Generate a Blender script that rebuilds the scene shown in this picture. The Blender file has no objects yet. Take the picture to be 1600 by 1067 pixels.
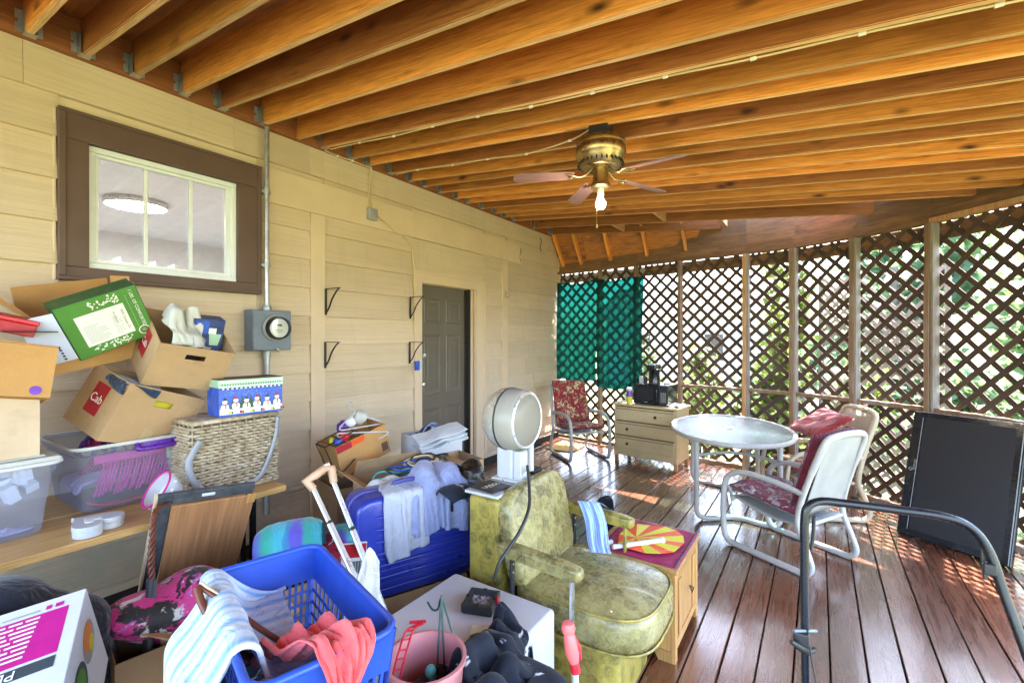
import bpy, bmesh, math, random
import numpy as np
from mathutils import Vector, Matrix, Euler
R = math.radians
random.seed(7); rng = np.random.default_rng(7)
SC = bpy.context.scene
COL = SC.collection

# ------------------------------------------------------------------ camera
CX, H = 3.70, 1.70
FPX, HY = 720.0, 526.0
YAW = math.atan(478 / 720.0)
SY, CY = math.sin(YAW), math.cos(YAW)
cd = bpy.data.cameras.new('camera'); cam = bpy.data.objects.new('camera', cd); COL.objects.link(cam)
cam.location = (CX, 0, H); cam.rotation_euler = (math.pi / 2, 0, YAW)
cd.sensor_width = 36; cd.lens = FPX / 1600 * 36; cd.shift_y = -7.5 / 1600
cd.clip_start = 0.02; cd.clip_end = 2000
SC.camera = cam

# ------------------------------------------------------------------ sky, sun, exposure
SUN_EL, SUN_AZ = 63.0, 8.0          # azimuth from +Y towards +X
w = bpy.data.worlds.new('World'); SC.world = w; w.use_nodes = True
nt = w.node_tree; nt.nodes.clear()
sky = nt.nodes.new('ShaderNodeTexSky'); sky.sky_type = 'NISHITA'; sky.sun_disc = False
sky.sun_elevation = R(SUN_EL); sky.sun_rotation = R(SUN_AZ); sky.air_density = 1.0; sky.dust_density = 2.5; sky.ozone_density = 1.0
bg = nt.nodes.new('ShaderNodeBackground'); bg.inputs['Strength'].default_value = 0.15
wo = nt.nodes.new('ShaderNodeOutputWorld')
nt.links.new(sky.outputs[0], bg.inputs[0]); nt.links.new(bg.outputs[0], wo.inputs[0])
sd = bpy.data.lights.new('sun', 'SUN'); sd.energy = 3.6; sd.angle = R(0.6); sd.color = (1.0, 0.95, 0.86)
sun = bpy.data.objects.new('sun', sd); COL.objects.link(sun)
sv = Vector((math.sin(R(SUN_AZ)) * math.cos(R(SUN_EL)), math.cos(R(SUN_AZ)) * math.cos(R(SUN_EL)), math.sin(R(SUN_EL))))
sun.rotation_euler = sv.to_track_quat('Z', 'Y').to_euler(); sun.location = (4, 8, 9)
SC.view_settings.view_transform = 'Standard'; SC.view_settings.look = 'None'
SC.view_settings.exposure = 4.2; SC.view_settings.gamma = 1.0; SC.view_settings.use_curve_mapping = False
SC.render.engine = 'CYCLES'
SC.cycles.use_denoising = True
SC.cycles.max_bounces = 10; SC.cycles.diffuse_bounces = 6; SC.cycles.transparent_max_bounces = 16
SC.cycles.sample_clamp_indirect = 8.0
SC.cycles.caustics_reflective = False; SC.cycles.caustics_refractive = False

# ------------------------------------------------------------------ placing helpers (pixel of the survey photo -> place in the porch)
def ray(px, py):
    u = (px - 800) / FPX; v = (py - HY) / FPX
    return (-SY + u * CY, CY + u * SY, -v)
def at(px, py, t):
    d = ray(px, py); return Vector((CX + d[0] * t, d[1] * t, H + d[2] * t))
def atz(px, py, z=0.0):
    d = ray(px, py); return at(px, py, (z - H) / d[2])
def atx(px, py, X=0.0):
    d = ray(px, py); return at(px, py, (X - CX) / d[0])

# ------------------------------------------------------------------ materials
MATS = {}
class NB:
    """tiny node builder"""
    def __init__(s, name):
        s.m = bpy.data.materials.new(name); s.m.use_nodes = True; s.t = s.m.node_tree
        s.b = s.t.nodes['Principled BSDF']; s.out = s.t.nodes['Material Output']
    def n(s, kind, **kw):
        x = s.t.nodes.new('ShaderNode' + kind)
        for k, v in kw.items():
            if k.startswith('i_'):
                x.inputs[k[2:].replace('_', ' ')].default_value = v
            else: setattr(x, k, v)
        return x
    def l(s, a, b): s.t.links.new(a, b)
    def coord(s, kind='Object', scale=(1, 1, 1), rot=(0, 0, 0), rand=False):
        tc = s.n('TexCoord'); mp = s.n('Mapping'); mp.inputs['Scale'].default_value = scale; mp.inputs['Rotation'].default_value = rot
        s.l(tc.outputs[kind], mp.inputs[0])
        if rand:
            oi = s.n('ObjectInfo'); mu = s.n('VectorMath', operation='SCALE'); mu.inputs[0].default_value = (37.1, 19.7, 53.3)
            s.l(oi.outputs['Random'], mu.inputs['Scale']); ad = s.n('VectorMath', operation='ADD')
            s.l(mp.outputs[0], ad.inputs[0]); s.l(mu.outputs[0], ad.inputs[1]); return ad.outputs[0]
        return mp.outputs[0]
    def noise(s, vec, scale=5, detail=4, rough=.55, dist=0):
        x = s.n('TexNoise'); x.inputs['Scale'].default_value = scale; x.inputs['Detail'].default_value = detail
        x.inputs['Roughness'].default_value = rough; x.inputs['Distortion'].default_value = dist
        if vec is not None: s.l(vec, x.inputs['Vector'])
        return x.outputs['Fac']
    def ramp(s, fac, stops, interp='LINEAR'):
        r = s.n('ValToRGB'); r.color_ramp.interpolation = interp
        e = r.color_ramp.elements
        while len(e) < len(stops): e.new(.5)
        for i, (p, c) in enumerate(stops):
            e[i].position = p; e[i].color = (c[0], c[1], c[2], 1) if not isinstance(c, (int, float)) else (c, c, c, 1)
        s.l(fac, r.inputs[0]); return r.outputs[0]
    def mix(s, fac, a, b, mode='MIX'):
        x = s.n('Mix', data_type='RGBA', blend_type=mode)
        for sock, v in ((x.inputs[0], fac), (x.inputs[6], a), (x.inputs[7], b)):
            if isinstance(v, (int, float)): sock.default_value = v
            elif isinstance(v, tuple): sock.default_value = (v[0], v[1], v[2], 1)
            else: s.l(v, sock)
        return x.outputs[2]
    def math(s, op, a, b=0.0, clamp=False):
        x = s.n('Math', operation=op, use_clamp=clamp)
        for sock, v in ((x.inputs[0], a), (x.inputs[1], b)):
            if isinstance(v, (int, float)): sock.default_value = v
            else: s.l(v, sock)
        return x.outputs[0]
    def bump(s, hgt, strength=.3, dist=.01):
        x = s.n('Bump'); x.inputs['Strength'].default_value = strength; x.inputs['Distance'].default_value = dist
        s.l(hgt, x.inputs['Height']); s.l(x.outputs[0], s.b.inputs['Normal'])
    def col(s, c):
        if isinstance(c, tuple): s.b.inputs['Base Color'].default_value = (c[0], c[1], c[2], 1)
        else: s.l(c, s.b.inputs['Base Color'])
    def set(s, **kw):
        for k, v in kw.items():
            sock = s.b.inputs[k.replace('_', ' ')]
            if hasattr(v, 'is_linked') or hasattr(v, 'links'): s.l(v, sock)
            else: sock.default_value = v
def reg(name, nb): MATS[name] = nb.m; return nb.m

def plain(name, c, rough=.5, metal=0.0, var=.12, scale=9, bump=.12, bscale=60, spec=.5, coat=0.0):
    """painted / plastic / metal surface with gentle tone and roughness variation"""
    nb = NB(name); v = nb.coord('Object')
    n1 = nb.noise(v, scale, 5, .6)
    dark = tuple(x * (1 - var) for x in c); lite = tuple(min(1, x * (1 + var)) for x in c)
    nb.col(nb.ramp(n1, [(.3, dark), (.7, lite)]))
    nb.set(Metallic=metal, Specular_IOR_Level=spec, Coat_Weight=coat)
    n2 = nb.noise(v, scale * 2.3, 4)
    rr = nb.ramp(n2, [(.3, max(.02, rough - .09)), (.7, min(1, rough + .09))]); nb.set(Roughness=rr)
    if bump: nb.bump(nb.noise(v, bscale, 3), bump, .004)
    return reg(name, nb)
def woodmat(name, c1, c2, c3=None, rough=.5, axis=0, gs=1.0, knots=.0, coat=0.0, huev=.18, wear=None, bump=.25, kcol=(.05, .018, .006)):
    """grain runs along the local axis"""
    nb = NB(name)
    sc = [34.0 * gs, 34.0 * gs, 34.0 * gs]; sc[axis] = 1.9 * gs
    v = nb.coord('Object', tuple(sc), rand=True)
    n1 = nb.noise(v, 1.0, 7, .66, 1.5)
    sc2 = [110.0 * gs] * 3; sc2[axis] = 4.5 * gs
    v2 = nb.coord('Object', tuple(sc2), rand=True); n2 = nb.noise(v2, 1.0, 3, .6)
    stops = [(.34, c2), (.47, tuple((a * .55 + b * .45) for a, b in zip(c1, c2))), (.62, c1)]
    colr = nb.ramp(n1, stops)
    colr = nb.mix(.38, colr, nb.ramp(n2, [(.38, tuple(x * .45 for x in c1)), (.60, tuple(min(1, x * 1.2) for x in c1))]))
    oi = nb.n('ObjectInfo')
    vv = nb.ramp(oi.outputs['Random'], [(0, (1 - huev,) * 3), (1, (1 + huev * .6, 1 + huev * .55, 1 + huev * .5))])
    colr = nb.mix(1.0, colr, vv, 'MULTIPLY')
    if knots:
        s3 = [6.5] * 3; s3[axis] = 2.6
        vo = nb.n('TexVoronoi'); vo.inputs['Scale'].default_value = 1.0; nb.l(nb.coord('Object', tuple(s3), rand=True), vo.inputs['Vector'])
        kf = nb.ramp(vo.outputs['Distance'], [(.05, 1.0), (.05 + knots, 0.0)])
        wn = nb.ramp(nb.noise(nb.coord('Object', (1.3, 1.3, 1.3), rand=True), 2.0, 2), [(.45, 0.0), (.55, 1.0)])
        colr = nb.mix(nb.math('MULTIPLY', kf, wn), colr, kcol)
    if c3:
        bl = nb.noise(nb.coord('Object', tuple(1.2 if i == axis else 4.0 for i in range(3)), rand=True), 1.0, 5, .65)
        colr = nb.mix(nb.ramp(bl, [(.52, 0.0), (.72, .8)]), colr, c3)
    if wear:
        wc, lo, hi = wear
        wn = nb.noise(nb.coord('Object', tuple(.7 if i == axis else 2.6 for i in range(3)), rand=True), 1.0, 7, .7)
        colr = nb.mix(nb.ramp(wn, [(lo, 0.0), (hi, 1.0)]), colr, wc)
    nb.col(colr)
    nb.set(Roughness=nb.ramp(n1, [(.3, max(.05, rough - .1)), (.7, min(1, rough + .14))]), Coat_Weight=coat, Coat_Roughness=.16 if coat > .5 else .2, Coat_IOR=1.8 if coat > .5 else 1.5)
    nb.bump(nb.mix(.5, n1, n2), bump, .004)
    return reg(name, nb)
def cloth_mat(name, c, c2=None, scale=3.0, rough=.9, weave=420, sheen=.3, bump=.25):
    nb = NB(name); v = nb.coord('Object')
    c2 = c2 or tuple(x * .72 for x in c)
    nb.col(nb.ramp(nb.noise(v, scale, 4, .6), [(.35, c2), (.65, c)]))
    nb.set(Roughness=rough, Sheen_Weight=sheen, Specular_IOR_Level=.2)
    wr = nb.noise(v, 11, 3, .5, 1.5); nb.bump(nb.math('ADD', nb.math('MULTIPLY', wr, 1.0), nb.math('MULTIPLY', nb.noise(v, weave, 2), .05 * bump)), .55, .03)
    return reg(name, nb)
def stripes_mat(name, cols, freq, axis=0, rough=.9, coordk='UV', dist=.06):
    nb = NB(name); v = nb.coord(coordk)
    sx = nb.n('SeparateXYZ'); nb.l(v, sx.inputs[0])
    n0 = nb.noise(v, 4.0, 3)
    p = nb.math('ADD', nb.math('MULTIPLY', sx.outputs[axis], freq), nb.math('MULTIPLY', n0, dist * 8))
    p = nb.math('FRACT', p)
    k = len(cols); nb.col(nb.ramp(p, [(i / k + .02, cols[i]) for i in range(k)], 'EASE'))
    nb.set(Roughness=rough, Sheen_Weight=.3, Specular_IOR_Level=.15)
    vo_ = nb.coord('Object'); nb.bump(nb.math('ADD', nb.noise(vo_, 11, 3, .5, 1.5), nb.math('MULTIPLY', nb.noise(vo_, 260, 2), .04)), .6, .03)
    return reg(name, nb)
def blotch_mat(name, base, layers, rough=.8, sheen=.1, coordk='Object', spec=.3, coat=0, bump=.2, bscale=30):
    """base colour with layers of irregular blotches [(colour, scale, threshold)]"""
    nb = NB(name); v = nb.coord(coordk); c = base
    for i, (lc, sc, th) in enumerate(layers):
        v2 = nb.coord(coordk, (sc, sc, sc), (i * .7, i * 1.1, i * .4))
        n = nb.noise(v2, 1.0, 3, .6, .8)
        c = nb.mix(nb.ramp(n, [(th, 0.0), (th + .04, 1.0)]), c, lc)
    nb.col(c); nb.set(Roughness=rough, Sheen_Weight=sheen, Specular_IOR_Level=spec, Coat_Weight=coat)
    nb.bump(nb.noise(v, bscale, 4), bump, .006)
    return reg(name, nb)
def emit(name, c, s):
    nb = NB(name); nb.b.inputs['Base Color'].default_value = (c[0], c[1], c[2], 1)
    nb.b.inputs['Emission Color'].default_value = (c[0], c[1], c[2], 1); nb.b.inputs['Emission Strength'].default_value = s
    return reg(name, nb)
def glassy(name, tint, fac=.12, rough=.05, wave=0.0):
    """thin clear sheet: see-through with a reflective share"""
    nb = NB(name); t = nb.t
    tr = nb.n('BsdfTransparent'); tr.inputs[0].default_value = (*tint, 1)
    gl = nb.n('BsdfGlossy'); gl.inputs['Roughness'].default_value = rough
    fr = nb.n('Fresnel'); fr.inputs[0].default_value = 1.5
    ad = nb.math('ADD', fr.outputs[0], fac, True); mx = nb.n('MixShader')
    nb.l(ad, mx.inputs[0]); nb.l(tr.outputs[0], mx.inputs[1]); nb.l(gl.outputs[0], mx.inputs[2]); nb.l(mx.outputs[0], nb.out.inputs[0])
    if wave:
        b = nb.n('Bump'); b.inputs['Strength'].default_value = wave; b.inputs['Distance'].default_value = .01
        nb.l(nb.noise(nb.coord('Object'), 55, 2, .5, 1.0), b.inputs['Height']); nb.l(b.outputs[0], gl.inputs['Normal'])
    return reg(name, nb)
def milky(name, c, trans=.5, rough=.3, tl=.35):
    """translucent plastic: part see-through, part diffuse, part translucent"""
    nb = NB(name); nb.col(c); nb.set(Roughness=rough)
    tr = nb.n('BsdfTransparent'); tr.inputs[0].default_value = (*c, 1)
    tn = nb.n('BsdfTranslucent'); tn.inputs[0].default_value = (*c, 1)
    m1 = nb.n('MixShader'); m1.inputs[0].default_value = tl; nb.l(nb.b.outputs[0], m1.inputs[1]); nb.l(tn.outputs[0], m1.inputs[2])
    m2 = nb.n('MixShader'); m2.inputs[0].default_value = trans; nb.l(m1.outputs[0], m2.inputs[1]); nb.l(tr.outputs[0], m2.inputs[2])
    nb.l(m2.outputs[0], nb.out.inputs[0]); return reg(name, nb)

# --- wood
woodmat('joist', (.80, .325, .070), (.46, .15, .022), rough=.5, knots=.16, huev=.42, wear=((.26, .09, .02), .60, .74))
woodmat('joist_underlit', (.80, .52, .25), (.58, .30, .11), rough=.6, huev=.3)  # undersides coloured paler to stand in for light bounced up from the floor
woodmat('joist_dark', (.40, .145, .036), (.18, .050, .012), rough=.55, knots=.16, huev=.3, wear=((.55, .28, .08), .62, .78))
woodmat('ledger', (.34, .11, .028), (.20, .06, .016), rough=.6, huev=.1, axis=1)
woodmat('ply', (.42, .155, .045), (.26, .085, .022), rough=.65, gs=.5, huev=.15, axis=0)
woodmat('ply_worn', (.50, .19, .055), (.33, .11, .030), rough=.65, gs=.5, huev=.12, axis=0, wear=((.05, .035, .025), .56, .70))
woodmat('beam_old', (.29, .15, .07), (.12, .06, .028), c3=(.07, .05, .035), rough=.75, huev=.2, wear=((.05, .035, .025), .55, .75))
woodmat('post_old', (.27, .17, .10), (.13, .07, .04), c3=(.36, .34, .31), rough=.8, axis=2, huev=.3)
woodmat('post_grey', (.34, .31, .28), (.21, .18, .15), rough=.85, axis=2, huev=.2, wear=((.16, .10, .06), .55, .72))
woodmat('post_new', (.58, .33, .15), (.42, .21, .085), rough=.7, axis=2, huev=.1, wear=((.45, .42, .36), .55, .7))
woodmat('slat', (.092, .056, .038), (.050, .030, .021), rough=.75, huev=.25)
woodmat('deck', (.150, .046, .019), (.048, .015, .007), rough=.27, axis=1, huev=.45, wear=((.22, .155, .125), .58, .86), bump=.45, coat=1.0, knots=.07, kcol=(.03, .015, .01))
woodmat('bench', (.62, .36, .12), (.45, .23, .065), rough=.42, axis=1, gs=.7, coat=.2)
woodmat('oak', (.52, .28, .095), (.36, .17, .05), rough=.45, axis=2, gs=.9, coat=.15)
woodmat('plank_panel', (.42, .20, .085), (.26, .11, .045), rough=.55, axis=2, gs=.45)
woodmat('grey_fence', (.34, .33, .36), (.22, .21, .23), rough=.85, axis=2, huev=.2)
woodmat('fanblade', (.36, .20, .20), (.25, .12, .12), rough=.4, huev=.05)
plain('dresser', (.52, .40, .215), .42, var=.10, scale=4, bump=.15, bscale=40)
plain('dresser_line', (.12, .07, .03), .6)
# --- painted wall
def siding_mat():
    nb = NB('siding'); v = nb.coord('Object', (14, .9, 60), rand=True)
    n1 = nb.noise(v, 1.0, 5, .65, .4)
    big = nb.noise(nb.coord('Object', (1, .8, 1.6), rand=True), 1.4, 5, .6)
    c = nb.ramp(big, [(.3, (.61, .472, .328)), (.7, (.69, .545, .39))])
    oi = nb.n('ObjectInfo'); c = nb.mix(1.0, c, nb.ramp(oi.outputs['Random'], [(0, (.93, .93, .92)), (1, (1.05, 1.05, 1.06))]), 'MULTIPLY')
    c = nb.mix(nb.ramp(n1, [(.38, .20), (.58, 0.0)]), c, (.38, .285, .17))
    st = nb.noise(nb.coord('Object', (3, 7.0, .7), rand=True), 1.0, 5, .6); c = nb.mix(nb.ramp(st, [(.56, 0.0), (.78, .35)]), c, (.38, .32, .22))
    geo = nb.n('NewGeometry'); sx = nb.n('SeparateXYZ'); nb.l(geo.outputs['Position'], sx.inputs[0])
    grime = nb.noise(nb.coord('Object', (2, 2.0, 4.0)), 1.2, 6, .7)
    low = nb.math('MULTIPLY', nb.ramp(nb.math('DIVIDE', sx.outputs[2], 1.5), [(.2, 1.0), (.85, 0.0)]), nb.ramp(grime, [(.4, 0.0), (.62, .75)]))
    c = nb.mix(low, c, (.40, .37, .28))
    nb.col(c); nb.set(Roughness=.62); nb.bump(n1, .55, .012)
    return reg('siding', nb)
siding_mat()
plain('trim_cream', (.68, .525, .365), .5, var=.06, scale=3, bump=.1, bscale=25)
plain('trim_brown', (.105, .058, .042), .55, var=.1, scale=4)
plain('white_vinyl', (.76, .79, .84), .4, var=.05)
plain('door_brown', (.135, .112, .086), .42, var=.08, scale=3)
plain('dark_gap', (.02, .017, .015), .9)
plain('galv', (.42, .43, .44), .42, metal=.85, var=.25, scale=14)
plain('galv_dull', (.40, .42, .43), .5, metal=.5, var=.2, scale=10)
plain('meter_grey', (.155, .185, .225), .5, metal=.2, var=.14, scale=7)
plain('iron_black', (.018, .017, .018), .5, var=.3)
plain('black_gloss', (.012, .013, .017), .16, var=.15, bump=.02)
plain('black_tube', (.006, .008, .014), .28, var=.2, bump=.05)
plain('screen', (.010, .010, .013), .45, var=.05, bump=.0)
plain('black_plastic', (.022, .022, .024), .4, var=.2)
plain('brass', (.42, .30, .13), .34, metal=1.0, var=.15, scale=20, bump=.1)
plain('steel', (.62, .63, .64), .28, metal=.9, var=.12)
plain('alum', (.70, .70, .70), .33, metal=.6, var=.1)
plain('frame_white', (.43, .41, .385), .45, var=.08, scale=6)
plain('frame_cream', (.48, .39, .27), .5, var=.12, scale=5)
plain('white_plastic', (.56, .55, .58), .42, var=.05, scale=4)
plain('white_paint', (.50, .50, .51), .38, var=.05)
plain('paper_white', (.60, .60, .63), .7, var=.04)
plain('paper_lilac', (.62, .66, .82), .6, var=.05)
plain('green_print', (.075, .23, .035), .5, var=.1)
plain('dark_green', (.02, .07, .02), .5)
plain('label_pale', (.74, .75, .66), .6, var=.05)
plain('print_white', (.80, .80, .74), .6, var=.03)
plain('print_grey', (.30, .31, .28), .7)
plain('print_dark', (.035, .05, .06), .6)
plain('magenta', (.50, .006, .22), .5, var=.08)
plain('print_red', (.40, .012, .022), .5, var=.08)
plain('print_orange', (.70, .22, .03), .5)
plain('print_blue', (.04, .10, .50), .5, var=.3, scale=20)
plain('print_navy', (.03, .05, .16), .45, var=.5, scale=25)
plain('print_mint', (.38, .58, .40), .5)
plain('print_purple', (.16, .04, .40), .4)
plain('handle_purple', (.09, .012, .25), .3, var=.1)
plain('red_plastic', (.55, .015, .03), .35, var=.1)
plain('coral_plastic', (.80, .16, .16), .35, var=.1)
plain('teal_plastic', (.10, .52, .47), .35)
plain('basket_blue', (.018, .075, .46), .42, var=.2, scale=5)
plain('case_blue', (.018, .034, .30), .34, var=.22, scale=4, bump=.06, coat=.3)
plain('case_trim', (.06, .05, .24), .45)
plain('grip_tan', (.50, .30, .19), .5, var=.15)
plain('bucket_pink', (.60, .24, .24), .4, var=.06)
plain('wire_green', (.02, .065, .06), .4)
plain('wire_cream', (.66, .52, .30), .5)
plain('ceramic', (.78, .78, .74), .2)
plain('yellow_print', (.62, .55, .03), .55, var=.08)
plain('vermilion', (.78, .09, .012), .55, var=.1)
plain('maroon_cloth', (.30, .008, .075), .7, var=.2, scale=25)
plain('brown_rod', (.13, .035, .018), .4, var=.2)
plain('pale_wood', (.55, .42, .27), .6)
plain('slate_grey', (.055, .058, .065), .7, var=.5, scale=18)
plain('room_paint', (.66, .68, .70), .8, var=.06)
plain('ash', (.30, .30, .31), .9, var=.6, scale=40)
plain('bulb_neck', (.75, .74, .70), .4)
emit('bulb', (1.0, .86, .62), 14.0)
emit('fixture', (1.0, .95, .90), 14.0)
glassy('pane', (.97, .98, .98), .02, .02)
glassy('table_glass', (.38, .60, .62), .03, .08, .6)
milky('tub_clear', (.78, .81, .93), .82, .25, .3)
milky('hood_clear', (.66, .63, .58), .42, .2, .25)
plain('hood_shell', (.50, .46, .40), .26, metal=.35, var=.12, scale=5, bump=.05)
glassy('clear_dome', (.95, .96, .96), .05, .05)
milky('visor', (.72, .69, .64), .62, .15, .3)
milky('bag_clear', (.86, .87, .90), .45, .25, .4)
milky('bag_white', (.80, .80, .76), .12, .35, .4)
def netting():
    nb = NB('netting'); nb.col(nb.ramp(nb.noise(nb.coord('Object'), 6, 4), [(.35, (.001, .030, .024)), (.65, (.002, .048, .037))])); nb.set(Roughness=.8)
    tn = nb.n('BsdfTranslucent'); tn.inputs[0].default_value = (.002, .045, .036, 1)
    tr = nb.n('BsdfTransparent'); tr.inputs[0].default_value = (.008, .13, .11, 1)
    m1 = nb.n('MixShader'); m1.inputs[0].default_value = .35; nb.l(nb.b.outputs[0], m1.inputs[1]); nb.l(tn.outputs[0], m1.inputs[2])
    m2 = nb.n('MixShader'); m2.inputs[0].default_value = .27; nb.l(m1.outputs[0], m2.inputs[1]); nb.l(tr.outputs[0], m2.inputs[2])
    nb.l(m2.outputs[0], nb.out.inputs[0]); reg('netting', nb)
netting()
def cardboard(name, c):
    nb = NB(name); v = nb.coord('Object', rand=True)
    a = nb.noise(v, 3.0, 5, .6); fl = nb.noise(nb.coord('Object', (220, 220, 3)), 1.0, 2)
    col = nb.ramp(a, [(.3, tuple(x * .86 for x in c)), (.7, tuple(x * 1.08 for x in c))])
    col = nb.mix(.12, col, nb.ramp(fl, [(.3, tuple(x * .7 for x in c)), (.7, c)]))
    st = nb.noise(nb.coord('Object', (6, 6, 9), rand=True), 1.0, 6, .7); col = nb.mix(nb.ramp(st, [(.55, 0.0), (.75, .4)]), col, tuple(x * .55 for x in c))
    nb.col(col); nb.set(Roughness=.82, Specular_IOR_Level=.2); nb.bump(nb.math('ADD', nb.math('MULTIPLY', fl, .05), nb.noise(v, 7, 3)), .5, .02); reg(name, nb)
cardboard('card', (.48, .305, .16)); cardboard('card_pale', (.56, .42, .29)); cardboard('card_orange', (.52, .28, .10)); cardboard('card_dark', (.30, .19, .11))
# --- cloth
cloth_mat('robe', (.30, .33, .52), (.22, .25, .42), 3, bump=.5)
cloth_mat('robe_pale', (.45, .46, .53), (.36, .37, .45), 3, bump=.5)
cloth_mat('coral', (.84, .15, .15), (.70, .09, .10), 3)
cloth_mat('towel_white', (.54, .55, .58), (.44, .45, .49), 5, bump=.9, weave=250)
cloth_mat('jacket', (.012, .014, .024), (.007, .008, .014), 5, rough=.55)
plain('sling', (.33, .32, .29), .8, var=.10, scale=6, bump=.2, bscale=160)
cloth_mat('denim', (.025, .05, .12), (.010, .016, .04), 8)
cloth_mat('navy', (.012, .016, .03), (.006, .008, .016), 6)
cloth_mat('red_back', (.25, .016, .018), (.18, .010, .013), 4)
cloth_mat('wine', (.13, .008, .020), (.085, .005, .014), 5)
cloth_mat('lilac', (.50, .42, .62), (.42, .36, .56), 5)
cloth_mat('wash_white', (.66, .66, .64), (.54, .54, .53), 5, bump=.2)
plain('bin_bag', (.012, .012, .014), .28, var=.3, bump=.6, bscale=22)
stripes_mat('blue_stripe', [(.36, .50, .72), (.62, .66, .70), (.20, .38, .68), (.56, .64, .74)], 5.5, 0)
stripes_mat('shirt_stripe', [(.30, .42, .80), (.40, .52, .86), (.22, .33, .72)], 9, 0)
stripes_mat('grey_stripe', [(.62, .64, .72), (.20, .22, .30), (.70, .72, .78), (.40, .44, .52)], 5, 1, dist=.2)
stripes_mat('sleep_roll', [(.03, .22, .36), (.10, .07, .42), (.03, .30, .22), (.05, .34, .42)], 1.6, 0, rough=.5)
blotch_mat('floral', (.24, .016, .024), [((.50, .40, .22), 15, .56), ((.15, .14, .06), 19, .57), ((.46, .09, .04), 22, .60), ((.64, .54, .36), 27, .63)])
blotch_mat('floral_grey', (.20, .030, .060), [((.30, .28, .31), 13, .53), ((.10, .07, .09), 17, .56), ((.55, .49, .47), 23, .62)])
blotch_mat('black_print', (.010, .013, .024), [((.62, .64, .68), 10, .625)], rough=.85)
blotch_mat('red_floral', (.42, .02, .05), [((.75, .72, .70), 22, .57), ((.05, .01, .02), 30, .6)])
blotch_mat('sequin', (.62, .03, .22), [((.008, .006, .008), 9, .50), ((.66, .64, .58), 13, .58), ((.50, .12, .46), 11, .60)], rough=.45, bump=1.0, bscale=120, spec=.6)
def vinyl(name, c1, c2, c3, rough):
    nb = NB(name); v = nb.coord('Object')
    vo = nb.n('TexVoronoi'); vo.inputs['Scale'].default_value = 13; nb.l(nb.mix(.25, v, nb.n('TexNoise').outputs['Color'], 'ADD') if False else v, vo.inputs['Vector'])
    n1 = nb.noise(v, 26, 5, .65, 1.6); n2 = nb.noise(v, 3.2, 4, .6)
    c = nb.ramp(n1, [(.36, c2), (.56, c1)])
    blob = nb.math('MULTIPLY', nb.ramp(vo.outputs['Distance'], [(.34, 1.0), (.48, 0.0)]), nb.ramp(nb.noise(v, 60, 2, .5), [(.38, .35), (.6, 1.0)]))
    c = nb.mix(nb.math('MULTIPLY', blob, .85), c, c3)
    c = nb.mix(nb.ramp(n2, [(.45, 0.0), (.7, .6)]), c, tuple(min(1, x * 1.35) for x in c1))
    nb.col(c); nb.set(Roughness=nb.ramp(n1, [(.3, rough), (.7, rough + .16)]), Coat_Weight=.2); nb.bump(n1, .5, .006); reg(name, nb)
vinyl('vinyl_green', (.32, .275, .11), (.185, .145, .044), (.095, .078, .026), .20)
vinyl('vinyl_gold', (.34, .265, .050), (.19, .14, .024), (.065, .062, .016), .32)
def wicker_mat():
    nb = NB('wicker'); oi = nb.n('ObjectInfo'); v = nb.coord('Object')
    nb.col(nb.ramp(nb.noise(v, 24, 4), [(.3, (.24, .16, .09)), (.5, (.42, .33, .22)), (.7, (.54, .46, .35))])); nb.set(Roughness=.7); reg('wicker', nb)
wicker_mat()
def leafm(name, c, c2):
    nb = NB(name); v = nb.coord('Object')
    col = nb.ramp(nb.noise(v, 9, 2), [(.3, c2), (.7, c)]); nb.col(col); nb.set(Roughness=.5)
    tn = nb.n('BsdfTranslucent'); nb.l(nb.mix(.45, col, (.24, .32, .08)), tn.inputs[0])
    mx = nb.n('MixShader'); mx.inputs[0].default_value = .5; nb.l(nb.b.outputs[0], mx.inputs[1]); nb.l(tn.outputs[0], mx.inputs[2]); nb.l(mx.outputs[0], nb.out.inputs[0]); reg(name, nb)
leafm('leaf_a', (.12, .21, .10), (.06, .13, .07)); leafm('leaf_b', (.22, .25, .05), (.11, .17, .045)); leafm('leaf_c', (.09, .18, .12), (.045, .11, .08))
plain('bark', (.13, .10, .08), .9, var=.4, bump=.8, bscale=25)
def lawn():
    nb = NB('lawn'); v = nb.coord('Object')
    nb.col(nb.mix(nb.ramp(nb.noise(v, .8, 6), [(.4, 0.0), (.6, 1.0)]), (.075, .115, .035), (.20, .18, .10))); nb.set(Roughness=.95); nb.bump(nb.noise(v, 18, 5), .8, .05); reg('lawn', nb)
lawn()

# ------------------------------------------------------------------ mesh helpers
def finish(name, bm, mat, parent=None, smooth=False, loc=None, rot=None, mats=None):
    me = bpy.data.meshes.new(name); bm.normal_update(); bm.to_mesh(me); bm.free()
    for mm in (mats or [mat]): me.materials.append(MATS[mm])
    if smooth:
        me.polygons.foreach_set('use_smooth', [True] * len(me.polygons))
    o = bpy.data.objects.new(name, me); COL.objects.link(o)
    if parent is not None: o.parent = parent
    if loc is not None: o.location = loc
    if rot is not None: o.rotation_euler = rot
    return o
def auto(o, ang=40):
    """smooth shading that keeps edges sharper than ang"""
    me = o.data
    me.polygons.foreach_set('use_smooth', [True] * len(me.polygons))
    me.set_sharp_from_angle(angle=R(ang)); return o
def thing(name, label, cat, loc=(0, 0, 0), rotz=0.0, group=None, M=None):
    o = bpy.data.objects.new(name, None); COL.objects.link(o); o.empty_display_size = .1
    if M is not None: o.matrix_world = M
    else: o.location = loc; o.rotation_euler = (0, 0, rotz)
    o['label'] = label; o['category'] = cat
    if group: o['group'] = group
    return o
def tag(o, label, cat, group=None, kind=None):
    o['label'] = label; o['category'] = cat
    if group: o['group'] = group
    if kind: o['kind'] = kind
    return o
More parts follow.
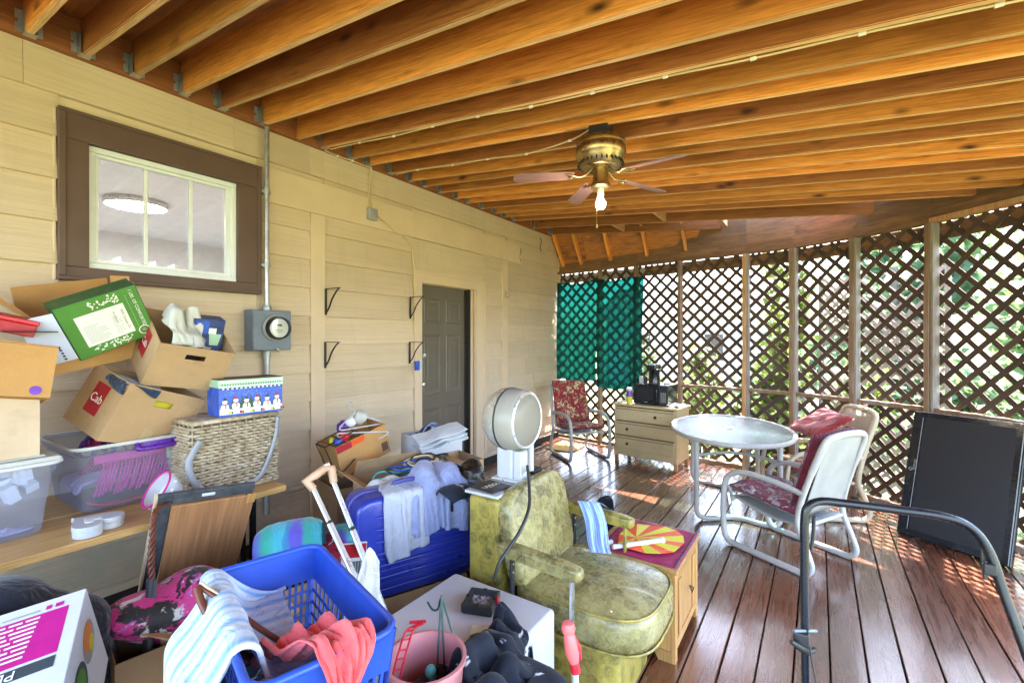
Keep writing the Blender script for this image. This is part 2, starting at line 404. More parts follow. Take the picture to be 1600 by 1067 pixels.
def struct(o): o['kind'] = 'structure'; return o
def FM(o, ax, ay):
    """frame: origin, x axis, y axis (made square)"""
    ax = Vector(ax).normalized(); ay = Vector(ay); ay = (ay - ax * ay.dot(ax)).normalized(); az = ax.cross(ay)
    return Matrix(((ax.x, ay.x, az.x, o[0]), (ax.y, ay.y, az.y, o[1]), (ax.z, ay.z, az.z, o[2]), (0, 0, 0, 1)))
def bm_box(bm, lo, hi, mi=0):
    x0, y0, z0 = lo; x1, y1, z1 = hi
    v = [bm.verts.new(p) for p in ((x0, y0, z0), (x1, y0, z0), (x1, y1, z0), (x0, y1, z0), (x0, y0, z1), (x1, y0, z1), (x1, y1, z1), (x0, y1, z1))]
    for f in ((0, 3, 2, 1), (4, 5, 6, 7), (0, 1, 5, 4), (1, 2, 6, 5), (2, 3, 7, 6), (3, 0, 4, 7)):
        fc = bm.faces.new([v[i] for i in f]); fc.material_index = mi
    return v
def box(name, lo, hi, mat, parent=None, bevel=0.0, seg=2, loc=None, rot=None, smooth=None):
    bm = bmesh.new(); bm_box(bm, lo, hi)
    if bevel: bmesh.ops.bevel(bm, geom=bm.edges[:], offset=bevel, segments=seg, profile=.5, affect='EDGES')
    o = finish(name, bm, mat, parent, False, loc, rot)
    if bevel: auto(o, 50); m_ = o.modifiers.new('wn', 'WEIGHTED_NORMAL'); m_.keep_sharp = True; m_.weight = 100
    return o
def prism(name, pts, h0, h1, mat, parent=None, axis='z', bevel=0.0, seg=2, loc=None, rot=None):
    """extruded outline; axis is the direction of extrusion"""
    bm = bmesh.new()
    def P(a, b, h): return {'z': (a, b, h), 'y': (a, h, b), 'x': (h, a, b)}[axis]
    lo = [bm.verts.new(P(a, b, h0)) for a, b in pts]; hi = [bm.verts.new(P(a, b, h1)) for a, b in pts]
    n = len(pts); bm.faces.new(lo[::-1]); bm.faces.new(hi)
    for i in range(n): bm.faces.new((lo[i], lo[(i + 1) % n], hi[(i + 1) % n], hi[i]))
    bmesh.ops.recalc_face_normals(bm, faces=bm.faces[:])
    if bevel: bmesh.ops.bevel(bm, geom=[e for e in bm.edges], offset=bevel, segments=seg, profile=.5, affect='EDGES')
    o = finish(name, bm, mat, parent, False, loc, rot); auto(o, 40)
    if bevel: m_ = o.modifiers.new('wn', 'WEIGHTED_NORMAL'); m_.keep_sharp = True; m_.weight = 100
    return o
def catmull(pts, n=6, closed=False):
    P = [Vector(p) for p in pts]; out = []; m = len(P)
    rngs = range(m if closed else m - 1)
    for i in rngs:
        if closed: a, b, c_, d = P[i - 1], P[i], P[(i + 1) % m], P[(i + 2) % m]
        else: a = P[max(i - 1, 0)]; b = P[i]; c_ = P[i + 1]; d = P[min(i + 2, m - 1)]
        for k in range(n):
            t = k / n; t2 = t * t; t3 = t2 * t
            out.append(.5 * ((2 * b) + (c_ - a) * t + (2 * a - 5 * b + 4 * c_ - d) * t2 + (3 * b - a - 3 * c_ + d) * t3))
    if not closed: out.append(P[-1])
    return out
def bm_tube(bm, path, r, seg=10, closed=False, flat=1.0, cap=True):
    P = [Vector(p) for p in path]; n = len(P); rings = []
    T = []
    for i in range(n):
        a = P[i - 1] if (i > 0 or closed) else P[i]; b = P[(i + 1) % n] if (i < n - 1 or closed) else P[i]
        t = (b - a); T.append(t.normalized() if t.length > 1e-9 else Vector((0, 0, 1)))
    nrm = T[0].orthogonal().normalized()
    if abs(T[0].z) < .9:
        nrm = (Vector((0, 0, 1)) - T[0] * T[0].z).normalized()
    for i in range(n):
        nrm = (nrm - T[i] * nrm.dot(T[i])); nrm = nrm.normalized() if nrm.length > 1e-6 else T[i].orthogonal().normalized()
        bi = T[i].cross(nrm); rr = r[i] if isinstance(r, (list, tuple)) else r
        rings.append([bm.verts.new(P[i] + nrm * (math.cos(2 * math.pi * k / seg) * rr * flat) + bi * (math.sin(2 * math.pi * k / seg) * rr)) for k in range(seg)])
    for i in range(n if closed else n - 1):
        A, B = rings[i], rings[(i + 1) % n]
        for k in range(seg): bm.faces.new((A[k], A[(k + 1) % seg], B[(k + 1) % seg], B[k]))
    if not closed and cap:
        bm.faces.new(rings[0][::-1]); bm.faces.new(rings[-1])
def tube(name, path, r, mat, parent=None, seg=10, closed=False, flat=1.0, smooth_n=0, loc=None, rot=None):
    if smooth_n: path = catmull(path, smooth_n, closed)
    bm = bmesh.new(); bm_tube(bm, path, r, seg, closed, flat)
    bmesh.ops.recalc_face_normals(bm, faces=bm.faces[:])
    return auto(finish(name, bm, mat, parent, True, loc, rot), 60)
def lathe(name, prof, mat, parent=None, seg=32, loc=None, rot=None, mi=None, mats=None, ang=45):
    bm = bmesh.new(); rings = []
    for r, z in prof:
        rings.append([bm.verts.new((0, 0, z))] if r < 1e-6 else [bm.verts.new((r * math.cos(2 * math.pi * k / seg), r * math.sin(2 * math.pi * k / seg), z)) for k in range(seg)])
    for i in range(len(rings) - 1):
        A, B = rings[i], rings[i + 1]
        for k in range(seg):
            a = [A[k % len(A)], A[(k + 1) % len(A)], B[(k + 1) % len(B)], B[k % len(B)]]
            u = []
            for q in a:
                if q not in u: u.append(q)
            if len(u) > 2:
                f = bm.faces.new(u)
                if mi: f.material_index = mi[i]
    bmesh.ops.recalc_face_normals(bm, faces=bm.faces[:])
    return auto(finish(name, bm, mat, parent, True, loc, rot, mats), ang)
def grid_mesh(name, F, nu, nv, mat, parent=None, thick=0.0, smooth=True, loc=None, rot=None, closed_u=False, sub=0):
    """surface from F(u,v) in 0..1"""
    vs = []; 
    for j in range(nv + 1):
        for i in range(nu + 1): vs.append(tuple(F(i / nu, j / nv)))
    fs = [(j * (nu + 1) + i, j * (nu + 1) + i + 1, (j + 1) * (nu + 1) + i + 1, (j + 1) * (nu + 1) + i) for j in range(nv) for i in range(nu)]
    me = bpy.data.meshes.new(name); me.from_pydata(vs, [], fs)
    uv = me.uv_layers.new(name='UVMap')
    k = 0
    for f in me.polygons:
        for li in f.loop_indices:
            vi = me.loops[li].vertex_index; uv.data[li].uv = ((vi % (nu + 1)) / nu, (vi // (nu + 1)) / nv)
    me.materials.append(MATS[mat])
    me.polygons.foreach_set('use_smooth', [smooth] * len(me.polygons))
    o = bpy.data.objects.new(name, me); COL.objects.link(o)
    if parent is not None: o.parent = parent
    if loc is not None: o.location = loc
    if rot is not None: o.rotation_euler = rot
    if sub: m = o.modifiers.new('sub', 'SUBSURF'); m.levels = sub; m.render_levels = sub
    if thick: m = o.modifiers.new('solid', 'SOLIDIFY'); m.thickness = thick; m.offset = 0
    return o
def flats(name, polys, mats, parent=None, M=None, th=.0012):
    """thin printed shapes: polys = [(mat index, [(x,z)...], level)] standing in the local xz plane, facing -y"""
    bm = bmesh.new()
    for mi, pts, lv in polys:
        y = -.0008 - lv * .0007
        vs = [bm.verts.new((a, y, b)) for a, b in pts]; f = bm.faces.new(vs); f.material_index = mi
        if f.normal.y > 0: f.normal_flip()
    for f in bm.faces:
        f.normal_update()
        if f.normal.y > 0: f.normal_flip()
    o = finish(name, bm, None, parent, False, mats=mats)
    if M is not None: o.matrix_local = M
    return o
def rect(x0, z0, x1, z1): return [(x0, z0), (x1, z0), (x1, z1), (x0, z1)]
def disc(cx, cz, r, n=12, sq=1.0): return [(cx + r * math.cos(2 * math.pi * k / n), cz + r * sq * math.sin(2 * math.pi * k / n)) for k in range(n)]
def lettering(text, size, mat, parent, M, name='lettering', ext=.0004, squash=1.0):
    """flat letters; M maps x along the line, y up the letters"""
    cu = bpy.data.curves.new(name, 'FONT'); cu.body = text; cu.size = size; cu.extrude = ext; cu.align_x = 'CENTER'; cu.align_y = 'CENTER'; cu.resolution_u = 3
    tmp = bpy.data.objects.new('tmp_text', cu); COL.objects.link(tmp)
    bpy.context.view_layer.update()
    me = bpy.data.meshes.new_from_object(tmp.evaluated_get(bpy.context.evaluated_depsgraph_get()))
    bpy.data.objects.remove(tmp); me.materials.clear(); me.materials.append(MATS[mat]); me.name = name
    o = bpy.data.objects.new(name, me); COL.objects.link(o); o.parent = parent; o.matrix_local = M @ Matrix.Diagonal((squash, 1, 1, 1)); return o
def onface(x, z, y=-.0022, ang=0.0):
    """letter frame on a local xz face looking to -y"""
    return Matrix.Translation((x, y, z)) @ Matrix.Rotation(ang, 4, 'Y') @ Matrix.Rotation(math.pi / 2, 4, 'X')
def copy_tree(o, parent=None):
    c = o.copy(); COL.objects.link(c); c.parent = parent
    for ch in list(o.children): copy_tree(ch, c)
    return c

# ------------------------------------------------------------------ cloth settling (position based, run once while building)
def settle(P0, nx, ny, colliders, steps=90, iters=7, grav=.0028, rest=None, pins=None, damp=.93, bend=.25, fric=.55, floor=None):
    P = np.array(P0, float).reshape(ny, nx, 3); Q = P.copy(); Rst = np.array(rest, float).reshape(ny, nx, 2)
    cons = []
    def add(sl1, sl2, k):
        d = np.linalg.norm(Rst[sl1] - Rst[sl2], axis=-1, keepdims=True); cons.append((sl1, sl2, d, k))
    S = slice
    for st, k in ((1, 1.0), (2, bend)):
        for par in range(2 * st):
            a = [i for i in range(nx - st) if (i % (2 * st)) == par]
            if a: add((S(None), a), (S(None), [i + st for i in a]), k)
            b = [i for i in range(ny - st) if (i % (2 * st)) == par]
            if b: add((b, S(None)), ([i + st for i in b], S(None)), k)
    for px in (0, 1):
        a = list(range(px, nx - 1, 2)); a1 = [i + 1 for i in a]
        for py in (0, 1):
            b = list(range(py, ny - 1, 2)); b1 = [i + 1 for i in b]
            if a and b:
                add(np.ix_(b, a), np.ix_(b1, a1), .5); add(np.ix_(b, a1), np.ix_(b1, a), .5)
    pin = None
    if pins is not None: pin = np.array(pins); pinp = P[pin[:, 0], pin[:, 1]].copy()
    for s_ in range(steps):
        V = (P - Q) * damp; Q = P.copy(); P = P + V; P[..., 2] -= grav
        for _ in range(iters):
            for s1, s2, d, k in cons:
                D = P[s2] - P[s1]; L = np.linalg.norm(D, axis=-1, keepdims=True) + 1e-9
                C = D * (.5 * k * np.where(L > d, 1.0, .10) * (1 - d / L)); P[s1] = P[s1] + C; P[s2] = P[s2] - C
            if pin is not None: P[pin[:, 0], pin[:, 1]] = pinp
            for kind, *ar in colliders:
                if kind == 'box':
                    Mi, Mf, hx, mg = ar
                    q = P @ Mi[:3, :3].T + Mi[:3, 3]; hh = hx + mg
                    pen = hh - np.abs(q); ins = np.all(pen > 0, axis=-1)
                    if ins.any():
                        qi = q[ins]; ax = np.argmin(pen[ins], axis=-1); idx = np.arange(len(qi)); sg = np.where(qi[idx, ax] >= 0, 1.0, -1.0)
                        qi[idx, ax] = sg * hh[ax]; wp = qi @ Mf[:3, :3].T + Mf[:3, 3]
                        P[ins] = wp; Q[ins] = Q[ins] * (1 - fric) + wp * fric
                elif kind == 'ball':
                    c_, r_ = ar; D = P - c_; L = np.linalg.norm(D, axis=-1); ins = L < r_
                    if ins.any():
                        wp = c_ + D[ins] / (L[ins, None] + 1e-9) * r_; P[ins] = wp; Q[ins] = Q[ins] * (1 - fric) + wp * fric
            if floor is not None:
                low = P[..., 2] < floor; 
                if low.any(): P[low, 2] = floor; Q[low] = Q[low] * .4 + P[low] * .6
    return P.reshape(-1, 3)
def cbox(M, lo, hi, mg=.008):
    """collider from a local box under matrix M"""
    lo = Vector(lo); hi = Vector(hi); c_ = (lo + hi) / 2; Mf = M @ Matrix.Translation(c_)
    return ('box', np.array(Mf.inverted()), np.array(Mf), np.array((hi - lo) / 2), mg)
def abox(lo, hi, mg=.008): return cbox(Matrix(), lo, hi, mg)
def cloth(name, wd, ht, n, start, colliders, mat, parent=None, steps=90, thick=.004, pins=None, bend=.05, floor=0.012, sub=1, wav=0.02, shrink=1.0, fric=.55, cut=None):
    """start(u,v) -> world position of the sheet before it falls (u,v in metres from its centre)"""
    nx = max(6, int(wd / n) + 1); ny = max(6, int(ht / n) + 1)
    rest = [((i / (nx - 1) - .5) * wd, (j / (ny - 1) - .5) * ht) for j in range(ny) for i in range(nx)]
    ph = rng.uniform(0, 6.28, 8); P0 = []
    for a, b in rest:
        p = Vector(start(a * (shrink - .12 if shrink < 1 else 1), b * shrink))
        p += Vector((math.sin(b * 23 + ph[0]) * .5 + math.sin(a * 17 + ph[5]) * .4, math.sin(a * 21 + ph[1]) * .5 + math.sin(b * 14 + ph[6]) * .4, math.sin(a * 34 + 5 * b + ph[2]) + .7 * math.sin(b * 31 + 4 * a + ph[3]) + .6 * math.sin((a + b) * 47 + ph[4]))) * wav
        P0.append(tuple(p))
    P = settle(P0, nx, ny, colliders, steps, rest=rest, pins=pins, bend=bend, floor=floor, fric=fric)
    o = grid_mesh(name, lambda u, v: P[int(round(v * (ny - 1))) * nx + int(round(u * (nx - 1)))], nx - 1, ny - 1, mat, parent, thick, True, sub=0)
    if cut:
        bm = bmesh.new(); bm.from_mesh(o.data); uvl = bm.loops.layers.uv.active
        kill = [f for f in bm.faces if cut(sum(l[uvl].uv.x for l in f.loops) / 4, sum(l[uvl].uv.y for l in f.loops) / 4)]
        bmesh.ops.delete(bm, geom=kill, context='FACES'); bm.to_mesh(o.data); bm.free()
    if sub:
        o.modifiers.remove(o.modifiers['solid']) if thick else None
        m = o.modifiers.new('sub', 'SUBSURF'); m.levels = 1; m.render_levels = 1
        if thick: m = o.modifiers.new('solid', 'SOLIDIFY'); m.thickness = thick; m.offset = 0
    return o

def lump(c, rx, ry, rz, n, r=(.045, .075)):
    """irregular heap for cloth to fall on"""
    return [('ball', np.array((c[0] + random.uniform(-rx, rx), c[1] + random.uniform(-ry, ry), c[2] + random.uniform(-rz, rz))), random.uniform(*r)) for _ in range(n)]

# ================================================================== SETTING
RING = [(0.0, 7.0), (.83, 6.88), (1.44, 6.79), (2.10, 6.69), (2.93, 6.57), (3.457, 6.46), (4.03, 6.15), (4.59, 5.75), (5.15, 5.13), (5.42, 4.6)]
RINGX = RING + [(5.50, 4.2), (5.55, 3.6), (5.55, -2.5)]
def ringY(X):
    for (a, b), (c, d) in zip(RINGX, RINGX[1:]):
        if a <= X <= c and c > a: return b + (d - b) * (X - a) / (c - a)
    return 3.6
def ringX(Y):
    for (a, b), (c, d) in zip(RINGX, RINGX[1:]):
        if d <= Y <= b: return a + (c - a) * (b - Y) / max(b - d, 1e-6)
    return 5.5
def zj(X): return 3.37 - .093 * X        # underside of the joists
# --- ground outside
bm = bmesh.new()
N = 40
for (a, b) in [(0, 0)]:
    bmesh.ops.create_grid(bm, x_segments=60, y_segments=60, size=600)
ground = struct(finish('ground', bm, 'lawn', loc=(0, 0, -.62)))
# --- deck
deck = bpy.data.objects.new('deck_floor', None); COL.objects.link(deck); struct(deck)
PITCH = .158; x = 4.227 - PITCH * 27; k = 0
while x < 5.5:
    x0, x1 = x + .004, x + PITCH - .004
    x0 = max(x0, .03)
    if x1 > .06:
        bm = bmesh.new(); dz = random.uniform(-.0015, .0015)
        ya, yb = ringY(x0) - .04, ringY(x1) - .04
        v = [bm.verts.new(p) for p in ((x0, -2.5, -.03), (x1, -2.5, -.03), (x1, yb, -.03), (x0, ya, -.03), (x0, -2.5, dz), (x1, -2.5, dz), (x1, yb, dz), (x0, ya, dz))]
        for f in ((0, 3, 2, 1), (4, 5, 6, 7), (0, 1, 5, 4), (1, 2, 6, 5), (2, 3, 7, 6), (3, 0, 4, 7)): bm.faces.new([v[i] for i in f])
        tope = [e for e in bm.edges if all(abs(q.co.z - dz) < 1e-6 for q in e.verts)]
        bmesh.ops.bevel(bm, geom=tope, offset=.003, segments=1, affect='EDGES')
        finish('plank', bm, 'deck', deck)
    x += PITCH; k += 1
bm = bmesh.new()
for yy in np.arange(-1.2, 6.9, .6): bm_box(bm, (.02, yy, -.2), (min(5.4, ringX(yy) - .1), yy + .04, -.031))
finish('floor_joist', bm, 'dark_gap', deck)
prism('under_deck', [(0.02, -2.5)] + [(5.5, -2.5)] + [(a - .03, b - .08) for a, b in reversed(RING)], -.6, -.22, 'dark_gap', deck)

# --- house wall
house = thing('house', 'cream lap sided house wall with brown framed window and brown panel door', 'house', (0, 0, 0))
WY0, WY1, WZ0, WZ1 = .90, 1.765, 2.11, 2.868          # window opening
DY0, DY1, DZ1 = 3.72, 4.72, 2.315                      # door opening
bm = bmesh.new()
for lo, hi in (((-.16, -2.6, -.6), (-.012, WY0, 3.7)), ((-.16, WY0, -.6), (-.012, WY1, WZ0)), ((-.16, WY0, WZ1), (-.012, WY1, 3.7)),
               ((-.16, WY1, -.6), (-.012, DY0, 3.7)), ((-.16, DY0, DZ1), (-.012, DY1, 3.7)), ((-.16, DY0, -.6), (-.012, DY1, .16)), ((-.16, DY1, -.6), (-.012, 7.05, 3.7))):
    bm_box(bm, lo, hi)
finish('sheathing', bm, 'siding', house)
def course(y0, y1, z0, z1):
    L = y1 - y0
    if L < .02: return
    if L > 1.5:
        m_ = y0 + L * random.uniform(.25, .75); course(y0, m_ - .001, z0, z1); course(m_ + .001, y1, z0, z1); return
    bm = bmesh.new(); n = 6; jit = [random.uniform(-.0012, .0012) for _ in range(n + 1)]
    prof = [(-.011, 0), (.026, 0), (.028, .008), (.002, 1), (-.011, 1)]
    rings = []
    for i in range(n + 1):
        y = y0 + L * i / n
        rings.append([bm.verts.new((px + (jit[i] if px > 0 else 0), y, z0 - (.004 if pz < .5 else 0) + (z1 - z0) * pz)) for px, pz in prof])
    for i in range(n):
        for q in range(5): bm.faces.new((rings[i][q], rings[i][(q + 1) % 5], rings[i + 1][(q + 1) % 5], rings[i + 1][q]))
    bm.faces.new(rings[0]); bm.faces.new(rings[-1][::-1])
    bmesh.ops.recalc_face_normals(bm, faces=bm.faces[:])
    finish('siding_board', bm, 'siding', house)
CZ = [2.127 + .2465 * k for k in range(-8, 6)]
for i in range(len(CZ) - 1):
    z0, z1 = CZ[i], CZ[i + 1]
    if z1 > 3.36: z1 = 3.36
    for a, b in ((-2.55, 2.37), (2.512, 3.60), (4.905, 5.285), (5.425, 7.0)):
        segs = [(a, b)]
        if a < 0 and z1 > 2.03 and z0 < 3.03: segs = [(a, .775), (1.925, b)]
        for q in segs: course(q[0], q[1], z0, z1)
    if z0 > 2.40 and z0 < 2.6 or z0 > 3.0: 
        course(3.60, 4.905, z0, z1); course(2.37, 2.512, z0, z1); course(5.285, 5.425, z0, z1)
course(-2.55, 7.0, CZ[0] - .06, CZ[0])
# trims
box('trim_board', (-.005, 2.372, .10), (.030, 2.510, 2.775), 'trim_cream', house, .003)
box('trim_board', (-.005, 5.287, .10), (.030, 5.423, 2.775), 'trim_cream', house, .003)
box('band_board', (-.004, 1.99, 2.778), (.038, 5.78, 3.058), 'trim_cream', house, .004)
box('corner_board', (-.01, 6.96, .1), (.034, 7.04, 3.36), 'trim_cream', house, .003)
box('skirt_board', (-.01, -1.35, -.1), (.012, 7.0, .10), 'dark_gap', house)
# window: brown casing, white sash
win = box('window', (-.03, WY0, WZ0), (-.026, WY1, WZ1), 'pane', house)
def wpart(n, lo, hi, m='trim_brown', bv=.004): return box(n, lo, hi, m, win, bv)
wpart('casing', (-.005, .765, 2.862), (.048, 1.935, 3.035)); wpart('casing', (-.005, .765, 2.032), (.048, 1.935, 2.114))
wpart('casing', (-.004, .768, 2.1145), (.046, .904, 2.8615)); wpart('casing', (-.004, 1.762, 2.1145), (.046, 1.932, 2.8615))
wpart('casing_lip', (.0465, .765, 3.012), (.060, 1.935, 3.034)); wpart('casing_lip', (.0465, .765, 2.033), (.058, 1.935, 2.058)); wpart('casing_lip', (.0455, .767, 2.0585), (.057, .800, 3.0115)); wpart('casing_lip', (.0455, 1.900, 2.0585), (.057, 1.933, 3.0115))
for lo, hi in (((-.02, .905, 2.116), (.016, 1.761, 2.150)), ((-.02, .905, 2.826), (.016, 1.761, 2.860)), ((-.019, .9055, 2.1505), (.015, .938, 2.8255)), ((-.019, 1.728, 2.1505), (.015, 1.7605, 2.8255))):
    wpart('sash', lo, hi, 'white_vinyl', .003)
for lo, hi in (((-.024, .940, 2.152), (.004, 1.726, 2.172)), ((-.024, .940, 2.804), (.004, 1.726, 2.824)), ((-.023, .9405, 2.1725), (.003, .958, 2.8035)), ((-.023, 1.69, 2.1725), (.003, 1.7255, 2.8035))):
    wpart('inner_sash', lo, hi, 'white_vinyl', .002)
for yy in (1.20, 1.462): wpart('muntin', (-.0245, yy - .011, 2.173), (.000, yy + .011, 2.803), 'white_vinyl', .002)
wpart('jamb', (-.16, .86, 2.07), (-.031, .899, 2.90), 'white_vinyl', 0); wpart('jamb', (-.16, 1.766, 2.07), (-.031, 1.80, 2.90), 'white_vinyl', 0)
wpart('edge_bead', (-.005, .752, 2.03), (.020, .7645, 3.03), 'trim_cream', .002)
# the room behind the window
room = box('room', (-3.4, -1.2, .3), (-3.35, 3.4, 2.95), 'room_paint', house)
box('room_ceiling', (-3.4, -1.2, 2.95), (-.165, 3.4, 3.0), 'room_paint', room); box('room_side', (-3.35, -1.25, .3), (-.165, -1.2, 2.95), 'room_paint', room)
box('room_side', (-3.35, 3.4, .3), (-.165, 3.45, 2.95), 'white_paint', room); box('room_floor', (-3.4, -1.2, .25), (-.165, 3.4, .30), 'room_paint', room)
fx = thing('ceiling_light', 'round lit ring ceiling light seen through the house window', 'light', (-1.55, 1.63, 2.95))
lathe('rim', [(.225, 0), (.235, -.01), (.235, -.05), (.228, -.055), (.222, -.05)], 'alum', fx, 48)
lathe('diffuser', [(.0, -.052), (.19, -.052), (.221, -.046), (.221, -.004)], 'fixture', fx, 48)
lathe('groove', [(.237, -.022), (.241, -.025), (.241, -.031), (.237, -.034)], 'steel', fx, 48)
# door
door = box('door', (-.115, DY0 + .02, .20), (-.075, DY1 - .12, DZ1 - .02), 'door_brown', house, .002)
dy0, dy1 = DY0 + .02, DY1 - .12; dw = dy1 - dy0
for a, b, z0, z1 in ((.13, .45, 1.86, 2.14), (.57, .88, 1.86, 2.14), (.13, .45, 1.02, 1.72), (.57, .88, 1.02, 1.72), (.13, .45, .38, .86), (.57, .88, .38, .86)):
    y0, y1 = dy0 + a * dw, dy0 + b * dw
    bm = bmesh.new()
    def ringp(i, xx): return [bm.verts.new((xx, yy, zz)) for yy, zz in ((y0 + i, z0 + i), (y1 - i, z0 + i), (y1 - i, z1 - i), (y0 + i, z1 - i))]
    rr = [ringp(0, -.0745), ringp(.010, -.066), ringp(.024, -.070), ringp(.045, -.0785 + .006), ringp(.075, -.067)]
    for A, B in zip(rr, rr[1:]):
        for q in range(4): bm.faces.new((A[q], A[(q + 1) % 4], B[(q + 1) % 4], B[q]))
    bm.faces.new(rr[-1]); finish('panel', bm, 'door_brown', door)
lathe('knob', [(0, .0), (.028, .0), (.030, .006), (.012, .012), (.012, .03), (.026, .042), (.030, .056), (.020, .068), (0, .070)], 'steel', door, 20, loc=(-.0745, dy0 + .06, 1.16), rot=(0, math.pi / 2, 0))
lathe('deadbolt', [(0, 0), (.026, 0), (.026, .010), (.012, .014), (0, .014)], 'steel', door, 18, loc=(-.0745, dy0 + .12, 1.48), rot=(0, math.pi / 2, 0))
lathe('peephole', [(0, 0), (.009, 0), (.007, .004), (0, .004)], 'brass', door, 12, loc=(-.0745, dy0 + dw * .5, 1.80), rot=(0, math.pi / 2, 0))
fr = box('door_frame', (-.15, DY1 - .118, .17), (-.012, DY1 - .09, DZ1 - .002), 'dark_gap', house)
for lo, hi, m in (((-.15, DY0 + .001, .165), (-.03, DY0 + .019, DZ1 - .001), 'trim_cream'), ((-.15, DY1 - .089, .165), (-.03, DY1 - .001, DZ1 - .001), 'trim_cream'), ((-.149, DY0 + .02, DZ1 - .018), (-.031, DY1 - .12, DZ1 - .002), 'trim_cream'),
                  ((-.012, 3.602, .10), (.030, 3.722, 2.42), 'trim_cream'), ((-.012, 4.700, .10), (.030, 4.903, 2.42), 'trim_cream'), ((-.012, 3.7225, 2.300), (.030, 4.6995, 2.42), 'trim_cream'),
                  ((.0305, 3.60, 2.405), (.046, 4.905, 2.435), 'trim_cream'), ((.0305, 3.604, .10), (.040, 3.630, 2.404), 'trim_cream'), ((.0305, 4.872, .10), (.040, 4.90, 2.404), 'trim_cream'),
                  ((-.20, DY0, .12), (.05, DY1 - .02, .16), 'galv_dull')):
    box('door_casing', lo, hi, m, fr, .002)
box('weather_strip', (-.074, DY1 - .14, .2), (-.06, DY1 - .119, DZ1 - .02), 'dark_gap', fr)

# --- porch roof
roof = thing('porch_roof', 'stained timber porch ceiling of open joists under plywood', 'roof', (0, 0, 0))  # extended unseen behind the camera to dim the near-left wall
JY = [-2.15, -1.75, -1.35, -.95, -.55, -.15, .22, .43, .649, .877, 1.122, 1.394, 1.639, 1.934, 2.24, 2.479, 2.76, 2.959, 3.237, 3.512, 3.724, 3.983, 4.266, 4.486, 4.774, 5.059, 5.287, 5.53, 6.083, 6.631]
DARK = {.877, 1.639, 2.479, 3.237, 3.983, 4.774, 5.53, 6.083, 6.631}
NOHANG = {2.24}
for y in JY:
    X1 = min(ringX(y) + .12, 5.75) if y > 3.6 else 5.75
    L = math.hypot(X1 - .045, .093 * (X1 - .045)); wv = random.uniform(-.004, .004)
    bm = bmesh.new(); n = 10; dep_ = .215
    rings = []
    for i in range(n + 1):
        xx = L * i / n; b = .006 * math.sin(i * .9 + y * 7) + wv
        rings.append([bm.verts.new((xx, -.019 + b, 0)), bm.verts.new((xx, .019 + b, 0)), bm.verts.new((xx, .019 + b, dep_)), bm.verts.new((xx, -.019 + b, dep_))])
    for i in range(n):
        for q in range(4): bm.faces.new((rings[i][q], rings[i][(q + 1) % 4], rings[i + 1][(q + 1) % 4], rings[i + 1][q]))
    bm.faces.new(rings[0]); bm.faces.new(rings[-1][::-1]); bmesh.ops.recalc_face_normals(bm, faces=bm.faces[:])
    lng = [e for e in bm.edges if abs(e.verts[0].co.x - e.verts[1].co.x) > .05 and abs(e.verts[0].co.z - e.verts[1].co.z) < 1e-6 and e.verts[0].co.z < .01]
    bmesh.ops.bevel(bm, geom=lng, offset=.005, segments=2, affect='EDGES')
    bm.normal_update()
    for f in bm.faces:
        if f.normal.z < -.6: f.material_index = 1  # downward faces take the lightened bounce colour
    finish('joist', bm, None, roof, mats=['joist_dark' if y in DARK else 'joist', 'joist_underlit'], loc=(.045, y, zj(.045)), rot=(0, math.atan(.093), 0))
    if y > .5 and y not in NOHANG:
        bm = bmesh.new(); z = zj(.06)
        bm_box(bm, (.046, y - .0265, z - .004), (.105, y + .0265, z - .0005)); bm_box(bm, (.046, y - .0265, z), (.105, y - .0235, z + .13)); bm_box(bm, (.046, y + .0235, z), (.105, y + .0265, z + .13))
        bm_box(bm, (.0455, y - .055, z + .012), (.0475, y - .027, z + .06)); bm_box(bm, (.0455, y - .055, z + .078), (.0475, y - .027, z + .13)); bm_box(bm, (.0455, y - .044, z + .06), (.0475, y - .027, z + .078))
        bm_box(bm, (.0455, y + .027, z + .012), (.0475, y + .055, z + .13))
        finish('joist_hanger', bm, 'galv', roof)
box('ledger', (-.010, -2.6, 3.362), (.0445, 7.0, 3.578), 'ledger', roof, .002)
yy = -2.6
while yy < 7.0:
    y1 = min(yy + 1.2, 7.1)
    bm = bmesh.new(); A = []
    xm0 = 5.95; 
    xa = min(ringX(max(yy, -2.4)) + .30, xm0) if yy > 3.6 else xm0; xb = min(ringX(min(y1, 6.99)) + .30, xm0) if y1 > 3.6 else xm0
    lo = [(-.1, yy + .002), (xa, yy + .002), (xb, y1 - .002), (-.1, y1 - .002)]
    vv = [bm.verts.new((a, b, zj(a) + .2165)) for a, b in lo] + [bm.verts.new((a, b, zj(a) + .236)) for a, b in lo]
    for f in ((3, 2, 1, 0), (4, 5, 6, 7), (0, 1, 5, 4), (1, 2, 6, 5), (2, 3, 7, 6), (3, 0, 4, 7)): bm.faces.new([vv[i] for i in f])
    finish('roof_sheet', bm, 'ply', roof); yy = y1
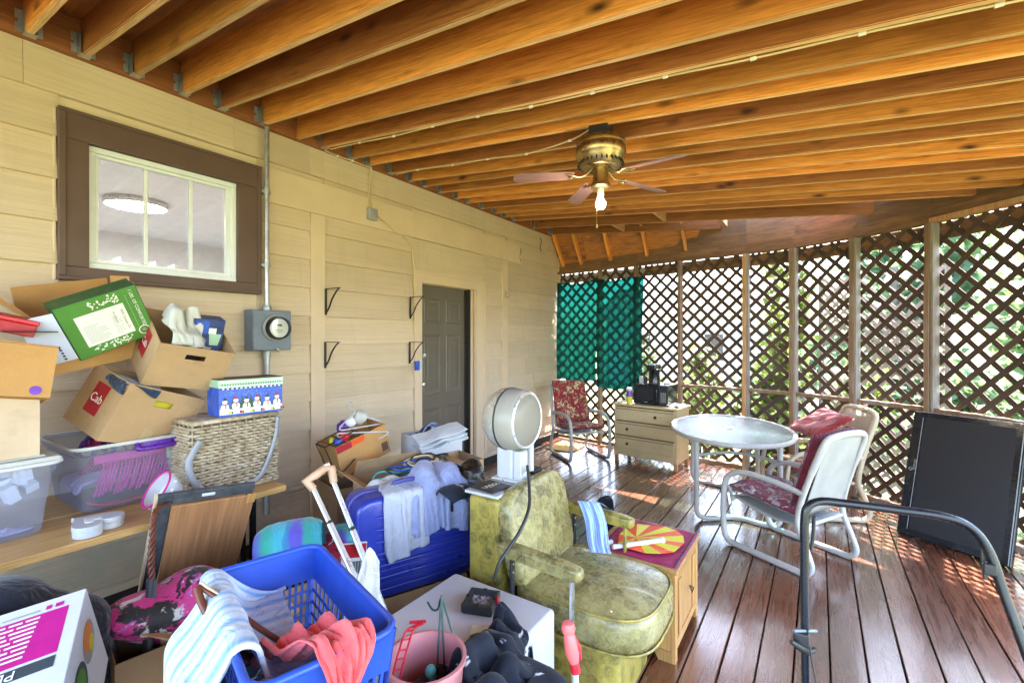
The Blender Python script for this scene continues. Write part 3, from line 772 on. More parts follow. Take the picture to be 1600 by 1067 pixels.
# steep plywood skirt towards the far wall
zt = 2.885
NS = 5; xs = [0, .55, 1.05, 1.6, 2.1, 2.45]
for a, b in zip(xs, xs[1:]):
    bm = bmesh.new(); P_ = []
    for xq in (a + .002, b - .002):
        P_.append(((xq, 6.665, zj(xq) + .20), (xq, ringY(xq) + .05, zt)))
    v = [bm.verts.new(P_[0][0]), bm.verts.new(P_[1][0]), bm.verts.new(P_[1][1]), bm.verts.new(P_[0][1])]
    v += [bm.verts.new(Vector(q.co) + Vector((0, .03, .01))) for q in v]
    for f in ((0, 1, 2, 3), (7, 6, 5, 4), (0, 4, 5, 1), (1, 5, 6, 2), (2, 6, 7, 3), (3, 7, 4, 0)): bm.faces.new([v[i] for i in f])
    bmesh.ops.recalc_face_normals(bm, faces=bm.faces[:]); finish('skirt_panel', bm, 'ply_worn', roof)
for px in (.06, .42, .95, 1.55, 2.12):
    A = Vector((px, 6.655, zj(px) + .12)); B = Vector((px + .05, ringY(px) + .01, zt + .01)); d = B - A
    o = box('rafter', (0, -.019, -.045), (d.length, .019, .045), 'joist', roof, .003); o.matrix_local = FM(A, d, Vector((1, 0, 0)))
# blocking between the far joists
for (X_, ya, yb) in ((1.30, 6.10, 6.61), (2.05, 5.55, 6.06), (2.70, 6.10, 6.56)):
    box('blocking', (X_ - .019, ya, zj(X_) + .01), (X_ + .019, yb, zj(X_) + .19), 'post_new', roof, .002)
# ring beam and outer fascia, facet by facet
def along(p, q, z0, z1, off0, off1, name, mat, parent, ext=0.0, bev=.003):
    P_ = Vector((p[0], p[1], 0)); Q_ = Vector((q[0], q[1], 0)); d = (Q_ - P_).normalized(); nrm = Vector((d.y, -d.x, 0)) * -1
    L = (Q_ - P_).length
    o = box(name, (-ext, off0, z0), (L + ext, off1, z1), mat, parent, bev); o.matrix_local = FM(P_, d, nrm); return o
for i, (p, q) in enumerate(zip(RING, RING[1:])):
    along(p, q, 2.755, 2.80, -.045, .055, 'plate', 'beam_old' if i != 7 else 'post_new', roof, .004)
    along(p, q, 2.803, 2.885, -.020, .020, 'header', 'beam_old', roof, .003)
    zz = zj(min(p[0], q[0])) + .215
    if zz > 2.9: along(p, q, 2.888, zz, .022, .050, 'fascia', 'beam_old', roof, .01)
    along(p, q, 2.60, 2.752, .062, .072, 'drip_board', 'beam_old', roof, .004)

for p, q in ((RINGX[9], RINGX[10]), (RINGX[10], RINGX[11]), ((5.55, 3.6), (5.55, -2.5))):  # unseen side beam under the joists, added to hide a bright pane reflection
    along(p, q, 2.62, 2.86, -.03, .03, 'header', 'beam_old', roof, .003)  # the added unseen side beam
    if q[1] > 0: along(p, q, 2.87, 3.09, .022, .050, 'fascia', 'beam_old', roof, .01)  # board over the added side beam
# --- posts, rails, lattice
PN = ['first porch post out from the cream house wall', 'post between the green netting sheets', 'slim brown post at the right edge of the green netting', 'brown post behind the coffee maker and dresser', 'two tone orange post behind the glass table',
      'weathered post behind the left arm of the arched chair', 'weathered post behind the arched chair back', 'crooked flaking post behind the black television', 'weathered post at the right edge of the view', '']
for i, (X_, Y_) in enumerate(RING):
    if i in (0,) or i == 9: continue
    a = RING[i - 1]; b = RING[min(i + 1, len(RING) - 1)]; d = Vector((b[0] - a[0], b[1] - a[1], 0)).normalized()
    t = thing('porch_post', PN[i], 'post', group='posts of the lattice screen', M=FM((X_, Y_, 0), d, Vector((-d.y, d.x, 0))))
    w2 = .019 if i < 4 else .023
    zs = [0.002, .5, 1.0, 1.5, 2.0, 2.4, 2.752]
    bm = bmesh.new(); rg = []
    for z in zs:
        o_ = random.uniform(-.006, .006) if i > 4 else random.uniform(-.002, .002)
        rg.append([bm.verts.new((sx * w2 + o_, yy, z)) for sx, yy in ((-1, -.075), (1, -.075), (1, .028), (-1, .028))])
    for A, B in zip(rg, rg[1:]):
        for q in range(4): bm.faces.new((A[q], A[(q + 1) % 4], B[(q + 1) % 4], B[q]))
    bm.faces.new(rg[0][::-1]); bm.faces.new(rg[-1]); bmesh.ops.recalc_face_normals(bm, faces=bm.faces[:])
    bmesh.ops.bevel(bm, geom=[e for e in bm.edges if abs(e.verts[0].co.z - e.verts[1].co.z) > .1], offset=.004, segments=1, affect='EDGES')
    finish('shaft', bm, 'post_new' if i == 4 else 'post_old', t)
    if i >= 4: box('side_stud', (w2 + .001, -.066, .002), (w2 + .024, .02, 2.750), 'post_grey', t, .003)
BN = ['brown lattice bay beside the house behind the left green netting', 'brown lattice bay behind the right green netting', 'brown lattice bay right of the green netting above the microwave', 'brown lattice bay between dresser and two tone orange post', 'narrow brown lattice bay with bright leaves climbing behind it',
      'brown lattice bay directly above the arched chair', 'brown lattice bay between arched chair and television', 'brown lattice bay behind the television with grey fence beyond', 'brown lattice bay cut by the right edge of the photo']
VREP = .183
for i, (p, q) in enumerate(zip(RING, RING[1:])):
    P_ = Vector((p[0], p[1], 0)); Q_ = Vector((q[0], q[1], 0)); d = (Q_ - P_).normalized(); L = (Q_ - P_).length; out = Vector((-d.y, d.x, 0))
    t = thing('lattice_panel', BN[i], 'lattice', group='lattice bays of the porch screen', M=FM(P_, d, out))
    z0, z1 = .06, 2.745; hw = .0225
    for lay, sgn in ((0, 1), (1, -1)):
        kk = -int(L / VREP) - 2
        while kk * VREP < z1 + L:
            c0 = z0 + kk * VREP + lay * .05 + i * .037
            pts = []
            # slat centre line z = c0 + sgn*x  (0<=x<=L), clipped to the bay
            def zof(xx): return c0 + (xx if sgn > 0 else (L - xx))
            xa, xb = 0.0, L
            if sgn > 0: xa = max(0, z0 - c0); xb = min(L, z1 - c0)
            else: xb = min(L, L + c0 - z0); xa = max(0, L + c0 - z1)
            if xb - xa > .02:
                A = Vector((xa, 0, zof(xa))); B = Vector((xb, 0, zof(xb))); dv = (B - A)
                o = box('slat', (-.01, -hw, 0), (dv.length + .01, hw, .0075), 'slat', t, 0)
                o.matrix_local = FM((A.x, .031 + lay * .0078, A.z), dv, Vector((-dv.z, 0, dv.x)) )
                # keep the thickness growing outward
                if (o.matrix_local.to_3x3() @ Vector((0, 0, 1))).y < 0: o.matrix_local = FM((A.x, .0385 + lay * .0078, A.z), dv, Vector((-dv.z, 0, dv.x)))
            kk += 1
    if i >= 2: box('mid_rail', (.036, -.05, 1.00), (L - .036, .012, 1.042), 'post_old', t, .003)
    box('bottom_rail', (.036, -.045, .003), (L - .036, .014, .055), 'post_old', t, .003)

# ================================================================== YARD
def plant(name, label, cat, loc, rx, ry, rz, n, leaf, mat, group=None, trunk=None, base=0.0, stems=6):
    t = thing(name, label, cat, loc, random.uniform(0, 6.28), group)
    cl = [(Vector((random.gauss(0, .45) * rx, random.gauss(0, .45) * ry, base + rz * (.15 + .85 * random.random() ** .8))), random.uniform(.25, .5)) for _ in range(max(7, int(n / 160)))]
    V = []; F = []
    for _ in range(n):
        c_, s_ = random.choice(cl)
        p = c_ + Vector((random.gauss(0, s_ * rx * .5), random.gauss(0, s_ * ry * .5), random.gauss(0, s_ * rz * .35)))
        if p.z < .03: p.z = random.uniform(.03, .3)
        a = Vector((random.gauss(0, 1), random.gauss(0, 1), random.gauss(-.2, .6))).normalized(); b = a.orthogonal().normalized(); b.rotate(Matrix.Rotation(random.uniform(-1, 1), 3, a))
        l = leaf * random.uniform(.6, 1.4); w_ = l * .34; nrm = a.cross(b); i0 = len(V)
        V += [p, p + a * l * .45 + b * w_ - nrm * l * .05, p + a * l - nrm * l * .16, p + a * l * .45 - b * w_ - nrm * l * .05]
        F += [(i0, i0 + 1, i0 + 2), (i0, i0 + 2, i0 + 3)]
    me = bpy.data.meshes.new('foliage'); me.from_pydata([tuple(v) for v in V], [], F); me.materials.append(MATS[mat])
    o = bpy.data.objects.new('crown' if trunk else 'foliage', me); COL.objects.link(o); o.parent = t
    bm = bmesh.new()
    if trunk:
        bm_tube(bm, catmull([(0, 0, -.05), (.03, .02, trunk * .4), (-.04, .05, trunk), (0, .1, base + rz * .8)], 4), [.13 * (1 - .045 * k) for k in range(13)], 8)
        for c_, s_ in cl[:9]: bm_tube(bm, [(-.02, .03, trunk * .8), tuple(c_ * .6 + Vector((0, 0, trunk * .4))), tuple(c_)], [.05, .03, .01], 5)
    else:
        for c_, s_ in cl[:stems]: bm_tube(bm, [(random.uniform(-.08, .08), random.uniform(-.08, .08), 0), tuple(Vector((c_.x * .5, c_.y * .5, c_.z * .6))), tuple(c_)], [.014, .010, .005], 5)
    finish('trunk' if trunk else 'stem', bm, 'bark', t, True)
    return t
G = -.62
plant('climbing_shrub', 'tall leafy shrub growing close behind the narrow lattice bay', 'shrub', (3.38, 7.35, G), .32, .3, 3.6, 1500, .13, 'leaf_b', stems=10)
bn = 0
for (X_, Y_, rx, rz, n, m, lb) in ((.6, 9.6, .8, 1.75, 1300, 'leaf_a', 'green bush outside below the left green netting'), (1.9, 9.3, .8, 1.9, 1400, 'leaf_b', 'yellow green bush outside behind the dresser'), (3.0, 9.4, .8, 1.8, 1300, 'leaf_a', 'green bush outside behind the two tone orange post'),
        (4.3, 8.8, .8, 1.7, 1300, 'leaf_b', 'bright low bush outside behind the arched chair'), (5.4, 8.1, .8, 1.6, 1300, 'leaf_a', 'low bush outside just left of the television'), (6.3, 7.2, .8, 1.75, 1400, 'leaf_a', 'broad leafed bush outside above the television top'), (7.0, 6.3, .7, 1.7, 1100, 'leaf_b', 'bright bush outside at the right edge of the photo')):
    plant('bush', lb, 'bush', (X_, Y_, G), rx, .5, rz, n, .14, m, 'bushes along the outside of the porch')
for (X_, Y_, rx, rz, n, m, tr, lb) in ((5.0, 12.6, 1.7, 4.3, 1900, 'leaf_c', 1.3, 'dense tree outside behind the bay above the arched chair'), (7.3, 12.0, 1.7, 4.6, 1900, 'leaf_a', 1.3, 'dense tree outside behind the bay between arched chair and television'), (3.3, 17, 1.7, 2.6, 1200, 'leaf_c', .9, 'distant low tree outside behind the two tone orange post'), (8.7, 10.6, 1.3, 4.0, 1100, 'leaf_c', 1.2, 'dark tree outside in front of the grey plank fence')):
    plant('garden_tree', lb, 'tree', (X_, Y_, G), rx, 1.2, rz, n, .26, m, 'trees beyond the porch', trunk=tr, base=.35)
fence = thing('plank_fence', 'tall grey weathered plank fence outside behind the television', 'fence', M=FM((7.6, 10.4, G), Vector((.60, -.80, 0)), Vector((.8, .6, 0))))
for k in range(28):
    hgt = 3.9 + random.uniform(-.03, .03)
    box('plank', (k * .15, -.011, .02), (k * .15 + .142, .011, hgt), 'grey_fence', fence, .003)
for z in (.5, 1.9, 3.3): box('rail', (0, .012, z), (4.2, .05, z + .09), 'grey_fence', fence)
neigh = thing('neighbour_house', 'pale neighbouring house far outside behind the green netting', 'house', (-1.2, 22, G))
box('wall', (-4, 0, 0), (5.2, 5, 3.3), 'white_vinyl', neigh)
prism('gable_roof', [(-.4, 3.25), (5.4, 3.25), (2.5, 4.9)], -4.3, 5.5, 'slate_grey', neigh, axis='x')
for xx in (-2.6, .6, 3.2):
    wq = box('window', (xx, -.03, 1.2), (xx + .9, -.001, 2.5), 'white_paint', neigh); box('glazing', (xx + .07, -.04, 1.27), (xx + .83, -.031, 2.43), 'black_gloss', wq)

trl = thing('garden_trellis', 'pale weathered lattice trellis standing outside behind the arched chair bay', 'trellis', M=FM((3.75, 7.55, G), Vector((.86, -.50, 0)), Vector((.5, .86, 0))))
for lay, sg in ((0, 1), (1, -1)):
    for k in range(-8, 19):
        c0 = .1 + k * .19; L_ = 1.3; xa, xb = max(0, (.05 - c0)), min(L_, 3.1 - c0)
        if xb - xa < .05: continue
        A = Vector((xa if sg > 0 else L_ - xa, 0, c0 + xa)); B = Vector((xb if sg > 0 else L_ - xb, 0, c0 + xb)); dv = B - A
        q = box('slat', (0, -.02, 0), (dv.length, .02, .007), 'post_grey', trl, 0); q.matrix_local = FM((A.x, lay * .008, A.z), dv, Vector((-dv.z, 0, dv.x)))
for xx in (-.04, 1.3): box('frame_post', (xx, -.02, 0), (xx + .045, .03, 3.15), 'post_grey', trl, .003)

# ================================================================== THINGS ON THE WALL AND CEILING
# electric meter and its conduits
mt = thing('electric_meter', 'grey electric meter box with round glass dial on cream siding', 'meter', (.02, 1.97, 1.592))
box('cabinet', (.0, -.155, .0), (.115, .155, .315), 'meter_grey', mt, .004)
box('cover', (.116, -.150, .006), (.124, .150, .309), 'meter_grey', mt, .003)
lathe('ring', [(.098, 0), (.104, .004), (.104, .02), (.096, .03), (.090, .024), (.088, .002)], 'frame_white', mt, 36, loc=(.124, .02, .175), rot=(0, math.pi / 2, 0))
lathe('glass_dome', [(.088, .0), (.086, .075), (.080, .088), (0, .092)], 'clear_dome', mt, 36, loc=(.126, .02, .175), rot=(0, math.pi / 2, 0))
dl = lathe('dial', [(0, .055), (.074, .055), (.074, .050), (0, .050)], 'print_white', mt, 36, loc=(.126, .02, .175), rot=(0, math.pi / 2, 0))
flats('dial_print', [(0, rect(-.022, .012, .024, .032), 0), (1, rect(-.018, .016, .018, .028), 1), (2, rect(-.03, -.02, .03, -.014), 0), (2, rect(-.02, -.034, .02, -.029), 0)], ['print_mint', 'dark_green', 'print_grey'], mt, Matrix(((0, -1, 0, .1815), (1, 0, 0, .02), (0, 0, 1, .175), (0, 0, 0, 1))))
lathe('hub', [(0, 0), (.032, 0), (.032, .028), (.024, .034), (.024, .05), (.020, .05)], 'galv_dull', mt, 20, loc=(.06, -.01, .315))
tube('padlock', [(.127, .02, .02), (.150, .022, .012), (.148, .04, -.004), (.127, .04, .010)], .004, 'steel', mt, 6, smooth_n=4)
cnd = thing('conduit_pipe', 'galvanised conduit running from ceiling down to the meter box', 'pipe', (.08, 1.958, 1.95))
tube('pipe', [(0, 0, 0), (0, 0, 1.40)], .0175, 'galv', cnd, 14)
for z in (.30, .88): box('strap', (-.055, -.035, z), (.0, .035, z + .022), 'galv', cnd, .002); lathe('coupling', [(.0175, 0), (.023, 0), (.023, .05), (.0175, .05)], 'galv_dull', cnd, 14, loc=(0, 0, z - .01))
cn2 = thing('conduit_pipe', 'short grey conduit below the meter box behind the tin', 'pipe', (.07, 1.965, .30))
tube('pipe', [(0, 0, 0), (0, 0, 1.287)], .021, 'galv_dull', cn2, 14); lathe('coupling', [(.021, 0), (.028, 0), (.028, .05), (.021, .05)], 'galv_dull', cn2, 14, loc=(0, 0, 1.235))
# junction box and cable drop
jb = thing('junction_box', 'small grey junction box on the cream band board', 'junction box', (.0385, 3.005, 2.90))
box('body', (0, -.052, -.06), (.045, .052, .055), 'galv_dull', jb, .006); box('lid', (.0455, -.048, -.056), (.050, .048, .051), 'galv_dull', jb, .004)
cab = thing('wall_cable', 'cream cables from the ceiling into the grey junction box', 'cable', (.03, 2.99, 2.96))
tube('strand', [(.03, .0, 0), (.012, -.012, .10), (.018, .002, .26), (.02, .0, .40)], .005, 'wire_cream', cab, 7, smooth_n=6); tube('strand', [(.03, .012, 0), (.012, .02, .11), (.018, .028, .27), (.02, .012, .40)], .005, 'wire_cream', cab, 7, smooth_n=6)
c2 = tube('door_cable', [(.085, 3.06, 2.89), (.075, 3.20, 2.84), (.05, 3.34, 2.775), (.036, 3.44, 2.76), (.032, 3.55, 2.67), (.034, 3.58, 2.52), (.045, 3.592, 2.30), (.045, 3.594, 1.72)], .006, 'wire_cream', None, 8, smooth_n=7)
tag(c2, 'cream cable looping from junction box down beside the door', 'cable')
# ceiling cables stapled to joist edges
def ceil_cable(name, label, pts):
    c_ = thing(name, label, 'cable', pts[0]); P0 = Vector(pts[0])
    path = [Vector(p) - P0 for p in pts]; tube('strand', path, .0055, 'wire_cream', c_, 7, smooth_n=5)
    for p in path[1:-1]: box('staple', (-.014, -.006, -.009), (.014, .006, .007), 'print_white', c_, .002, loc=p)
y8 = 2.479
ceil_cable('ceiling_cable', 'cream cable stapled along the long joist edge across the ceiling', [(.11, y8 + .03, zj(.11) - .004)] + [(X_, y8 + .026 + .006 * math.sin(X_ * 3), zj(X_) - .002 + .005 * math.sin(X_ * 5)) for X_ in np.arange(.5, 5.6, .42)])
y11 = 3.237
ceil_cable('ceiling_cable', 'cream cable stapled to a joist and running to the ceiling fan', [(.11, y11 + .03, zj(.11) - .004)] + [(X_, y11 - .005 * X_, zj(X_) - .005 + .004 * math.sin(X_ * 6)) for X_ in (.45, .9, 1.3, 1.7)] + [(2.15, 3.12, zj(2.15) + .0), (2.36, 3.02, zj(2.4) + .02)])
ceil_cable('ceiling_cable', 'thin cream cable along the top of the house wall under the ledger', [(.05, 2.49, 3.352), (.048, 2.62, 3.346), (.05, 2.78, 3.352), (.05, 2.98, 3.35)])
# shelf brackets
def bracket(loc, label):
    b = thing('shelf_bracket', label, 'bracket', loc, 0, 'iron brackets on the wall')
    box('upright', (0, -.011, -.235), (.006, .011, 0), 'iron_black', b, .001); box('arm', (.0062, -.011, -.006), (.205, .011, 0), 'iron_black', b, .001)
    tube('brace', [(.008, 0, -.215), (.05, 0, -.17), (.09, 0, -.10), (.15, 0, -.035), (.19, 0, -.008)], .008, 'iron_black', b, 6, smooth_n=5, flat=.7)
bracket(atx(509, 451, .032), 'black iron shelf bracket, upper one beside the cream vertical board'); bracket(atx(508, 534, .032), 'black iron shelf bracket, lower one beside the cream vertical board')
bracket(atx(641, 464, .032), 'black iron shelf bracket, upper one left of the door'); bracket(atx(640, 534, .032), 'black iron shelf bracket, lower one left of the door')
p = atx(652, 571, .042)
db = thing('door_chime', 'small blue and white box beside the door frame', 'chime', p)
box('body', (0, -.045, -.05), (.028, .012, .05), 'print_blue', db, .003); box('plate', (.0, .0125, -.055), (.028, .050, .055), 'paper_white', db, .003); flats('icons', [(0, disc(0, .028, .008), 0), (0, disc(0, 0, .008), 0), (0, disc(0, -.028, .008), 0)], ['print_grey'], db, Matrix(((0, -1, 0, .0285), (1, 0, 0, .031), (0, 0, 1, 0), (0, 0, 0, 1))))
hk = thing('coat_hook', 'bent wire coat hook on the narrow cream board', 'hook', atx(790, 463, .032))
tube('prong', [(0, 0, .06), (.05, .03, .05), (.07, .045, .085)], .004, 'galv_dull', hk, 6, smooth_n=4); tube('prong', [(0, 0, 0), (.05, .0, -.02), (.075, 0, .02)], .004, 'galv_dull', hk, 6, smooth_n=4); box('plate', (0, -.01, -.02), (.004, .01, .08), 'galv_dull', hk, .001)
for (px, py, lb) in ((812, 398, 'thin twig like root hanging on the wall by the band board end'), (844, 383, 'thin twig like root hanging on the siding near the far corner')):
    q = atx(px, py, .03); tw = tube('dry_root', [q + Vector((0, 0, .12)), q + Vector((.012, .02, .05)), q + Vector((.004, -.01, -.03)), q + Vector((.012, .012, -.10))], .006, 'bark', None, 5, smooth_n=4); tag(tw, lb, 'root')

# ceiling fan
FX, FY, FZ = 2.45, 2.99, 0
fz = zj(2.45)
fan = thing('ceiling_fan', 'brass ceiling fan with worn mauve blades and one bare lit bulb', 'ceiling fan', (FX, FY, fz - .37))
box('mount_box', (-.07, -.05, .29), (.07, .05, .41), 'black_plastic', fan, .004)
lathe('motor', [(0, .29), (.10, .29), (.155, .275), (.168, .262), (.168, .246), (.160, .240), (.165, .232), (.172, .215), (.172, .175), (.166, .168), (.158, .150), (.135, .100), (.120, .088), (.080, .082), (0, .082)], 'brass', fan, 48)
for k in range(28):
    a = 2 * math.pi * k / 28; o = box('vent_slot', (-.004, -.0035, -.026), (.004, .0035, .026), 'dark_gap', fan, 0)
    o.matrix_local = Matrix.Translation((math.cos(a) * .1475, math.sin(a) * .1475, .125)) @ Matrix.Rotation(a, 4, 'Z') @ Matrix.Rotation(R(-24), 4, 'Y')
lathe('switch_housing', [(.050, .082), (.052, .0), (.060, -.012), (.066, -.03), (.066, -.038), (.055, -.046), (.03, -.05), (0, -.05)], 'brass', fan, 36)
lathe('socket', [(.022, -.05), (.022, -.105), (.019, -.115), (0, -.115)], 'bulb_neck', fan, 20)
lathe('light_bulb', [(.015, -.112), (.022, -.125), (.033, -.146), (.035, -.160), (.030, -.178), (.018, -.190), (0, -.194)], 'bulb', fan, 24)
tube('pull_chain', [(-.02, -.015, -.048), (-.022, -.017, -.18), (-.022, -.017, -.30)], .0018, 'brass', fan, 5); lathe('chain_knob', [(0, 0), (.009, .006), (.011, .016), (.006, .026), (0, .028)], 'brass', fan, 12, loc=(-.022, -.017, -.328))
for ang in (-12, 62, 134, 214):
    bl = bpy.data.objects.new('blade_arm', None)
    pts = [(.155, -.042), (.24, -.050), (.52, -.056), (.565, -.042), (.575, 0), (.565, .042), (.52, .056), (.24, .050), (.155, .042)]
    o = prism('blade', pts, -.003, .003, 'fanblade', fan, bevel=.001, seg=1)
    o.matrix_local = Matrix.Rotation(R(ang), 4, 'Z') @ Matrix.Translation((.03, 0, .045)) @ Matrix.Rotation(R(13), 4, 'X') @ Matrix.Rotation(R(3), 4, 'Y')
    br = bmesh.new()
    bm_tube(br, catmull([(.06, 0, .085), (.10, 0, .05), (.15, .0, .036), (.20, .028, .040), (.245, .03, .044)], 5), .007, 8); bm_tube(br, catmull([(.12, 0, .040), (.16, -.012, .037), (.20, -.03, .038), (.245, -.03, .042)], 5), .006, 8); bm_tube(br, catmull([(.19, .03, .04), (.215, 0, .036), (.19, -.03, .036)], 5), .005, 8)
    o2 = finish('blade_bracket', br, 'brass', fan, True); o2.matrix_local = Matrix.Rotation(R(ang), 4, 'Z') @ Matrix.Rotation(R(3), 4, 'Y')
    bpy.data.objects.remove(bl)

# ================================================================== LEFT: WORK BENCH AND WHAT STANDS ON IT
BZ = .80
bench = thing('bench', 'long wooden plank bench on black metal legs against the house wall', 'bench', (.54, .55, 0))
box('top_board', (-.46, -1.2, BZ - .036), (-.005, 1.03, BZ), 'bench', bench, .004); box('top_board', (.005, -1.2, BZ - .036), (.46, 1.03, BZ), 'bench', bench, .004)
for yy in (-.9, .88):
    for xx in (-.38, .36): tube('leg', [(xx, yy, 0), (xx, yy, BZ - .037)], .019, 'black_gloss', bench, 12)
    tube('leg', [(.36, yy - .06, 0.0), (.36, yy - .06, BZ - .037)], .019, 'black_gloss', bench, 12); tube('cross_bar', [(-.38, yy, .22), (.36, yy, .22)], .012, 'black_gloss', bench, 10)
def tub(root, w_, d_, h_, mat='tub_clear', rim=.02, lid=False):
    """clear storage box, local x width, y depth (front at y=0), tapering to its base"""
    tp = .035
    def loop(z, e):
        k = tp * (1 - z / h_); pts = []; x0, x1, y0, y1 = k - e, w_ - k + e, k - e, d_ - k + e; r = .05
        for cx_, cy_, a0 in ((x1 - r, y0 + r, -90), (x1 - r, y1 - r, 0), (x0 + r, y1 - r, 90), (x0 + r, y0 + r, 180)):
            for s_ in range(5): a = R(a0 + 22.5 * s_); pts.append((cx_ + r * math.cos(a), cy_ + r * math.sin(a), z))
        return pts
    bm = bmesh.new(); L_ = [loop(0.0, -.01), loop(.012, 0), loop(h_ * .5, 0), loop(h_ - .05, 0), loop(h_ - .048, .012), loop(h_ - .012, .012), loop(h_, .006), loop(h_ - .003, .0)]
    rg = [[bm.verts.new(p) for p in l_] for l_ in L_]
    for A, B in zip(rg, rg[1:]):
        for q in range(20): bm.faces.new((A[q], A[(q + 1) % 20], B[(q + 1) % 20], B[q]))
    bm.faces.new(rg[0][::-1]); auto(finish('shell', bm, mat, root, True), 35)
    bm = bmesh.new()
    bm_tube(bm, loop(h_ - .004, rim), .009, 6, True); auto(finish('rim', bm, 'bag_white' if not lid else 'white_plastic', root, True), 60)
# tub with pink hangers
Mt = FM((.67, .705, BZ + .002), Vector((-.03, 1, 0)), Vector((-1, -.03, 0)))
t1 = thing('storage_tub', 'clear storage tub with purple latch handle holding pink hangers', 'tub', M=Mt)
tub(t1, .49, .56, .345)
hd = tube('latch_handle', [(.235, -.012, .335), (.235, -.03, .315), (.245, -.034, .300), (.40, -.034, .300), (.41, -.03, .315), (.41, -.012, .335)], .011, 'handle_purple', t1, 8, smooth_n=4)
box('latch_plate', (.25, -.022, .285), (.395, -.010, .345), 'handle_purple', t1, .004)
flats('sticker', [(0, rect(.40, .17, .455, .205), 0), (1, rect(.395, .21, .46, .30), 0)], ['paper_white', 'print_mint'], t1, Matrix.Translation((0, .028, 0)) @ Matrix.Rotation(R(-5), 4, 'X'))
hb = thing('hanger_bundle', 'bundle of pink plastic hangers inside the clear tub', 'hangers', M=Mt @ Matrix.Translation((.06, .06, .03)))
for k in range(22):
    x0 = .02 + k * .016; dz = random.uniform(-.012, .012)
    tube('hanger', [(x0, .0, .05 + dz), (x0 + .03, .012, .14 + dz), (x0 + .045, .03, .20 + dz), (x0 + .05, .15, .225), (x0 + .02, .30, .10)], .0055, 'magenta', hb, 6, smooth_n=4)
tube('hook', [(-.01, -.006, .03), (.06, -.012, .0), (.20, -.012, -.005), (.33, -.01, .02), (.37, .0, .06)], .007, 'red_plastic', hb, 6, smooth_n=5)
box('card_band', (.02, .005, .21), (.36, .012, .252), 'magenta', hb, .002)
gf = thing('gift_bow', 'purple and wine foil gift wrap at the back of the clear tub', 'gift wrap', M=Mt @ Matrix.Translation((.04, .30, .22)))
for k in range(9):
    a = k * .7; c_ = Vector((.07 + .04 * math.cos(a) + .012 * k, .04 * math.sin(a), .07 + .03 * math.sin(a * 2)))
    grid_mesh('loop', lambda u, v, c_=c_, a=a: c_ + Vector((math.cos(u * 6.28) * .05 * math.cos(a) + (v - .5) * .03 * math.sin(a), math.cos(u * 6.28) * .05 * math.sin(a) - (v - .5) * .03 * math.cos(a), math.sin(u * 6.28) * .035)), 10, 1, 'handle_purple' if k % 2 else 'maroon_cloth', gf, .001)
bd = cloth('bedding', .5, .5, .03, lambda a, b: (.40 + a, .95 + b, 1.02 + .05 * math.sin(a * 20)), [abox((.2, .75, .82), (.6, 1.15, .93))], 'lilac', None, 30, .01, floor=.83)
tag(bd, 'pale lilac cloth lying under the pink hangers in the tub', 'cloth')
# lidded tub at the left edge
Mt2 = FM((.80, .16, BZ + .002), Vector((-.04, 1, 0)), Vector((-1, -.04, 0)))
t2 = thing('storage_tub', 'clear lidded tub of white foam pieces at the left photo edge', 'tub', M=Mt2)
tub(t2, .45, .58, .33, lid=True)
bm = bmesh.new(); bm_box(bm, (-.015, -.015, .335), (.465, .595, .352)); bm_box(bm, (.03, .03, .3525), (.42, .55, .360)); bmesh.ops.bevel(bm, geom=bm.edges[:], offset=.006, segments=2, affect='EDGES'); auto(finish('lid', bm, 'bag_white', t2))
box('clip', (.10, -.028, .30), (.16, -.013, .365), 'white_plastic', t2, .005)
flats('price_label', [(0, rect(.0, .21, .135, .245), 0), (1, rect(.0, .14, .13, .21), 0), (2, rect(.0, .17, .13, .186), 1), (2, rect(.0, .128, .13, .139), 0)], ['print_blue', 'paper_white', 'print_orange'], t2, Matrix.Translation((0, .014, 0)) @ Matrix.Rotation(R(-6), 4, 'X'))
bm = bmesh.new()
for k in range(60):
    m_ = Mt2 @ Matrix.Translation((random.uniform(.08, .38), random.uniform(.05, .50), random.uniform(.17, .29))) @ Euler((random.uniform(0, 3), random.uniform(0, 3), random.uniform(0, 3))).to_matrix().to_4x4()
    v_ = bm_box(bm, (-.038, -.024, -.02), (.038, .024, .02)); bmesh.ops.transform(bm, matrix=m_, verts=v_)
tag(finish('foam_packing', bm, 'paper_white'), 'white foam packing pieces filling the lidded clear tub', 'foam', kind='stuff')
pb = cloth('plastic_bag', .5, .45, .03, lambda a, b: tuple(Mt2 @ Vector((.22 + a * .6, .10 + .05 * math.sin(a * 30) + abs(b) * .15, .13 + b * .4))), [cbox(Mt2, (.1, .2, .0), (.36, .5, .17))], 'lilac', None, 25, .003, floor=BZ + .02)
tag(pb, 'pale lilac plastic bag at the bottom of the lidded tub', 'bag')

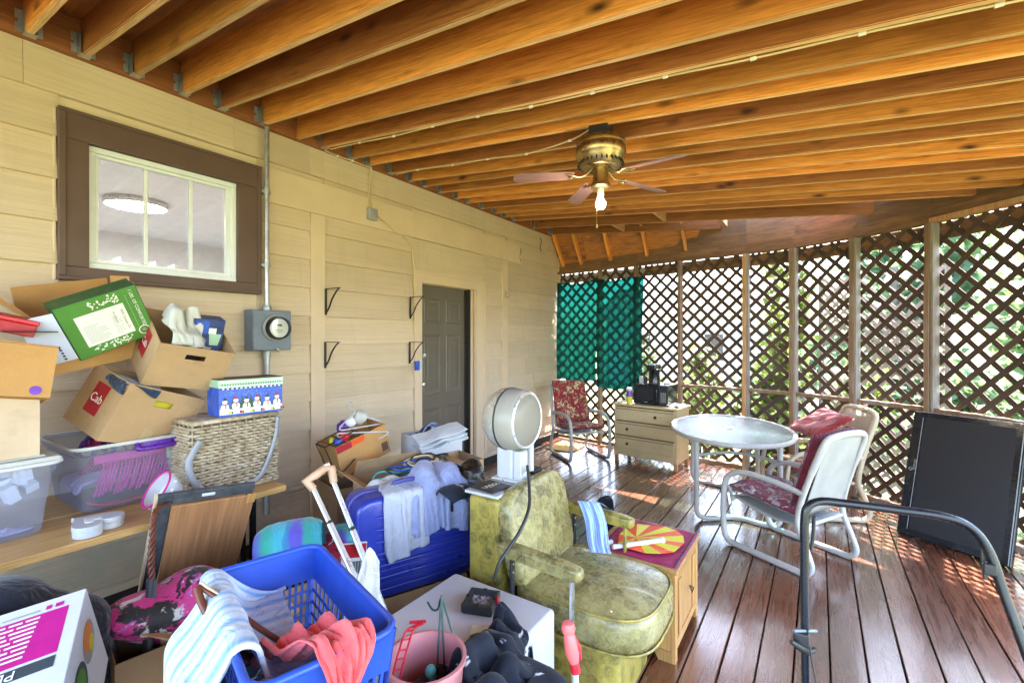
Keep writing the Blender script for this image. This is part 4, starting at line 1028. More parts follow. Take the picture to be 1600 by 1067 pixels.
plain('tape_tan', (.42, .29, .16), .3)
def carton(root, w_, d_, h_, mat='card', slots=(), flaps=(), bottom=True, th=.005):
    """open carton; local x along the front, y inwards, z up; slots = sides with a hand hole; flaps = (side, length, angle out from upright)"""
    def panel(L, hh, hole, name):
        bm = bmesh.new()
        if hole:
            xs_ = [0, L / 2 - .05, L / 2 + .05, L]; zs_ = [0, hh * .70, hh * .70 + .032, hh]
        else: xs_ = [0, L * .33, L * .66, L]; zs_ = [0, hh * .5, hh]
        g = [[[bm.verts.new((x_, y_ , z_)) for z_ in zs_] for x_ in xs_] for y_ in (0, th)]
        nx_, nz_ = len(xs_), len(zs_)
        for i in range(nx_ - 1):
            for j in range(nz_ - 1):
                if hole and i == 1 and j == 1:
                    a = [(i, j), (i + 1, j), (i + 1, j + 1), (i, j + 1)]
                    for q in range(4): p0, p1 = a[q], a[(q + 1) % 4]; bm.faces.new((g[0][p0[0]][p0[1]], g[0][p1[0]][p1[1]], g[1][p1[0]][p1[1]], g[1][p0[0]][p0[1]]))
                    continue
                bm.faces.new((g[0][i][j], g[0][i + 1][j], g[0][i + 1][j + 1], g[0][i][j + 1])); bm.faces.new((g[1][i][j + 1], g[1][i + 1][j + 1], g[1][i + 1][j], g[1][i][j]))
        for i in range(nx_ - 1):
            for j in (0, nz_ - 1): bm.faces.new((g[0][i][j], g[0][i + 1][j], g[1][i + 1][j], g[1][i][j]))
        for j in range(nz_ - 1):
            for i in (0, nx_ - 1): bm.faces.new((g[0][i][j], g[0][i][j + 1], g[1][i][j + 1], g[1][i][j]))
        bmesh.ops.recalc_face_normals(bm, faces=bm.faces[:]); return finish(name, bm, mat, root)
    fr_ = {'front': (Matrix.Identity(4), w_), 'right': (Matrix.Translation((w_, 0.0, 0)) @ Matrix.Rotation(math.pi / 2, 4, 'Z'), d_), 'back': (Matrix.Translation((w_, d_, 0)) @ Matrix.Rotation(math.pi, 4, 'Z'), w_), 'left': (Matrix.Translation((0, d_, 0)) @ Matrix.Rotation(-math.pi / 2, 4, 'Z'), d_)}
    for sd_, (m, L) in fr_.items():
        ins = 0.0 if sd_ in ('front', 'back') else th + .0005
        o = panel(L - 2 * ins, h_, sd_ in slots, 'side_panel'); o.matrix_local = m @ Matrix.Translation((ins, 0, 0))
    for sd_, ln, ang in flaps:
        m, L = fr_[sd_]
        o = box('flap', (.004, -th, 0), (L - .004, 0, ln), mat, root, 0); o.matrix_local = m @ Matrix.Translation((0, th, h_ + .001)) @ Matrix.Rotation(R(ang), 4, 'X')
    if w_ > .39 and slots: box('tape', (w_ * .5 - .028, -.0012, .0), (w_ * .5 + .028, -.0002, h_ * .30), 'tape_tan', root)
    if bottom: box('bottom_panel', (th + .001, th + .001, .001), (w_ - th - .001, d_ - th - .001, th), mat, root)
# box on the lidded tub
B1 = thing('cardboard_box', 'pale cardboard box standing on the lidded clear tub', 'box', M=FM((.76, .10, 1.166), Vector((.02, 1, .0)), Vector((-1, .02, 0))))
carton(B1, .455, .42, .325, 'card_pale', slots=('right',), flaps=(('back', .12, -100),))
# tilted orange box on top, with hand hole
B2 = thing('cardboard_box', 'orange brown cardboard box with hand hole tipped on the left stack', 'box', M=FM((.82, .06, 1.512), Vector((.05, .97, -.16)), Vector((-.97, .0, -.22))))
carton(B2, .52, .42, .23, 'card_orange', slots=('front', 'right'), bottom=True)
box('top_fold', (.0, -.001, .232), (.52, .16, .237), 'card_orange', B2)
o = lathe('sticker', [(0, 0), (.02, 0), (.02, .0015), (0, .0015)], 'print_purple', B2, 18); o.matrix_local = Matrix.Translation((.47, -.001, .03)) @ Matrix.Rotation(math.pi / 2, 4, 'X')
rb = thing('red_box', 'red gift box lying on top of the left cardboard stack', 'box', M=FM((.66, .28, 1.765), Vector((.1, .95, -.25)), Vector((-.95, .1, .1))))
box('body', (0, 0, 0), (.28, .2, .055), 'print_red', rb, .005); box('lid', (-.004, -.004, .0555), (.284, .204, .075), 'red_plastic', rb, .005)
zb = cloth('zebra_scarf', .30, .22, .022, lambda a, b: (.66 + b, .52 + a, 1.80 + .03 * math.sin(a * 40)), [abox((.35, .05, 1.5), (.80, .66, 1.715))], 'black_print', None, 30, .004, floor=1.5)
tag(zb, 'black and white patterned scarf on the left cardboard stack', 'scarf')
# lower and upper branded boxes
M3 = FM((.788 - .312 * .22 - .02, .887 - .312 * .38, 1.462 - .312 * .90), (-.27, .91, -.32), (-.94, -.17, .30))
B3 = thing('cardboard_box', 'tipped cardboard box with red printed label on the purple handled tub', 'box', M=M3)
carton(B3, .435, .326, .312, 'card', slots=('front',))
def endlabel(root, d_, z0, z1, y0, y1, text, sz):
    m = Matrix(((0, 1, 0, -.0002), (-1, 0, 0, 0), (0, 0, 1, 0), (0, 0, 0, 1)))   # local x -> -y, facing -x
    flats('red_label', [(0, rect(-y1, z0, -y0, z1), 0)], ['print_red'], root, m)
    lettering(text, sz, 'print_white', root, m @ onface(-(y0 + y1) / 2, (z0 + z1) / 2, -.0026))
endlabel(B3, .326, .085, .245, .11, .225, 'Cab', .062)
yc = box('book', (0, 0, 0), (.12, .03, .10), 'yellow_print', None, .002); yc.matrix_world = M3 @ Matrix.Translation((.17, .03, .16)); tag(yc, 'yellow item seen through the hand hole of the lower box', 'book')
M4 = FM((.847 - .268 * .54, .986 - .268 * .15, 1.668 - .268 * .83), (0, .98, -.18), (-.84, .10, .53))
B4 = thing('cardboard_box', 'tipped open cardboard box holding a white bag and glassware carton', 'box', M=M4)
carton(B4, .38, .376, .268, 'card', slots=('front',))
endlabel(B4, .376, .09, .235, .12, .235, 'Cab', .055)
gc = thing('glassware_carton', 'dark blue printed glassware carton standing in the upper box', 'carton', M=M4 @ Matrix.Translation((.20, .12, .13)) @ Matrix.Rotation(R(-8), 4, 'Y') @ Matrix.Rotation(R(-14), 4, 'X'))
box('body', (0, 0, 0), (.165, .10, .235), 'print_navy', gc, .002)
flats('print', [(0, rect(.015, .15, .085, .225), 0), (1, [(.10, .08), (.145, .08), (.155, .15), (.09, .15)], 0), (2, rect(.085, .15, .125, .185), 1), (3, rect(.012, .02, .085, .042), 1), (3, rect(.012, .05, .085, .058), 1), (3, rect(.012, .065, .07, .071), 1), (4, disc(.05, .10, .03), 0)], ['print_blue', 'print_mint', 'ceramic', 'print_white', 'print_grey'], gc)
wb = cloth('white_bag', .40, .34, .02, lambda a, b: tuple(M4 @ Vector((.10 + a * .42, .20 + b * .5 + .02 * math.sin(a * 25), .42 + .03 * math.cos(a * 11)))), [cbox(M4, (.015, .07, 0), (.20, .34, .30)), cbox(M4, (.05, .16, 0), (.10, .24, .39)), cbox(M4, (.14, .22, 0), (.19, .28, .40)), cbox(M4, (-.05, -.03, 0), (.40, .012, .275))], 'bag_white', None, 16, .002, floor=.5, wav=.03)
tag(wb, 'crumpled white plastic bag in the upper tipped box', 'bag')
tr = box('bottle', (0, 0, 0), (.1, .1, .1), 'brass', None, .02); tr.matrix_world = M3 @ Matrix.Translation((.05, .10, .20)) @ Euler((.5, .6, .2)).to_matrix().to_4x4(); tag(tr, 'gold coloured ornament inside the lower red labelled box', 'ornament')
# open carton behind with the green printed carton in it
B5 = thing('cardboard_box', 'open orange cardboard box with raised flaps holding the green carton', 'box', M=FM((.49, .64, 1.50), (.02, .93, .22), (-.97, .05, .1)))
carton(B5, .40, .30, .30, 'card_orange', flaps=(('back', .14, -12), ('right', .15, 10), ('front', .10, 150), ('left', .16, 35)))
M6 = FM((.60, .735, 1.575), (.09, .87, .42), (-.93, -.09, .33))
gcn = thing('green_carton', 'green printed carton with white label and dot pattern, tilted', 'carton', M=M6)
box('body', (0, 0, 0), (.345, .11, .30), 'dark_green', gcn, .003)
pol = [(0, rect(.004, .004, .341, .296), 0), (1, rect(.055, .055, .262, .225), 1)]
for k in range(46):
    a = random.uniform(.05, .17); b = random.uniform(.235, .288); pol.append((1, disc(a + .08, b, random.uniform(.003, .0055), 7), 1))
for k in range(46):
    a = random.uniform(.07, .24); b = random.uniform(.010, .050); pol.append((1, disc(a, b, random.uniform(.003, .0055), 7), 1))
for k in range(9): pol.append((2, rect(.07, .072 + k * .011, .07 + random.uniform(.05, .10), .0745 + k * .011), 2)); pol.append((2, rect(.19, .072 + k * .012, .19 + random.uniform(.02, .04), .0745 + k * .012), 2))
for k in range(20): pol.append((1, disc(.283, .075 + k * .0095, .0016, 6), 1))
pol += [(1, disc(.300, .045, .026, 20), 1), (0, disc(.300, .045, .021, 20), 2), (2, disc(.300, .045, .010, 12), 3)]
flats('print', pol, ['green_print', 'print_white', 'print_grey'], gcn)
lettering('1 LBS. OF COMFORTED', .021, 'print_white', gcn, onface(.310, .175, -.0032, R(90)))
lettering('2005 Chosen Oil', .017, 'print_grey', gcn, onface(.244, .14, -.0034, R(90)))
lettering('Mix Cleaner', .013, 'print_grey', gcn, onface(.208, .165, -.0034, R(90)))
box('open_flap', (-.135, .0, .02), (-.003, .004, .28), 'paper_lilac', gcn, .001, rot=(0, 0, R(-16)))
flats('flap_marks', [(0, rect(-.105 + k * .011, .092, -.098 + k * .011, .108 + .003 * (k % 2)), 0) for k in range(6)], ['print_purple'], gcn, Matrix.Rotation(R(-16), 4, 'Z'))
flats('flap_print', [(0, rect(-.05 + k * .0, .03 + k * .017, -.04, .04 + k * .017), 0) for k in range(5)], ['print_dark'], gcn, Matrix.Rotation(R(-16), 4, 'Z'))
nv = cloth('navy_cloth', .26, .20, .02, lambda a, b: (.66 + b * .5, .93 + a, 1.60 + .02 * math.sin(a * 30)), [cbox(M3, (0, 0, 0), (.435, .326, .30))], 'denim', None, 24, .004, floor=1.2)
tag(nv, 'navy cloth tucked under the green carton', 'cloth')
# hamper basket with tin
bk = thing('wicker_basket', 'pale wicker hamper with grey strap standing on the bench end', 'basket', M=FM((.87, 1.125, BZ + .002), (-.02, 1, 0), (-1, -.02, 0)))
BW, BD, BH = .475, .30, .42
for side in range(4):
    L = BW if side % 2 == 0 else BD; mm = [Matrix.Identity(4), Matrix.Translation((BW, 0, 0)) @ Matrix.Rotation(math.pi / 2, 4, 'Z'), Matrix.Translation((BW, BD, 0)) @ Matrix.Rotation(math.pi, 4, 'Z'), Matrix.Translation((0, BD, 0)) @ Matrix.Rotation(-math.pi / 2, 4, 'Z')][side]
    bm = bmesh.new(); ns = int(L / .046); nr = 23
    for k in range(nr):
        z = .008 + k * (BH - .02) / nr; pth = []
        for i in range(ns * 2 + 1):
            u = i / (ns * 2); pth.append((u * L, (.009 if (i // 1 + k) % 2 == 0 else -.009), z + random.uniform(-.0015, .0015)))
        bm_tube(bm, catmull(pth, 2), .0085, 6, False, .95, False)
    for i in range(ns + 1): bm_tube(bm, [(i * L / ns, 0, 0), (i * L / ns, 0, BH)], .005, 5)
    o = finish('weave', bm, 'wicker', bk, True); o.matrix_local = mm
bm = bmesh.new(); bm_tube(bm, [(0, 0, BH), (BW, 0, BH), (BW, BD, BH), (0, BD, BH)], .013, 8, True); finish('rim', bm, 'wicker', bk, True)
bm = bmesh.new(); bm_tube(bm, [(0, 0, .01), (BW, 0, .01), (BW, BD, .01), (0, BD, .01)], .012, 8, True); finish('base_rim', bm, 'wicker', bk, True); box('base', (0, 0, .002), (BW, BD, .01), 'wicker', bk); box('lid', (.005, .005, BH + .004), (BW - .005, BD - .005, BH + .014), 'wicker', bk, .004)
def strap(nm, pts, wd, parent, mat):
    P_ = catmull(pts, 6); n = len(P_) - 1
    return grid_mesh(nm, lambda u, v: P_[int(round(u * n))] + Vector((wd[0], wd[1], wd[2])) * (v - .5), n, 1, mat, parent, .003)
plain('strap_grey', (.30, .31, .34), .6)
def strap2(nm, pts, wd, parent, mat):
    P_ = catmull(pts, 8); n = len(P_) - 1
    W_ = [(P_[min(i + 1, n)] - P_[max(i - 1, 0)]).cross(Vector((0, 1, 0))).normalized() * wd for i in range(n + 1)]
    return grid_mesh(nm, lambda u, v: P_[int(round(u * n))] + W_[int(round(u * n))] * (v - .5), n, 1, mat, parent, .003)
strap2('strap', [(.03, -.022, .33), (-.03, -.03, .22), (.0, -.05, .10), (.10, -.035, .02), (.2, -.03, .025)], .034, bk, 'strap_grey')
strap2('strap', [(.47, -.022, .40), (.455, -.02, .28), (.40, -.03, .14), (.34, -.03, .05), (.22, -.035, .022)], .026, bk, 'strap_grey')
tin = thing('gift_tin', 'blue gift box with green lid and snowman print on the wicker hamper', 'box', M=FM((.86, 1.262, BZ + BH + .0185), (.10, .99, .0), (-.99, .10, 0)))
box('body', (0, 0, 0), (.355, .19, .165), 'print_blue', tin, .004); box('lid', (-.004, -.004, .1655), (.359, .194, .212), 'print_mint', tin, .004); box('lid_top', (.002, .002, .2125), (.353, .188, .216), 'trim_brown', tin, .002)
pol = [(1, rect(.004, .012, .351, .045), 0), (0, rect(.004, .002, .351, .012), 0)]
for k in range(7): x0 = .03 + k * .047; pol.append((2, [(x0 - .022, .04), (x0 + .022, .04), (x0, .115)], 0))
for k in range(6):
    x0 = .03 + k * .058; z0 = .04 + (k % 2) * .006
    pol += [(1, disc(x0, z0 + .012, .022, 14), 1), (1, disc(x0, z0 + .045, .0135, 12), 1), (3 if k % 2 else 4, [(x0 - .012, z0 + .053), (x0 + .012, z0 + .053), (x0 + .006, z0 + .068), (x0 - .006, z0 + .068)], 2), (3, rect(x0 - .010, z0 + .028, x0 + .010, z0 + .034), 2), (3, rect(x0 + .002, z0 + .006, x0 + .008, z0 + .030), 2), (4, disc(x0 - .004, z0 + .048, .0018, 6), 2), (4, disc(x0 + .004, z0 + .048, .0018, 6), 2)]
    pol += [(3 if k % 2 else 5, rect(x0 + .020, .014, x0 + .034, .030), 2), (2, rect(x0 + .035, .014, x0 + .044, .026), 2)]
for k in range(40): pol.append((1, disc(random.uniform(.01, .345), random.uniform(.11, .152), .0014, 5), 0))
for k in range(29): pol.append((1 if k % 2 else 4, rect(.004 + k * .012, .156, .016 + k * .012, .163), 0))
flats('print', pol, ['print_blue', 'print_white', 'dark_green', 'print_red', 'print_dark', 'yellow_print'], tin)
flats('lid_print', [(0, rect(0, .195, .355, .203), 0), (0, rect(0, .168, .355, .174), 0)] + [(1, rect(.012 + k * .014, .180, .019 + k * .014, .187), 0) for k in range(24)] + [(2, disc(.02 + k * .028, .199, .002, 6), 1) for k in range(12)], ['print_white', 'dark_green', 'print_red'], tin, Matrix.Translation((0, -.004, 0)))
# small things on the bench
hp = []
for k in range(40):
    a = 2 * math.pi * k / 40; hp.append((.115 * (.9 * math.sin(a) ** 3) * 1.0, .105 * (.8125 * math.cos(a) - .3125 * math.cos(2 * a) - .125 * math.cos(3 * a) - .0625 * math.cos(4 * a))))
hbx = thing('heart_box', 'white heart shaped keepsake box on the bench front edge', 'box', atz(147, 828, BZ + .002), R(-62))
prism('base', hp, 0, .028, 'white_paint', hbx, bevel=.002, seg=1); prism('lid', [(a * 1.03, b * 1.03) for a, b in hp], .0285, .052, 'white_paint', hbx, bevel=.004, seg=2); prism('lid_relief', [(a * .35 + .01, b * .35) for a, b in hp], .0522, .055, 'ceramic', hbx, bevel=.001, seg=1)
gj = thing('glass_bowl', 'lidded glass candle bowl with white stars and pink rim lying tilted', 'bowl', M=Matrix.Translation(at(256, 768, 2.30)) @ Euler((R(50), R(-30), R(20))).to_matrix().to_4x4())
lathe('bowl', [(0, -.07), (.04, -.068), (.065, -.045), (.078, -.01), (.088, .03), (.090, .035), (.086, .034), (.074, -.008), (.06, -.04), (.04, -.06), (0, -.062)], 'bag_clear', gj, 30); tube('pink_rim', [(.09 * math.cos(a), .09 * math.sin(a), .036) for a in np.linspace(0, 6.283, 33)[:-1]], .005, 'magenta', gj, 8, closed=True)
lathe('wax', [(0, .0), (.07, -.01), (.055, -.04), (0, -.058)], 'wash_white', gj, 24)
for k in range(11):
    a = k * .571 + .2; rr_ = .081 + .004 * (k % 2); zz = .004 + .014 * (k % 2)
    st = [((.011 if q % 2 == 0 else .0048) * math.cos(q * math.pi / 5), (.011 if q % 2 == 0 else .0048) * math.sin(q * math.pi / 5)) for q in range(10)]
    o = prism('star', st, 0, .0012, 'print_white', gj, bevel=0); o.matrix_local = Matrix.Rotation(a, 4, 'Z') @ Matrix.Translation((rr_ + .003, 0, zz)) @ Matrix.Rotation(R(75), 4, 'Y')
# leaning framed board
Mf = FM(at(247.5, 776, 2.10), at(369, 752, 2.30) - at(247.5, 776, 2.10), Vector((-.75, .33, .45)))
Mf = Mf @ Matrix.Rotation(R(6), 4, 'Y')
fb = thing('framed_board', 'wooden panel in a slate coloured frame leaning on the bench', 'board', M=Mf @ Matrix.Translation((0, 0, -.75)))
fw = .40
box('frame_side', (0, 0, 0), (.055, .022, .75), 'slate_grey', fb, .003); box('frame_side', (fw - .03, .001, 0), (fw, .021, .69), 'slate_grey', fb, .003); box('frame_top', (.0555, .0, .69), (fw, .022, .75), 'slate_grey', fb, .003); box('frame_edge', (-.012, -.004, 0), (-.0005, .026, .75), 'pale_wood', fb, .002)
box('wood_panel', (.056, -.012, .0), (fw + .008, -.0005, .685), 'plank_panel', fb, .002); box('hinge_tab', (fw - .03, -.016, .64), (fw + .012, -.0125, .70), 'oak', fb, .001); box('latch', (.17, -.008, .72), (.225, -.0005, .735), 'white_plastic', fb, .002)
# belt hanging off the bench
plain('belt_dark', (.03, .03, .035), .5, var=.2)
bl = thing('braided_belt', 'brown braided belt hanging from the bench edge with a black strap', 'belt', at(240, 800, 2.02))
bp = [at(x_, y_, t_) - at(240, 800, 2.02) for x_, y_, t_ in ((262, 786, 2.14), (248, 792, 2.08), (240, 808, 2.02), (238, 840, 1.98), (236, 875, 1.94), (237, 905, 1.92))]
grid_b = catmull(bp, 8); nb_ = len(grid_b) - 1
bm = bmesh.new()
for ph_ in (0, 2.1, 4.2): bm_tube(bm, [q + Vector((.0, .009 * math.cos(i * .9 + ph_), .004 * math.sin(i * 1.8 + ph_))) + Vector((.006 * math.sin(i * .9 + ph_), 0, 0)) for i, q in enumerate(grid_b)], .0055, 6)
finish('braid', bm, 'brown_rod', bl, True)
strap('strap', [at(237, 903, 1.92) - at(240, 800, 2.02), at(235, 950, 1.87) - at(240, 800, 2.02), at(232, 1000, 1.82) - at(240, 800, 2.02), at(230, 1060, 1.77) - at(240, 800, 2.02)], (.022, .03, 0), bl, 'belt_dark')

# ================================================================== FLOOR PILE, LEFT AND MIDDLE
# appliance carton lying face up at the lower left
Mi = FM((1.65, .5, .856), (-.40, -.91, -.13), (.86, -.36, -.30))      # x leftwards along the far edge, y towards the camera, z out of the face
Mi = Mi @ Matrix.Rotation(0, 4, 'X')
ic = thing('appliance_carton', 'white appliance carton with magenta text panel lying upside down', 'carton', M=Mi @ Matrix.Translation((0, 0, -.33)))
sgn = 1 if (Mi.to_3x3() @ Vector((0, 0, 1))).z > 0 else -1
zt_ = .33 if sgn > 0 else 0
ICW, ICD = .46, .40
box('body', (0, 0, 0.0), (ICW, ICD, .33), 'paper_white', ic, .003)
# printed top: flats live in xz facing -y -> turn so that they face +z ; photo x = right to left
Mp = Matrix(((-1, 0, 0, ICW), (0, 0, -1, ICD), (0, -1, 0, .3302), (0, 0, 0, 1)))
Mp = Matrix.Translation((0, 0, .3302)) @ Matrix.Rotation(R(-90), 4, 'X') @ Matrix.Translation((0, 0, 0))   # flat (a, -, b) -> (a, -b.., up)
# seen from the front, a runs right to left and b runs towards the camera when b is negative
pol = [(0, [(.035, .055), (ICW - .01, .055), (ICW - .01, .235), (.035, .235)], 0), (1, rect(.035, .245, ICW - .005, .285), 0), (0, rect(.05, .028, .07, .045), 0), (0, rect(.078, .028, .092, .045), 0), (2, rect(.105, .036, .19, .043), 0)]
for k in range(9):
    a0 = .10 + .0015 * k; 
    aa = a0
    while aa < ICW - .03:
        ln = random.uniform(.02, .06); pol.append((3, rect(aa, .066 + k * .0175, min(aa + ln, ICW - .02), .073 + k * .0175), 1)); aa += ln + .007
flats('print', pol, ['magenta', 'print_dark', 'print_grey', 'print_white'], ic, Mp)
def topletter(text, a, b, sz, mat): 
    return lettering(text, sz, mat, ic, Matrix.Translation((a, b, .3325)) , squash=1.0)
topletter('PLUS', .16, .265, .042, 'print_white'); topletter('Instant', .22, .335, .075, 'print_dark')
Ms = Matrix(((0, 1, 0, -.0002), (1, 0, 0, 0), (0, 0, 1, 0), (0, 0, 0, 1)))
flats('side_print', [(0, disc(.12, .22, .075, 20, .75), 0), (1, disc(.12, .235, .055, 16, .7), 1), (4, disc(.105, .20, .03, 12, .8), 2), (2, disc(.28, .20, .085, 20, .75), 0), (3, disc(.28, .20, .065, 16, .75), 1), (3, disc(.25, .22, .02, 8), 2)], ['print_grey', 'print_orange', 'print_dark', 'green_print', 'yellow_print'], ic, Ms)
# black jacket slumped behind it, over a hidden carton
sj = thing('cardboard_box', 'cardboard box hidden under the black jacket', 'box', (1.06, -.15, 0)); carton(sj, .42, .62, .66, 'card_dark')
jk = cloth('black_jacket', 1.0, .74, .028, lambda a, b: (1.34 + b, .30 + a * 1.1, 1.02 - .25 * a), [abox((1.06, -.15, 0), (1.48, .47, .66)), ('ball', np.array((1.32, .34, .70)), .15), ('ball', np.array((1.28, .10, .74)), .18), ('ball', np.array((1.36, .52, .60)), .12)], 'jacket', None, 70, .014, wav=.035, shrink=.86)
tag(jk, 'black padded jacket heaped at the lower left', 'jacket')
fl = cloth('fleece', .34, .26, .026, lambda a, b: (1.50 + b, .16 + a, .93 + .03 * math.sin(a * 20)), [abox((1.30, .0, 0), (1.62, .40, .80))], 'wash_white', None, 30, .02, floor=.5)
tag(fl, 'cream fleece showing between black jacket and appliance carton', 'fleece')
# box with sequinned cushion
B7 = thing('cardboard_box', 'dark brown cardboard box holding the pink sequinned cushion', 'box', M=FM((1.56, .60, 0), (.16, .98, 0), (-.98, .16, 0)))
carton(B7, .40, .36, .50, 'card_dark', slots=('front',))
sq = grid_mesh('cushion', lambda u, v: Vector((1.38 - .17 * math.sin(u * math.pi) ** .5 * math.cos(v * 6.283) * .9, .66 + .48 * u - .06, .55 + .11 * math.sin(v * 6.283) * math.sin(u * math.pi) ** .5 + .02 * math.sin(u * 9 + 1))), 26, 20, 'sequin')
tag(sq, 'pink and black sequinned cushion stuffed in the dark brown box', 'cushion')
B8 = thing('cardboard_box', 'small tan cardboard box beside the blue striped towel', 'box', M=FM((1.80, .86, 0), (-.35, .93, 0), (-.93, -.35, 0)))
carton(B8, .34, .30, .52, 'card', flaps=(('front', .10, 120), ('left', .1, 60)))
# blue laundry basket on a hidden crate
Mb = FM((2.80, .82, .64), Vector((-.60, .17, 0)), Vector((-.17, -.60, 0)))     # x from right-front corner to back corner, y to the left
lbk = thing('laundry_basket', 'blue perforated plastic laundry basket full of clothes', 'basket', M=Mb)
LW, LD, LH = .62, .33, .315
def wallgrid(L, hh, taper, name, solid_top=.34, cols=15):
    bm = bmesh.new(); rows = 5; z0 = .02; ztop = hh * (1 - solid_top); cw = L / cols
    def pt(x_, z_, y_): k = taper * (1 - z_ / hh); return bm.verts.new((k + (L - 2 * k) * x_ / L, y_ + k, z_))
    # bars
    def bar(x0, x1, z0_, z1_):
        q = [[pt(x_, z_, y_) for x_, z_ in ((x0, z0_), (x1, z0_), (x1, z1_), (x0, z1_))] for y_ in (0, .004)]
        bm.faces.new(q[0]); bm.faces.new(q[1][::-1])
        for i in range(4): bm.faces.new((q[0][i], q[1][i], q[1][(i + 1) % 4], q[0][(i + 1) % 4]))
    bar(0, L, ztop, hh); bar(0, L, 0, z0)
    solid = {c_ for c_ in range(cols) if c_ in (0,)}
    for c_ in range(cols + 1): bar(max(0, c_ * cw - .0045), min(L, c_ * cw + .0045), z0, ztop)
    for c_ in range(cols):
        if c_ in solid: bar(c_ * cw + .006, (c_ + 1) * cw - .006, z0, ztop); continue
        for r_ in range(1, rows): zz = z0 + (ztop - z0) * r_ / rows; bar(c_ * cw + .0045, (c_ + 1) * cw - .0045, zz - .004, zz + .004)
    bmesh.ops.recalc_face_normals(bm, faces=bm.faces[:]); return finish(name, bm, 'basket_blue', lbk)
for nm, m, L in (('wall', Matrix.Identity(4), LW), ('wall', Matrix.Translation((LW, 0, 0)) @ Matrix.Rotation(math.pi / 2, 4, 'Z'), LD), ('wall', Matrix.Translation((LW, LD, 0)) @ Matrix.Rotation(math.pi, 4, 'Z'), LW), ('wall', Matrix.Translation((0, LD, 0)) @ Matrix.Rotation(-math.pi / 2, 4, 'Z'), LD)):
    o = wallgrid(L, LH, .035, nm); o.matrix_local = m
def rrect(w_, d_, r, z, e=0):
    pts = []
    for cx_, cy_, a0 in ((w_ - r + e, r - e, -90), (w_ - r + e, d_ - r + e, 0), (r - e, d_ - r + e, 90), (r - e, r - e, 180)):
        for s_ in range(5): a = R(a0 + 22.5 * s_); pts.append((cx_ + r * math.cos(a), cy_ + r * math.sin(a), z))
    return pts
tube('rim', rrect(LW, LD, .05, LH, .004), .010, 'basket_blue', lbk, 10, closed=True)
box('floor', (.036, .036, .002), (LW - .036, LD - .036, .010), 'basket_blue', lbk)
bdg = lathe('badge', [(0, 0), (.032, 0), (.032, .002), (0, .002)], 'print_white', lbk, 24); bdg.matrix_local = Matrix.Translation((.24, -.003, .235)) @ Matrix.Rotation(R(90), 4, 'X')
crate = thing('cardboard_box', 'cardboard box under the blue laundry basket', 'box', M=Mb @ Matrix.Translation((.04, .04, -.64))); carton(crate, .54, .26, .632, 'card')
for nm, lb, sx, sz_, mt_, cpos, wv_ in (('shirt', 'dark patterned shirts at the bottom of the blue laundry basket', .46, .34, 'red_floral', (.36, .23, .09), .03), ('shirt', 'white printed shirt at the bottom of the blue laundry basket', .36, .30, 'black_print', (.46, .27, .12), .03)):
    ctr = Mb @ Vector(cpos)
    q = cloth(nm, sx, sz_, .028, lambda a, b, ctr=ctr: ctr + Vector((-a, b, .06)), [cbox(Mb, (.04, .04, 0), (LW - .04, LD - .04, .03))], mt_, None, 40, .01, wav=wv_, floor=.68, shrink=.8); tag(q, lb, 'shirt')
# coral top over the near rim
cm = Mb @ Vector((.20, .10, LH))
rimf = [cbox(Mb, (0, -.006, 0), (LW, .012, LH + .006), .01), cbox(Mb, (0, .04, 0), (LW, LD - .03, .16), .01), cbox(Mb, (-.006, 0, 0), (.012, LD, LH + .006), .01)]
def coral(u, v):
    # from the heap inside, up over the near rim and down outside; folds run across the rim
    path = [(.27, LH - .13), (.20, LH - .045), (.14, LH - .07), (.08, LH - .01), (.012, LH + .018), (-.020, LH + .0), (-.024, LH - .06), (-.022, LH - .12)]
    q = v * (len(path) - 1); k = min(int(q), len(path) - 2); f_ = q - k; x_ = path[k][0] * (1 - f_) + path[k + 1][0] * f_; z_ = path[k][1] * (1 - f_) + path[k + 1][1] * f_
    wd_ = .09 + .07 * math.sin(v * 3.3 + .6) + .02 * math.sin(v * 11)
    fold = .012 * math.sin(u * 13 + 5 * v) + .007 * math.sin(u * 29 - 8 * v + 1) + .004 * math.sin(u * 51 + 11 * v)
    out_ = min(1, max(0, (v - .55) * 5)); e_ = .012 * math.sin(u * 5 + 1) * v
    return Mb @ Vector((x_ - abs(fold) * out_ - .004 * out_, .165 + (u - .5) * wd_ + .035 * math.sin(v * 4 + 2), z_ + fold * (1 - out_) * 1.2 + .018 * (1 - out_) + e_))
cr = grid_mesh('coral_top', coral, 70, 40, 'coral', None, .004)
tag(cr, 'coral pink knit top draped over the blue basket rim', 'top')
gr = cloth('striped_cloth', .42, .36, .022, lambda a, b: tuple(Mb @ Vector((.12 + a * .8, .27 + b * .8, LH + .06))), rimf + lump(Mb @ Vector((.16, .30, LH - .07)), .11, .08, .03, 10, (.022, .038)) + [cbox(Mb, (.05, .18, 0), (.30, .38, LH - .13))], 'grey_stripe', None, 50, .008, wav=.05, shrink=.65, floor=.3)
tag(gr, 'grey and white striped cloth in the near corner of the blue basket', 'cloth')
ws = cloth('white_cloth', .15, .44, .015, lambda a, b: at(558 - b * 95, 945 + b * 370, 1.62 - .12 * b) + Vector((.6, .75, 0)) * a * (.55 + b), [cbox(Mb, (.02, .02, 0), (LW - .02, LD - .02, .06))] + rimf[:1], 'wash_white', None, 8, .004, pins=[(0, 0), (0, 1), (0, 2), (0, 3), (0, 4), (0, 5), (0, 6), (0, 7), (0, 8)], wav=.012, floor=.3)
tag(ws, 'white cloth strip hanging into the blue basket beside the luggage handle', 'cloth')
